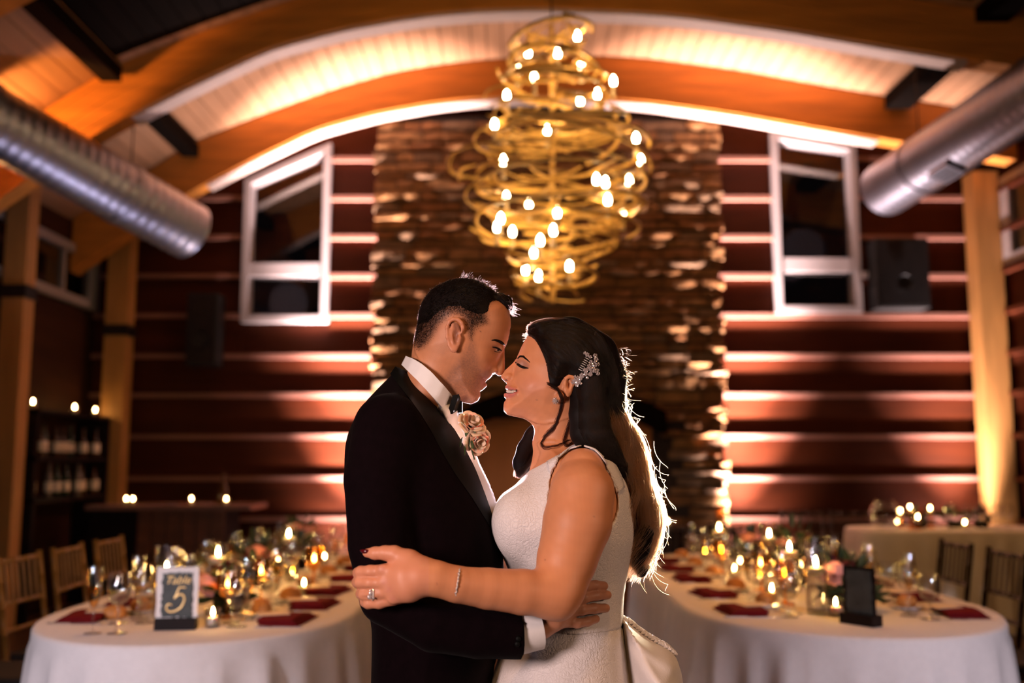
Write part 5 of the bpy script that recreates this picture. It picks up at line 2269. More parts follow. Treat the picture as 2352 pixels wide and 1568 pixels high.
sd3 = sd_poly(*np.broadcast_arrays(X3[:, 0, :], Z3[:, 0, :]), hairp)
hx.f[sl] = np.maximum(hx.f[sl], (sd3 - .001)[:, None, :])
HV, HF = hx.mesh(1)
ghair = np_mesh('hair', HV, HF, M_HAIRMASS, groom)
ghair['label'] = 'short dark cropped hair, faded at the sides'
P, N = tri_sample(HV, HF, 9000)
hpx, hpy = to_px(P)
sdl = -sd_poly(hpx, hpy, crom(G_HAIRLINE, 4))
top = sstep(sdl, 10, 75)
outm = np.einsum('ij,ij->i', N, P - np.array([w2(1065, 730)[0], YG, w2(1065, 730)[1]])) > 0
keep = outm & (sdl > 1)
P, N, top = P[keep], N[keep], top[keep]
flow = np.stack([.75 + 0 * top, .2 * np.sign(P[:, 1] - YG) * 0, -.55 + .75 * top], 1) + RNG.normal(0, .28, P.shape)
L = (.003 + .010 * top) * RNG.uniform(.6, 1.25, len(P))
d = N * (.35 + .35 * top)[:, None] + flow * .8
d /= np.linalg.norm(d, axis=1)[:, None]
K = 4
t = np.linspace(0, 1, K)[None, :, None]
S = P[:, None, :] - N[:, None, :] * .001 + d[:, None, :] * L[:, None, None] * t + N[:, None, :] * (-.15 * L[:, None, None] * t * t)
strands('hair_strands', S, .00030, .00012, M_HAIRG, ghair)
# clipped sides: very short hair growing from the scalp
fm = fadem[F].mean(1) * (np.einsum('ij,j->i', V[F].mean(1), np.zeros(3)) == 0)
P, N = tri_sample(V, F, 17000, fm)
q1, q2 = to_px(P)
lowness = sstep(-sd_poly(q1, q2, crom(G_HAIRLINE, 4)), 0, 45)
d = N * .5 + np.array([-.35, 0, -.8]) * (.6 + .4 * RNG.random((len(P), 1))) + RNG.normal(0, .25, P.shape)
d /= np.linalg.norm(d, axis=1)[:, None]
L = (.0012 + .0042 * lowness) * RNG.uniform(.6, 1.3, len(P))
S = P[:, None, :] + d[:, None, :] * L[:, None, None] * np.linspace(0, 1, 3)[None, :, None]
strands('clipped_hair', S, .00026, .00014, M_HAIRG, ghair)
# lit fringe at the front
fr = []
for i in range(700):
    tq = RNG.random()
    cx, cy_ = resample([(1060, 632), (1100, 642), (1135, 662), (1158, 680), (1172, 696), (1176, 716)], 100)[int(tq * 99)]
    p0 = np.array(w3(cx - 4, cy_ + 5, YG + RNG.normal(0, .024)))
    dd = np.array([.35 + .5 * tq, RNG.normal(0, .3), .8 - .9 * tq]) + RNG.normal(0, .35, 3)
    k = np.linspace(0, 1, 6)[:, None]
    fr.append(p0 + dd * RNG.uniform(.006, .013) * k + np.array([.3, 0, -.6]) * .004 * k * k)
strands('fringe_strands', np.array(fr), .00028, .00014, M_HAIRG, ghair)

# ---- jacket
YJ = 1.872
jv = Vol((w2(770, 1600)[0], 1.56, w2(1000, 1750)[1]), (w2(1230, 900)[0], 2.19, w2(1000, 815)[1]), .0042)
G_JACK = [(905, 843), (893, 862), (868, 888), (838, 922), (813, 962), (796, 1007), (791, 1056), (793, 1110), (803, 1170), (811, 1230), (818, 1290), (828, 1340), (842, 1385), (850, 1425),
          (853, 1470), (851, 1568), (848, 1740), (1125, 1740), (1130, 1568), (1136, 1530), (1146, 1450), (1154, 1380), (1157, 1320), (1155, 1280), (1149, 1235), (1140, 1195), (1128, 1150), (1112, 1105),
          (1094, 1063), (1078, 1030), (1062, 1000), (1046, 972), (1030, 955), (1018, 942), (988, 910), (957, 876), (930, 848)]
jp = poly_w(G_JACK, n=3)
jlo, jhi = (jp[:, 0].min() - .02, 1.58, jp[:, 1].min() - .02), (jp[:, 0].max() + .02, 2.17, jp[:, 1].max() + .02)
JX, JZ = jv.grid2(jlo, jhi)
jsd = sd_poly(JX, JZ, jp)
wz = np.interp(JZ, [w2(1000, 1600)[1], w2(1000, 1350)[1], w2(1000, 1100)[1], w2(1000, 980)[1], w2(1000, 920)[1], w2(1000, 860)[1], w2(1000, 840)[1]],
               [.185, .170, .185, .185, .150, .085, .065])
JW = wz * np.sqrt(np.maximum(1 - (1 - np.clip(-jsd / .125, 0, 1)) ** 2, 0))
jv.slab(jlo, jhi, JW, jsd, YJ, 0)
ARM = [(893, 985, 1.735), (872, 1100, 1.705), (872, 1250, 1.690), (894, 1366, 1.680), (1000, 1430, 1.665), (1100, 1450, 1.668), (1196, 1456, 1.680)]
ARMR = [.062, .060, .052, .049, .046, .042, .040]
for side in (0, 1):
    f = (lambda P: mirror(P, YJ)) if side else (lambda P: P)
    jv.chain(f(hand_pts(ARM)), ARMR, .020)
    # cloth folds at the elbow and along the sleeve
    for a, b_ in (((848, 1330), (905, 1310)), ((852, 1370), (930, 1350)), ((860, 1290), (900, 1270)), ((930, 1420), (980, 1385)), ((1010, 1462), (1050, 1420))):
        pa, pb = w3(*a, 1.635), w3(*b_, 1.640)
        pa, pb = f([pa, pb])
        jv.cap(pa, pb, .006, .004, .010)
    c0, c1 = f([w3(1110, 1450, 1.668), w3(1195, 1456, 1.68)])
    dirn = (c1 - c0) / np.linalg.norm(c1 - c0)
    sl, X3, Y3, Z3 = jv.sub(c1 - .09, c1 + .09)
    pl = (X3 - c1[0]) * dirn[0] + (Y3 - c1[1]) * dirn[1] + (Z3 - c1[2]) * (dirn[2] + .12)
    jv.f[sl] = np.maximum(jv.f[sl], pl.astype(np.float32))
V, F = jv.mesh(2)
jtree = tree_of(V, F)
jack = np_mesh('jacket', V, F, M_JACKET, groom)
jack['label'] = 'black dinner jacket'


def ribbon(name, up, lo, ys, mtl, parent, thick=.003, n=24, mirrored=None, sub=1):
    """a cloth band between two pixel curves, at given depths, with thickness; mirrored about the plane y = mirrored"""
    U = resample([w3(a, b_, y) for (a, b_), y in zip(up, ys)], n)
    Lw = resample([w3(a, b_, y) for (a, b_), y in zip(lo, ys)], n)
    U, Lw = np.array(crom(U, 1, False)), np.array(Lw)
    runs = [(U, Lw)]
    if mirrored is not None:
        fl_ = lambda A: np.stack([A[:, 0], 2 * mirrored - A[:, 1], A[:, 2]], 1)
        runs = [(np.concatenate([U[::-1], fl_(U)[1:]]), np.concatenate([Lw[::-1], fl_(Lw)[1:]]))]
    mb = MB()
    for A, B in runs:
        m = len(A)
        T = np.gradient(A, axis=0)
        Nn = np.cross(T, B - A)
        Nn /= np.linalg.norm(Nn, axis=1)[:, None] + 1e-12
        mid = (A + B) / 2
        cc = mid.mean(0)
        vs = []
        for i in range(m):
            o = Nn[i] * thick / 2
            vs += [A[i] + o, B[i] + o, B[i] - o, A[i] - o]
        fs = []
        for i in range(m - 1):
            for k in range(4):
                k2 = (k + 1) % 4
                fs.append((i * 4 + k, (i + 1) * 4 + k, (i + 1) * 4 + k2, i * 4 + k2))
        fs += [(0, 1, 2, 3), tuple(reversed([(m - 1) * 4 + k for k in range(4)]))]
        mb.add(vs, fs)
    o = mb.obj(name, mtl, parent, fix=True)
    smooth_angle(o, 50)
    return o


# shirt: collar band, front and cuffs
ys = [YG, YG - .045, YG - .064, YG - .070, YG - .066, YG - .045, YG - .016]
col = ribbon('shirt_collar', [(934, 818), (950, 824), (968, 834.5), (990, 853), (1015, 881), (1034, 904), (1041, 918)],
             [(924, 838), (938, 852), (957, 871), (978, 894), (1003, 922), (1020, 942), (1030, 952)], ys, M_SHIRT, groom, .004, 30, YG)
col['label'] = 'white shirt collar'
sv = Vol((w2(980, 900)[0], 1.78, w2(1000, 1300)[1]), (w2(1175, 900)[0], 1.96, w2(1000, 900)[1]), .003)
SP = poly_w([(1010, 920), (1038, 924), (1050, 938), (1057, 970), (1071, 1003), (1089, 1035), (1104, 1070), (1121, 1105), (1138, 1150), (1150, 1200), (1156, 1240), (1120, 1240), (1060, 1060), (1000, 960)], n=3)
slo, shi = (SP[:, 0].min() - .01, 1.80, SP[:, 1].min() - .01), (SP[:, 0].max() + .01, 1.95, SP[:, 1].max() + .01)
SX, SZ = sv.grid2(slo, shi)
ssd = sd_poly(SX, SZ, SP)
sv.slab(slo, shi, .064 * np.sqrt(np.maximum(1 - (1 - np.clip(-ssd / .03, 0, 1)) ** 2, 0)), ssd, YG, 0)
SV, SF = sv.mesh(1)
np_mesh('shirt_front', SV, SF, M_SHIRT, groom)
for side in (0, 1):
    c0, c1 = w3(1180, 1453, 1.682), w3(1238, 1440, 1.692)
    if side:
        c0, c1 = mirror([c0, c1], YJ)
    dv = Vector(c1 - c0)
    cu = MB().lathe([(.026, -.012), (.0355, -.012), (.0365, 0.0), (.0355, dv.length), (.033, dv.length), (.0325, 0.01)], 30, c0, dv).obj('shirt_cuff', M_SHIRT, groom, fix=True)
    smooth_angle(cu, 50)
    cu['label'] = 'white shirt cuff'
    cu.scale = (1, 1, 1)
for a, b_ in ((1196, 1466), (1194, 1478)):
    p = cast(jtree, a - 6, b_, .001)
    MB().lathe([(0, -.003), (.004, -.002), (.0045, .0005), (.003, .002), (0, .0022)], 14, p, (0, -1, .1)).obj('sleeve_button', M_SATIN, groom, smooth=True)
# bow tie
bt = MB()
for s in (-1, 1):
    k0 = w3(1043, 935, YG)
    pts = [k0 + np.array([.004, s * .006, 0]), k0 + np.array([.003, s * .030, .002]), k0 + np.array([.000, s * .052, .002])]
    for j, (p, hh_) in enumerate(zip(pts, (.009, .017, .026))):
        pass
    A = []
    for p, hh_ in zip(pts, (.008, .014, .019)):
        A += [p + np.array([-.005 - .3 * hh_, 0, -hh_]), p + np.array([.006 - .3 * hh_, 0, -hh_ + .002]), p + np.array([.006 + .3 * hh_, 0, hh_]), p + np.array([-.005 + .3 * hh_, 0, hh_ - .002])]
    fs = []
    for i in range(2):
        for k in range(4):
            k2 = (k + 1) % 4
            fs.append((i * 4 + k, (i + 1) * 4 + k, (i + 1) * 4 + k2, i * 4 + k2))
    fs += [(0, 1, 2, 3), (11, 10, 9, 8)]
    bt.add(A, fs)
k0 = w3(1046, 935, YG)
bt.obox(k0 + np.array([.004, 0, 0]), (.009, 0, 0), (0, .010, 0), (0, 0, .011))
bt.obj('bow_tie', M_SATIN, groom, fix=True)
# satin shawl lapel laid on the jacket
up = [(908, 841), (930, 850), (957, 878), (988, 912), (1016, 944), (1044, 980), (1074, 1035), (1104, 1100), (1128, 1165), (1140, 1220)]
lo = [(896, 858), (915, 884), (940, 915), (965, 950), (990, 990), (1016, 1040), (1046, 1090), (1082, 1140), (1116, 1195), (1138, 1232)]
mb = MB()
rows = []
for i in range(40):
    t = i / 39
    u = resample(up, 40)[i]
    l_ = resample(lo, 40)[i]
    row = []
    for k in range(5):
        q = u * (1 - k / 4) + l_ * (k / 4)
        row.append(cast(jtree, q[0], q[1], .0028 if 0 < k < 4 else .0008))
    rows.append(row)
vs = [p for r_ in rows for p in r_]
fs = [(i * 5 + k, (i + 1) * 5 + k, (i + 1) * 5 + k + 1, i * 5 + k + 1) for i in range(39) for k in range(4)]
lp = mb.add(vs, fs).obj('lapel', M_SATIN, groom, smooth=True)
lp['label'] = 'black satin lapel'

# boutonniere: two peach roses and leaves pinned to the lapel
bo = empty('boutonniere', w3(1076, 1000, 1.80))
bo.parent = groom
bo['label'] = 'boutonniere of two peach roses'
M_PEACH = mat('peach_rose', (.97, .66, .46), .6, var=.15, scale=(60, 60, 60), sss=.3)
bl = Vector(bo.location)
for (a, b_, dy, r, ti, az) in ((1079, 980, -.010, .030, -.5, .8), (1092, 1010, -.006, .029, .35, 1.4)):
    me = rose_mesh(r * .72, M_PEACH, int(a))
    o = link('rose', me, bo, Vector(w3(a, b_, 1.80 + dy)) - bl)
    o.rotation_mode = 'QUATERNION'
    d = Vector((.45, -.75, .55 if b_ < 1000 else -.25))
    o.rotation_quaternion = d.to_track_quat('Z', 'Y')
M_LEAFB = mat('boutonniere_leaf', (.045, .075, .02), .5, var=.3, scale=(60, 60, 60))
for (a, b_, dx, dz, L) in ((1068, 992, .5, -.6, .016), (1078, 1000, .9, .35, .016), (1074, 1006, .6, -.9, .024), (1070, 1012, .1, -1, .028), (1062, 1004, -.1, -1, .020)):
    o = leaf_mb(L, L * .26, L * .15).obj('leaf', M_LEAFB, bo, smooth=True)
    o.location = Vector(w3(a, b_, 1.782)) - bl
    o.rotation_mode = 'QUATERNION'
    o.rotation_quaternion = Vector((dx, -.35, dz)).to_track_quat('X', 'Y')
st = MB().tube([Vector(w3(1080, 1015, 1.785)) - bl, Vector(w3(1084, 1035, 1.783)) - bl, Vector(w3(1090, 1055, 1.785)) - bl], .0016, 6).obj('stem', M_LEAFB, bo)

# trousers and shoes
tv = Vol((-.36, 1.66, 0.0), (.10, 2.10, 1.02), .009)
for s in (-1, 1):
    tv.chain([(-.16, 1.875 + s * .075, .84), (-.155, 1.875 + s * .085, .70), (-.15, 1.875 + s * .09, .48), (-.165, 1.875 + s * .09, .07)], [.105, .095, .075, .060], .02)
sl = tv.f[:, :, :int(.055 / .009)]
sl[...] = np.maximum(sl, .01)
V, F = tv.mesh(1)
np_mesh('trousers', V, F, M_JACKET, groom)
for s in (-1, 1):
    y = 1.875 + s * .09
    vs, fs = [], []
    secs = [(-.265, .030, .075), (-.235, .040, .095), (-.16, .042, .10), (-.08, .046, .075), (-.01, .045, .052), (.03, .028, .038)]
    for (x, w, h) in secs:
        for k in range(10):
            a = 2 * PI * k / 10
            vs.append((x, y + w * math.cos(a), max(.002, h * .5 + h * .5 * math.sin(a))))
    for i in range(len(secs) - 1):
        for k in range(10):
            k2 = (k + 1) % 10
            fs.append((i * 10 + k, i * 10 + k2, (i + 1) * 10 + k2, (i + 1) * 10 + k))
    fs += [tuple(reversed(range(10))), tuple(range(50, 60))]
    MB().add(vs, fs).obj('shoe', M_SATIN, groom, smooth=True, fix=True)
# ================================================================== BRIDE
YB_ = 1.868
bv = Vol((w2(800, 1500)[0], 1.50, w2(1000, 1640)[1]), (w2(1475, 900)[0], 2.17, w2(1000, 725)[1]), .0023)
B_FACE = [(1226, 752), (1213, 766), (1206, 779), (1197.5, 795), (1190.5, 811), (1186, 823), (1183, 836), (1181, 850), (1177, 863), (1172, 874), (1167, 883), (1165, 890),
          (1164.5, 899), (1164, 908), (1162.5, 916), (1158, 925), (1156.5, 935), (1159, 945), (1168, 951.5), (1184, 955.5), (1203, 960), (1220, 968), (1245, 975), (1280, 970), (1320, 955),
          (1352, 935), (1376, 900), (1386, 860), (1385, 820), (1370, 785), (1340, 760), (1300, 749), (1258, 746)]
ba, bb = w2(1262, 830), w2(1168, 945)
BSC = (ba, bb, [(-.8, 1.0), (.0, 1.0), (.4, .97), (.75, .90), (1.1, .80)])
bh = Head(bv, B_FACE, YB_, .070, .085, BSC)
bh.thin([(1186, 822), (1179, 831), (1170, 839), (1161, 846.5), (1154.5, 852.5), (1150.5, 859), (1151.5, 867), (1157, 872.5), (1166, 878.5), (1180, 880), (1190, 866), (1192, 838)], .0090, .010, .006)
bh.thin([(1166.5, 879), (1164, 886), (1163, 892), (1168, 895.5), (1180, 893), (1180, 882)], .017, .012, .003)
bh.thin([(1160.5, 902), (1161, 909), (1164, 915), (1176, 914), (1182, 904), (1168, 901)], .017, .012, .003)
bh.thin([(1162, 917), (1157, 928), (1156.5, 938), (1161, 947.5), (1172, 952.5), (1186, 945), (1184, 922)], .022, .020, .004)
X, Z = bh.X, bh.Z
bh.W -= bump2(X, Z, 1199, 837, 12, 7, .0050, .3)
bh.W += bump2(X, Z, 1200, 822, 16, 5, .0015, .3)
bh.W += bump2(X, Z, 1216, 882, 20, 15, .0055, .6)            # smiling cheek
bh.W -= bump2(X, Z, 1192, 893, 5, 13, .0040, .45)            # fold beside the mouth
bh.W -= bump2(X, Z, 1184, 876, 4, 9, .0025, .5)
bh.W -= bump2(X, Z, 1240, 815, 18, 18, .0020)
bh.W += bump2(X, Z, 1262, 940, 30, 9, .0030, -.35)           # jaw
bh.W -= bump2(X, Z, 1190, 918, 8, 8, .0020)
bh.commit(.004)
for s in (-1, 1):
    bv.ell(w3(1169, 867, YB_) + np.array([0, s * .0105, 0]), (.0078, .0055, .0062), .005)
    bv.ell(w3(1160.5, 871.5, YB_) + np.array([0, s * .0070, 0]), (.0045, .0030, .0022), .002, carve=True)
    e = bh.p(1198, 838)
    e = np.array([e[0], YB_ + s * (YB_ - e[1]), e[2]])
    bv.ell(e + np.array([0, -s * .0050, 0]), (.0115, .0090, .0082), .005)

    def mp(p):
        return np.array([p[0], YB_ + s * (YB_ - p[1]), p[2]])
    # lips, open in a smile
    bv.chain([w3(1166, 889.5, YB_), mp(bh.p(1174, 892, .001)), mp(bh.p(1184, 894.5, .0005)), mp(bh.p(1190, 897.5, -.001))], [.0042, .0040, .0030, .0016], .003)
    bv.chain([w3(1164, 907.5, YB_), mp(bh.p(1173, 909, .001)), mp(bh.p(1183, 904, .0005)), mp(bh.p(1190, 898.5, -.001))], [.0052, .0048, .0034, .0016], .003)
    P = [w3(1163, 898.5, YB_), mp(bh.p(1172, 900, .0)), mp(bh.p(1182, 899, .0)), mp(bh.p(1187, 898, -.001))]
    for a, b_ in zip(P, P[1:]):
        sl, d = bv._cap(a, b_, .0036, .0028, .002)
        bv.carve(sl, d, .002)
# neck, shoulders, chest
bv.chain([w3(1296, 905, YB_), w3(1290, 960, YB_), w3(1283, 1010, YB_), w3(1290, 1060, YB_)], [.050, .0465, .0455, .055], .022)
B_TRUNK = [(1238, 1012), (1240, 1040), (1228, 1072), (1198, 1104), (1168, 1135), (1147, 1166), (1139, 1192), (1141, 1226), (1152, 1262), (1170, 1302), (1186, 1342), (1195, 1385), (1196, 1420),
           (1185, 1500), (1175, 1620), (1440, 1620), (1432, 1500), (1428, 1420), (1429, 1380), (1437, 1320), (1449, 1262), (1453, 1228), (1450, 1172), (1440, 1120), (1416, 1066), (1392, 1043), (1360, 1028), (1330, 1016)]
tp = poly_w(B_TRUNK, n=3)
tlo, thi = (tp[:, 0].min() - .02, 1.66, tp[:, 1].min() - .02), (tp[:, 0].max() + .02, 2.08, tp[:, 1].max() + .02)


def trunk_field(vol, grow, k):
    X, Z = vol.grid2(tlo, thi)
    sd = sd_poly(X, Z, tp) - grow
    wz = np.interp(Z, [w2(1, 1600)[1], w2(1, 1420)[1], w2(1, 1330)[1], w2(1, 1220)[1], w2(1, 1120)[1], w2(1, 1060)[1], w2(1, 1020)[1]], [.165, .128, .125, .140, .150, .150, .075])
    W = (wz + grow) * np.sqrt(np.maximum(1 - (1 - np.clip(-sd / .105, 0, 1)) ** 2, 0))
    vol.slab(tlo, thi, W, sd, YB_, k)
    for s in (-1, 1):     # bust
        vol.ell(w3(1200, 1196, YB_) + np.array([0, s * .068, 0]), (.052 + grow, .058 + grow, .060 + grow), .02)


trunk_field(bv, 0.0, .020)
B_ARM = [(1338, 1082, 1.728), (1337, 1130, 1.705), (1326, 1200, 1.690), (1302, 1285, 1.672), (1286, 1345, 1.655), (1276, 1368, 1.645)]
B_ARMR = [x * PXM * .91 for x in (54, 74, 78, 67, 58, 50)]
B_FORE = [(1276, 1366, 1.645), (1200, 1359, 1.628), (1120, 1351, 1.610), (1050, 1341.5, 1.592), (1000, 1328, 1.584), (965, 1324, 1.582)]
B_FORER = [x * PXM * .87 for x in (52, 50.5, 45, 39.5, 39, 40)]
B_FING = [
    ([(884, 1311, 1.590), (850, 1312, 1.592), (829, 1313, 1.603), (822, 1315, 1.628), (830, 1317, 1.652)], [15.5, 13.5, 13, 11.5, 10]),
    ([(884, 1338, 1.588), (850, 1337.5, 1.590), (828, 1336.5, 1.602), (821, 1337, 1.628), (830, 1338, 1.652)], [15.5, 13.8, 13.3, 12, 10]),
    ([(894, 1358, 1.588), (860, 1363, 1.592), (837, 1364, 1.604), (830, 1363, 1.630), (838, 1362, 1.654)], [15.5, 14, 13.5, 12, 10]),
    ([(904, 1374, 1.592), (872, 1384, 1.596), (846, 1385, 1.606), (838, 1382, 1.628), (845, 1380, 1.650)], [15, 12.5, 11.8, 10.5, 9]),
]
for side in (0, 1):
    f = (lambda P: mirror(P, YB_)) if side else (lambda P: P)
    bv.chain(f(hand_pts(B_ARM)), B_ARMR, .014)
    bv.chain(f(hand_pts(B_FORE)), B_FORER, .016)
    bv.ell(f([w3(1285, 1398, 1.648)])[0], (.016, .016, .013), .012)
    for P, r in B_FING:
        P0 = w3(*P[0])
        bv.chain(f([w3(975, 1326, 1.584), w3((975 + P[0][0]) / 2, (1326 + P[0][1]) / 2 + (3 if P[0][1] > 1340 else 0), 1.578), P0]), [.022, .0195, r[0] * PXM * .87], .009)
        bv.chain(f(hand_pts(P)), [x * PXM * .87 for x in r], .0022)
    # thumb along the top, leaving the palm near its base
    bv.chain(f(hand_pts([(972, 1312, 1.588), (938, 1290, 1.588), (906, 1272, 1.590), (884, 1269, 1.592)])), [.022, .0195, .0125, .0105], .008)
    bv.chain(f(hand_pts([(906, 1271, 1.590), (884, 1269, 1.592), (862, 1270, 1.595), (843, 1269.5, 1.600)])), [.0120, .0105, .0098, .0070], .003)
for s in (-1, 1):
    for a, b_ in (((856, 1324.5), (816, 1323)), ((852, 1350.5), (818, 1350.5)), ((872, 1372.5), (832, 1374))):
        P = [w3(a[0], a[1], 1.5825), w3(b_[0], b_[1], 1.592)]
        if s > 0:
            P = mirror(P, YB_)
        sl, d = bv._cap(P[0], P[1], .0006, .0034, .002)
        bv.carve(sl, d, .002)
for s in (-1, 1):
    for a, b_ in ((879, 1308), (882, 1336), (893, 1356), (903, 1374)):
        P = w3(a, b_, 1.5795)
        if s > 0:
            P = mirror([P], YB_)[0]
        bv.ell(P, (.0085, .0050, .0080), .006)
# ear
ear(bv, bh, [(1318, 885), (1321, 874), (1316, 866), (1307, 864), (1300, 869), (1297, 882), (1300, 898), (1304, 908)],
    (1308, 886), (10, 25), -.10, .0026, (1309, 884, 6, 12), (1299, 893), (1287, 909), [(1310, 874), (1313, 886), (1308, 900)])
bv.ell(bh.p(1283, 913, .004), (.006, .005, .009), .004)
V, F = bv.mesh(1)
btree = tree_of(V, F)
bride = np_mesh('person', V, F, M_SKIN)
tag(bride, 'smiling woman with long dark wavy hair in a white wedding gown', 'person')
px_, py_ = to_px(V)
C = np.tile(np.array([.62, .250, .118]), (len(V), 1))
C *= (1 + .04 * vnoise(V, 80, 1) + .03 * vnoise(V, 400, 2))[:, None]
headm = (py_ < 975) * (px_ < 1330)
blend(np.exp(-((px_ - 1222) / 30) ** 2 - ((py_ - 885) / 24) ** 2) * headm, (.62, .26, .18), .55)
lip = pmask([(1164, 885), (1172, 888), (1184, 892), (1191, 897), (1186, 904), (1176, 912), (1164, 914), (1158, 906), (1160, 900)], 2.0) * headm
blend(lip, (.50, .135, .115), .9)
blend(pmask([(1186, 826), (1200, 826), (1214, 836), (1214, 845), (1198, 843), (1186, 834)], 3) * headm, (.34, .16, .12), .7)
blend(pmask([(1165, 893), (1178, 896), (1189, 898), (1178, 901.5), (1165, 902)], 1.2) * headm, (.16, .04, .035), .8)
hand = px_ < 985
blend(hand * 1.0, (.62, .250, .145), .8)
for a, b_, r in ((878, 1306, 7), (882, 1335, 8), (893, 1354, 8), (902, 1374, 7)):
    blend(np.exp(-((px_ - a) / r) ** 2 - ((py_ - b_) / r) ** 2) * hand, (.55, .20, .14), .6)
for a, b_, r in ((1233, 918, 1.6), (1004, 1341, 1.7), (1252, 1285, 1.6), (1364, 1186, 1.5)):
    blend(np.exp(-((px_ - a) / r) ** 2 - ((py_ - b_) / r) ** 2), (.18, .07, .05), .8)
set_tint(bride, C)
M_NOSTRIL = mat('nostril_shade', (.10, .03, .02), .8, var=.2, scale=(90, 90, 90))
for nm, pts, rad, off, m in (
        ('eyebrow', [(1190, 823), (1195, 818), (1202, 818.5), (1210, 825), (1217.5, 832)], [1.8, 2.6, 2.5, 1.8, .6], .0004, M_BROW),
        ('eyelashes', [(1185, 832), (1190, 837), (1197, 841.5), (1205, 844.5), (1214, 845.5)], [1.2, 2.2, 2.9, 3.0, .8], .0010, M_BROW),
        ('nostril', [(1157.5, 873), (1162, 872.5), (1167, 873.5)], [.6, 1.6, .5], .0001, M_NOSTRIL)):
    P = resample([cast(btree, a, b_, off) for a, b_ in pts], 14)
    R_ = np.interp(np.linspace(0, 1, 14), np.linspace(0, 1, len(rad)), rad) * PXM
    strip(nm, P, list(R_), m, bride)
tl = resample([w3(1165.5, 898, YB_), bh.p(1172, 899.2, -.0015), bh.p(1180, 899, -.0015), bh.p(1186, 898.3, -.002)], 9)
for i in range(8):
    a, b_ = tl[i], tl[i + 1]
    c = (a + b_) / 2
    e1 = (b_ - a) / 2 * .92
    strip('tooth', [c - e1, c, c + e1], [.0026, .0032, .0026], M_TEETH, bride, 8)
# nails, ring, bracelet
p = [w3(852, 1265.5, 1.5925), w3(844, 1265.5, 1.5925), w3(836, 1266, 1.595), w3(827, 1263, 1.597)]
strip('nail', resample(p, 8), [.0008, .0020, .0030, .0036, .0038, .0034, .0022, .0006], M_NAIL, bride)['label'] = 'wine red thumb nail'
strip('nail', [w3(834, 1379, 1.622), w3(831, 1381, 1.632), w3(832, 1384, 1.642)], [.002, .004, .002], M_NAIL, bride)
strip('nail', [w3(824, 1349, 1.630), w3(822, 1350, 1.640), w3(823, 1352, 1.648)], [.001, .003, .001], M_NAIL, bride)
rg_ = [w3(855 + 2.5 * math.sin(2 * PI * k / 28), 1363 + 15.5 * math.cos(2 * PI * k / 28), 1.5915 + .0112 * math.sin(2 * PI * k / 28 + PI)) for k in range(29)]
ring = MB().tube(rg_, .0011, 6).obj('wedding_ring', M_SILVER, bride)
for (a, b_, r) in ((853, 1362, .0034), (851, 1369, .0042), (858, 1371, .0022), (853, 1357, .0018)):
    q = cast(btree, a, b_, .0022)
    MB().lathe([(0, -.6 * r), (r, .0), (r * .6, r * .45), (0, r * .5)], 8, q, (-.1, -1, .1)).obj('ring_stone', M_DIAMOND, ring)
brc = []
for k in range(61):
    a = 2 * PI * k / 60
    w = .8 * math.sin(k * 2.1) + .6 * math.sin(k * 3.7)
    brc.append(w3(1050.5 + 6 * math.cos(a) + w, 1342 - 39 * math.cos(a), 1.592 - .0315 * math.sin(a)))
brac = MB().tube(brc, .0011, 6).obj('bracelet', M_SILVER, bride)
brac['label'] = 'thin silver twisted bracelet'
bm_ = MB()
for k in range(0, 60, 2):
    bm_.lathe([(0, -.0017), (.0017, 0), (0, .0017)], 6, brc[k], (0, -1, 0))
bb_ = bm_.obj('bracelet_beads', M_DIAMOND, brac)
bb_['kind'] = 'stuff'
# earring
q = cast(btree, 1278.5, 918.5, .003)
er = MB().lathe([(0, -.002), (.0045, 0), (.0030, .002), (0, .0025)], 10, q, (0, -1, .1)).obj('earring', M_DIAMOND, bride)
er['label'] = 'round crystal stud earring'
for k in range(9):
    a = 2 * PI * k / 9
    MB().lathe([(0, -.001), (.0014, 0), (0, .0014)], 6, Vector(q) + Vector((.0055 * math.cos(a), 0, .0055 * math.sin(a))), (0, -1, .1)).obj('earring_stone', M_DIAMOND, er)

# ---- gown
dv_ = Vol((w2(1110, 1500)[0], 1.66, w2(1000, 1500)[1]), (w2(1475, 900)[0], 2.08, w2(1000, 1000)[1]), .0033)
trunk_field(dv_, .0042, 0)
sl, X3, Y3, Z3 = dv_.sub(tlo, thi)
# arm holes: everything out along the arm
for side in (0, 1):
    f = (lambda P: mirror(P, YB_)) if side else (lambda P: P)
    hole = poly_w([(1262, 1122), (1267, 1092), (1285, 1056), (1306, 1038), (1336, 1029), (1364, 1038), (1390, 1071), (1413, 1118), (1422, 1160), (1405, 1205), (1360, 1235), (1300, 1250), (1262, 1230), (1255, 1180)], 1.74)
    sdh_ = sd_poly(*np.broadcast_arrays(X3[:, 0, :], Z3[:, 0, :]), hole)
    lat = (Y3 - (YB_ - .072)) if side == 0 else ((YB_ + .072) - Y3)
    cutf = np.maximum(sdh_[:, None, :], lat)
    dv_.f[sl] = smaxf(dv_.f[sl], -cutf.astype(np.float32), .002)
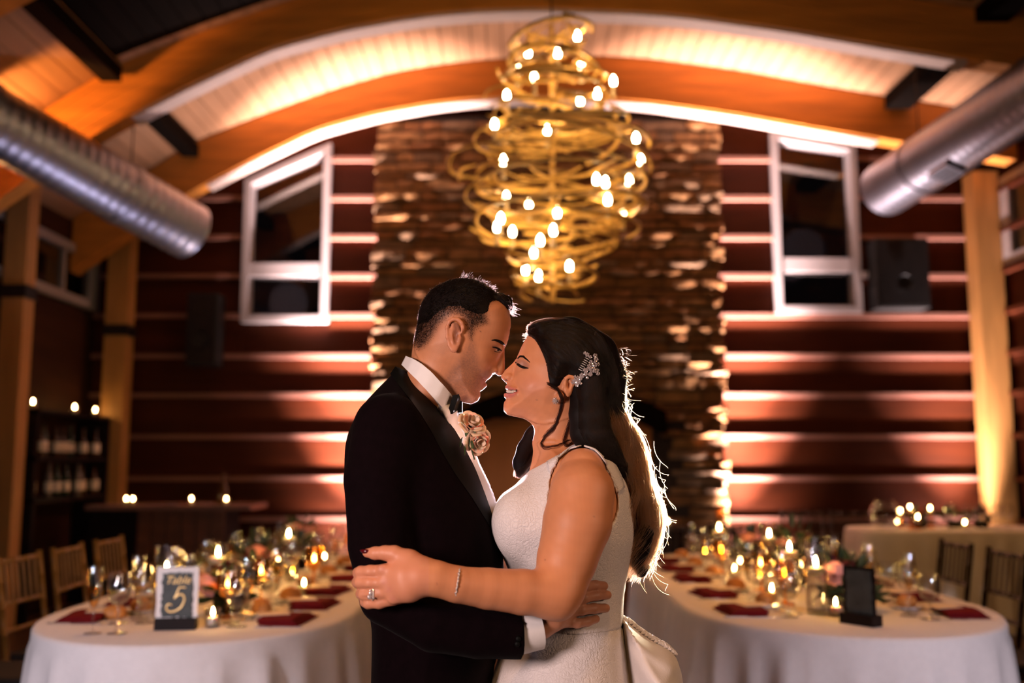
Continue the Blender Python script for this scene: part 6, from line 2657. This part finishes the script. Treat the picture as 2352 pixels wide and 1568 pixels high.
# neckline: a V seen from the side, and the open back of the neck
nl = poly_w([(1100, 1158), (1133, 1150), (1168, 1129), (1181, 1119.5), (1216, 1083), (1255, 1061), (1285, 1046), (1310, 1027), (1322, 1010), (1330, 960), (1100, 960)], 1.76, 1)
sdn = sd_poly(*np.broadcast_arrays(X3[:, 0, :], Z3[:, 0, :]), nl)
dv_.f[sl] = smaxf(dv_.f[sl], -np.broadcast_to(sdn[:, None, :], dv_.f[sl].shape).astype(np.float32), .002)
nk = poly_w([(1255, 1061), (1300, 1040), (1316, 1000), (1400, 1000), (1385, 1052), (1330, 1075)], 1.86, 1)
sdk = sd_poly(*np.broadcast_arrays(X3[:, 0, :], Z3[:, 0, :]), nk)
mid = np.maximum(sdk[:, None, :], np.abs(Y3 - YB_) - .088)
dv_.f[sl] = smaxf(dv_.f[sl], -mid.astype(np.float32), .002)
zlow = w2(1300, 1432)[1]
dv_.f[sl] = np.maximum(dv_.f[sl], (zlow - Z3).astype(np.float32))
V, F = dv_.mesh(1)
dtree = tree_of(V, F)
gown = np_mesh('gown', V, F, M_LACE, bride)
gown['label'] = 'ivory lace wedding gown, sleeveless with a V neck'
# shoulder straps lying over the shoulder
so = resample([(1258, 1061), (1272, 1054), (1288, 1045), (1313, 1026.5), (1336, 1021.5), (1357, 1024.5), (1376, 1032), (1393, 1044), (1408, 1062), (1424, 1092), (1432, 1120)], 44)
si = resample([(1267, 1092), (1275, 1070), (1288, 1053), (1308, 1036), (1336, 1028), (1362, 1036), (1374, 1048), (1386, 1064), (1398, 1085), (1409, 1110), (1415, 1135)], 44)
for side in (0, 1):
    vs, fs = [], []
    for a, b_ in zip(so, si):
        for k in range(4):
            q = a * (1 - k / 3) + b_ * (k / 3)
            hit = btree.ray_cast(Vector((0, 0, CAM_Z)), px_ray(q[0], q[1]).normalized())
            hit2 = dtree.ray_cast(Vector((0, 0, CAM_Z)), px_ray(q[0], q[1]).normalized())
            if hit[0] is not None:
                p = hit[0] + hit[1] * .0032
            else:
                nb = btree.find_nearest(Vector(w3(q[0], q[1], 1.745)))
                p = nb[0] + nb[1] * .0032
            if hit2[0] is not None and hit2[0].y < p.y:
                p = hit2[0] + hit2[1] * .0012
            vs.append(p)
    if side:
        vs = [Vector((p.x, 2 * YB_ - p.y, p.z)) for p in vs]
    for i in range(43):
        for k in range(3):
            fs.append((i * 4 + k, i * 4 + k + 1, (i + 1) * 4 + k + 1, (i + 1) * 4 + k))
    stp = MB().add(vs, fs).obj('strap', M_LACE, bride, smooth=True, fix=True)
    md = stp.modifiers.new('thick', 'SOLIDIFY')
    md.thickness = .0022
# skirt
zt_, zb_ = w2(1300, 1425)[1], .012
nseg, nr = 160, 30
vs, fs = [], []
for r_ in range(nr + 1):
    t = r_ / nr
    z = zt_ + (zb_ - zt_) * t
    fr, bk, hw = np.interp(z, [.0, .55, w2(1, 1568)[1], w2(1, 1500)[1], w2(1, 1460)[1], zt_], [-.34, -.16, w2(1128, 1568)[0], w2(1150, 1500)[0], w2(1178, 1460)[0], w2(1193, 1425)[0]]), \
        np.interp(z, [.0, .55, w2(1, 1568)[1], w2(1, 1480)[1], zt_], [.62, .34, w2(1452, 1568)[0], w2(1437, 1480)[0], w2(1430, 1425)[0]]), \
        np.interp(z, [.0, .55, w2(1, 1568)[1], w2(1, 1480)[1], zt_], [.42, .27, .185, .150, .128])
    cx, ax_ = (fr + bk) / 2, (bk - fr) / 2
    for k in range(nseg):
        a = 2 * PI * k / nseg
        fo = 1 + (.012 + .05 * t) * t ** .5 * math.sin(11 * a + 2 * math.sin(3 * a)) + .012 * math.sin(23 * a + 1.3) * t
        vs.append((cx + ax_ * fo * math.cos(a), YB_ + hw * fo * math.sin(a), z))
for r_ in range(nr):
    for k in range(nseg):
        k2 = (k + 1) % nseg
        fs.append((r_ * nseg + k, (r_ + 1) * nseg + k, (r_ + 1) * nseg + k2, r_ * nseg + k2))
fs.append(tuple(range(nseg)))
sk = MB().add(vs, fs).obj('skirt', M_LACE, bride, smooth=True, fix=True)
# bustle gathered behind
uv_ = Vol((w2(1400, 1500)[0], 1.68, .28), (w2(1640, 900)[0], 2.06, w2(1000, 1395)[1]), .0042)
BP = poly_w([(1424, 1420), (1432, 1416), (1446, 1428), (1470, 1448), (1500, 1468), (1530, 1484), (1550, 1502), (1563, 1535), (1570, 1575), (1585, 1680), (1590, 1900), (1560, 2150), (1440, 2150), (1428, 1700), (1430, 1560), (1428, 1470)], n=4)
ulo, uhi = (BP[:, 0].min() - .02, 1.69, BP[:, 1].min() - .02), (BP[:, 0].max() + .02, 2.05, BP[:, 1].max() + .02)
UX, UZ = uv_.grid2(ulo, uhi)
usd = sd_poly(UX, UZ, BP)
UW = .150 * np.sqrt(np.maximum(1 - (1 - np.clip(-usd / .075, 0, 1)) ** 2, 0))
q3 = np.stack([UX.ravel(), UZ.ravel(), 0 * UX.ravel()], 1)
xr = UX - w2(1430, 1420)[0]
zr = w2(1430, 1420)[1] - UZ
UW = np.maximum(UW + .006 * np.sin(70 * np.arctan2(zr + .02, xr + .02) * .35 + 8 * UX * 10) * sstep(-usd, 0, .03), 0)
uv_.slab(ulo, uhi, UW, usd, YB_, 0)
V, F = uv_.mesh(2)
bu = np_mesh('bustle', V, F, M_SATINW, bride)
bu['label'] = 'ivory satin bustle gathered behind the skirt'
# lace edging of the bustle
ed = MB()
EP = resample([w3(a, b_, YB_ - .012) for a, b_ in ((1428, 1417), (1446, 1426), (1470, 1446), (1500, 1466), (1530, 1482), (1548, 1498))], 46)
for i, p in enumerate(EP):
    r = .0045 + .0025 * math.sin(i * 2.3)
    for s in (-1, 0, 1):
        ed.lathe([(0, -r), (r, 0), (0, r * .8)], 6, p + np.array([0, s * .016, .001 * (1 - abs(s))]), (0, .3 * s, 1))
eo = ed.obj('lace_edging', M_LACE, bride)
eo['kind'] = 'stuff'

# ---- hair
hv = Vol((w2(1165, 900)[0], 1.70, w2(1000, 1370)[1]), (w2(1530, 900)[0], 2.06, w2(1000, 715)[1]), .0030)
cap_ = Head(hv, B_FACE, YB_, .070, .085, BSC)
B_HAIRLINE = [(1200, 735), (1212, 762), (1220, 768), (1232, 781), (1241, 797), (1251, 820), (1257, 845), (1259, 866), (1264, 886), (1280, 889), (1290, 876), (1298, 862), (1312, 858), (1324, 868), (1325, 890), (1319, 912), (1319, 937),
              (1307, 960), (1304, 985), (1420, 1000), (1440, 900), (1420, 760), (1330, 715), (1240, 715)]
sdh = sd_poly(cap_.X, cap_.Z, poly_w(B_HAIRLINE, 1.82, 4))
th = .010 * sstep(-sdh, 0, 28 * PXM) + .001
cap_.sd = cap_.sd - th
tt = np.clip(-cap_.sd / .085, 0, 1)
W2_ = .070 * np.sqrt(np.maximum(1 - (1 - tt) ** 2, 0))
cap_.W = np.where(cap_.sd < 0, np.maximum(cap_.W + th, W2_), 0)
cap_.W += .0012 * np.sin((cap_.X * .8 + cap_.Z) * 520 + 3 * np.sin(cap_.X * 60)) * sstep(-sdh, 0, 20 * PXM)
cap_.commit(0)
sl, X3, Y3, Z3 = hv.sub(cap_.lo, cap_.hi)
sd3 = sd_poly(*np.broadcast_arrays(X3[:, 0, :], Z3[:, 0, :]), poly_w(B_HAIRLINE, 1.82, 4))
hv.f[sl] = np.maximum(hv.f[sl], (sd3 - .001)[:, None, :].astype(np.float32))
# volume at the back of the head and the long fall
hv.chain(hand_pts([(1310, 775, 1.868), (1365, 815, 1.868), (1386, 870, 1.868), (1386, 930, 1.868), (1390, 990, 1.87), (1404, 1045, 1.88)]), [.040, .044, .043, .040, .038, .036], .02)
for s in (-1, 1):
    yy = lambda d: YB_ + s * d
    hv.chain(hand_pts([(1345, 850, yy(.050)), (1352, 900, yy(.052)), (1356, 950, yy(.058)), (1362, 1000, yy(.064)), (1385, 1040, yy(.056)), (1414, 1078, yy(.045)), (1434, 1125, yy(.030))]), [.030, .030, .032, .034, .031, .024, .013], .018)
hv.chain(hand_pts([(1334, 910, YB_ - .062), (1332, 950, YB_ - .066), (1338, 992, YB_ - .070), (1366, 1020, YB_ - .070)]), [.014, .019, .022, .018], .012)
hv.chain(hand_pts([(1404, 1040, 1.868), (1428, 1095, 1.862), (1442, 1150, 1.855), (1454, 1200, 1.850)]), [.038, .026, .019, .015], .02)
hv.chain(hand_pts([(1426, 1095, 1.89), (1444, 1150, 1.90), (1462, 1195, 1.89), (1476, 1240, 1.87), (1476, 1275, 1.86)]), [.024, .018, .016, .015, .010], .014)
hv.chain(hand_pts([(1468, 1190, 1.85), (1482, 1225, 1.83), (1474, 1262, 1.835), (1462, 1290, 1.85), (1472, 1312, 1.86), (1486, 1302, 1.87)]), [.016, .015, .014, .012, .010, .006], .008)
# tress over the far shoulder
hv.chain(hand_pts([(1270, 960, 1.945), (1232, 1005, 1.955), (1215, 1035, 1.955), (1202, 1065, 1.945), (1194, 1088, 1.935)]), [.022, .024, .024, .021, .008], .012)
V, F = hv.mesh(2)
bhair = np_mesh('hair', V, F, M_HAIRMASS, bride)
bhair['label'] = 'long dark wavy hair pinned at one side'
htree = tree_of(V, F)
# strands: (1) over the cap, combed back; (2) the long waves; (3) flyaways
S = []
rows = [[(1216, 752), (1240, 741), (1290, 738), (1345, 750), (1385, 780), (1408, 825), (1420, 880), (1424, 940), (1430, 1000), (1446, 1060)],
        [(1218, 756), (1262, 744), (1310, 752), (1360, 786), (1396, 850), (1408, 930), (1414, 1000), (1436, 1070)],
        [(1214, 764), (1250, 772), (1300, 800), (1345, 850), (1362, 930), (1368, 1000), (1398, 1060)],
        [(1232, 782), (1262, 815), (1300, 850), (1330, 890), (1342, 950), (1350, 1005), (1378, 1036)],
        [(1246, 806), (1268, 850), (1290, 862), (1325, 872), (1336, 920), (1338, 975), (1352, 1012)],
        [(1257, 855), (1275, 868), (1300, 860), (1328, 880), (1332, 930), (1330, 985), (1345, 1015)]]
GR = [resample(r_, 22) for r_ in rows]
for i in range(2600):
    a = RNG.integers(0, len(GR) - 1)
    t = RNG.random()
    g = GR[a] * (1 - t) + GR[a + 1] * t + RNG.normal(0, 3, (1, 2))
    g = g + (np.sin(np.linspace(0, 6, 22) + RNG.uniform(0, 6)) * RNG.uniform(0, 2.5))[:, None] * np.array([.6, .8])
    P = np.array([cast(htree, q[0], q[1], .0009) for q in g])
    if np.abs(np.diff(P[:, 1])).max() > .05:
        continue
    S.append(P)
S1 = np.array(S)
strands('hair_strands', S1, .00034, .00026, M_HAIRB, bhair)
# long waves down the back, fibre lightened to glow as if backlit
guides = [
    [(1385, 850, 1.868), (1412, 900, 1.875), (1432, 960, 1.885), (1462, 1030, 1.90), (1485, 1100, 1.90), (1502, 1160, 1.895), (1498, 1220, 1.885), (1480, 1270, 1.88), (1490, 1320, 1.88)],
    [(1380, 830, 1.868), (1414, 880, 1.868), (1440, 950, 1.875), (1478, 1010, 1.885), (1496, 1080, 1.88), (1512, 1150, 1.87), (1508, 1215, 1.865), (1492, 1265, 1.865), (1484, 1310, 1.87), (1460, 1345, 1.87)],
    [(1375, 860, 1.85), (1405, 930, 1.84), (1425, 1000, 1.83), (1448, 1070, 1.82), (1468, 1140, 1.815), (1485, 1200, 1.82), (1480, 1255, 1.83), (1462, 1300, 1.84), (1448, 1335, 1.85)],
    [(1370, 870, 1.84), (1392, 950, 1.825), (1408, 1020, 1.81), (1432, 1085, 1.80), (1456, 1150, 1.80), (1470, 1200, 1.81), (1462, 1250, 1.82), (1446, 1290, 1.835), (1440, 1325, 1.84)],
    [(1385, 845, 1.89), (1418, 920, 1.905), (1450, 1000, 1.925), (1478, 1080, 1.935), (1500, 1150, 1.935), (1505, 1210, 1.92), (1490, 1260, 1.91), (1470, 1300, 1.90), (1468, 1340, 1.90)]]
GG = [resample([w3(*p) for p in g], 34) for g in guides]
N = 4200
S = np.zeros((N, 34, 3))
u = np.linspace(0, 1, 34)
lock = RNG.normal(0, 1, (60, 3))
lockw = RNG.dirichlet([.45] * len(GG), 60)
for i in range(N):
    w = lockw[i % 60] * .8 + .2 * RNG.dirichlet([.8] * len(GG))
    base = sum(w[k] * GG[k] for k in range(len(GG)))
    li = i % 60
    ph = lock[li, 0] * 3
    amp = (.015 + .005 * lock[li, 1]) * np.clip(u * 1.3 - .12, 0, 1) ** .9
    wav = np.stack([np.sin(u * (17 + lock[li, 2]) + ph), np.cos(u * (16 + lock[li, 2]) + ph), .25 * np.cos(u * 9 + ph)], 1) * amp[:, None]
    L = RNG.uniform(.72, 1.0)
    jit = np.cumsum(RNG.normal(0, .0009, (34, 3)), 0) + RNG.normal(0, .0032, (1, 3))
    path = base + wav + jit
    S[i] = resample(path[:max(8, int(34 * L))], 34)
strands('hair_waves', S, .00030, .00016, M_HAIRLIT, bhair)
tg = [[w3(*p) for p in g] for g in (
    [(1285, 950, 1.93), (1240, 995, 1.945), (1222, 1030, 1.94), (1206, 1062, 1.93), (1192, 1092, 1.925)],
    [(1262, 955, 1.97), (1222, 1000, 1.975), (1198, 1035, 1.97), (1188, 1065, 1.955), (1186, 1090, 1.94)],
    [(1290, 970, 1.95), (1250, 1010, 1.93), (1236, 1040, 1.925), (1220, 1068, 1.92), (1198, 1094, 1.92)])]
tg = [resample(g, 20) for g in tg]
S = []
for i in range(800):
    w = RNG.dirichlet([.7] * 3)
    b0 = sum(w[k] * tg[k] for k in range(3))
    uu = np.linspace(0, 1, 20)
    ph = RNG.integers(0, 9) * .7
    S.append(b0 + np.stack([np.sin(uu * 8 + ph), .5 * np.cos(uu * 7 + ph), .3 * np.sin(uu * 9 + ph)], 1) * (.004 * uu)[:, None] + RNG.normal(0, .0016, (1, 3)))
strands('far_tress', np.array(S), .0003, .00018, M_HAIRB, bhair)
# loose curls outside and flyaways over the crown
fly = []
for i in range(90):
    gq = GG[RNG.integers(0, len(GG))][RNG.integers(4, 32)]
    p0 = gq + np.array([RNG.uniform(.006, .022), RNG.normal(0, .01), RNG.normal(0, .01)])
    a = RNG.uniform(0, 6)
    r = RNG.uniform(.003, .011)
    k = np.linspace(0, RNG.uniform(2, 5.5), 24)
    fly.append(p0 + np.stack([r * np.cos(k + a) + .006 * k * .6, .3 * r * np.sin(k * .7), r * np.sin(k + a) - .010 * k], 1))
for i in range(420):
    if i < 300:
        t = RNG.random()
        cx, cy_ = resample([(1208, 775), (1222, 750), (1250, 737), (1300, 736), (1345, 748), (1378, 772), (1398, 800), (1412, 840)], 100)[int(t * 99)]
        p0 = np.array(w3(cx, cy_ + 6, YB_ + RNG.normal(0, .018)))
        d = np.array([RNG.normal(0, .5), RNG.normal(0, .3), abs(RNG.normal(.7, .3))])
        L = RNG.uniform(.003, .012)
    else:
        p0 = np.array(w3(RNG.uniform(1418, 1440), RNG.uniform(800, 930), YB_ + RNG.normal(0, .02)))
        d = np.array([.8, RNG.normal(0, .3), RNG.normal(0, .6)])
        L = RNG.uniform(.004, .014)
    k = np.linspace(0, 1, 24)[:, None]
    c = np.array([RNG.normal(0, .7), 0, -RNG.uniform(.2, 1.0)])
    fly.append(p0 + d * L * k + c * L * k * k)
strands('flyaway_strands', np.array(fly), .00017, .00010, M_HAIRLIT, bhair)
# thin tendrils before the ear
td = []
for gpts in ([(1262, 884), (1282, 896), (1291, 920), (1284, 950), (1272, 985), (1254, 1002), (1244, 1020), (1252, 1030), (1280, 1026), (1304, 1012)],
             [(1258, 880), (1280, 892), (1292, 915), (1286, 945), (1276, 975), (1262, 990), (1250, 1005)],
             [(1308, 965), (1300, 990), (1294, 1012), (1300, 1026), (1314, 1016)]):
    g = resample(gpts, 24)
    for i in range(20):
        q = g + RNG.normal(0, 1.5, (1, 2)) * np.linspace(1.3, .8, 24)[:, None] + np.cumsum(RNG.normal(0, .25, (24, 2)), 0)
        td.append([cast(btree, a, b_, .0016 + .002 * RNG.random()) for a, b_ in q])
strands('tendrils', np.array([[tuple(p) for p in s] for s in td]), .0003, .00018, M_HAIRB, bhair)

# ---- crystal hair comb
comb = empty('hair_comb', cast(htree, 1345, 855, .004))
comb.parent = bride
comb['label'] = 'crystal flower hair comb'
cl = Vector(comb.location)
petal = MB().lathe([(0, -.0012), (.0042, .0), (.0030, .0016), (0, .0024)], 8).mesh('crystal', M_DIAMOND)
for (a, b_, r) in ((1348, 817, 5), (1342, 813, 3.5), (1354, 822, 4), (1364, 820, 5), (1366, 828, 5), (1355, 833, 4), (1363, 838, 6), (1370, 838, 4), (1352, 843, 6), (1345, 850, 6), (1358, 850, 7), (1367, 852, 6),
                   (1370, 859, 4), (1355, 860, 5), (1345, 859, 5), (1338, 862, 6), (1330, 867, 5), (1322, 866, 4.5), (1324, 875, 6), (1331, 876, 5), (1317, 880, 4.5), (1328, 884, 5), (1336, 881, 3.5), (1336, 870, 4), (1349, 868, 3.5), (1320, 872, 3.5)):
    for q in range(5):
        ang = q * 2 * PI / 5 + a
        o = link('crystal', petal, comb, cast(htree, a + r * .55 * math.cos(ang), b_ + r * .55 * math.sin(ang), .0045) - cl)
        o.rotation_euler = (PI / 2 + RNG.normal(0, .5), RNG.normal(0, .5), RNG.normal(0, .5))
        o.scale = (r / 9,) * 3
tm = MB()
for k in range(8):
    a, b_ = 1338 + k * 2.4, 852 - k * 4.2
    p0, p1 = cast(htree, a, b_, .002) - cl, cast(htree, a - 9, b_ - 5, .001) - cl
    tm.tube([p0, p1], .0005, 5)
cm_ = tm.obj('comb_teeth', M_SILVER, comb)
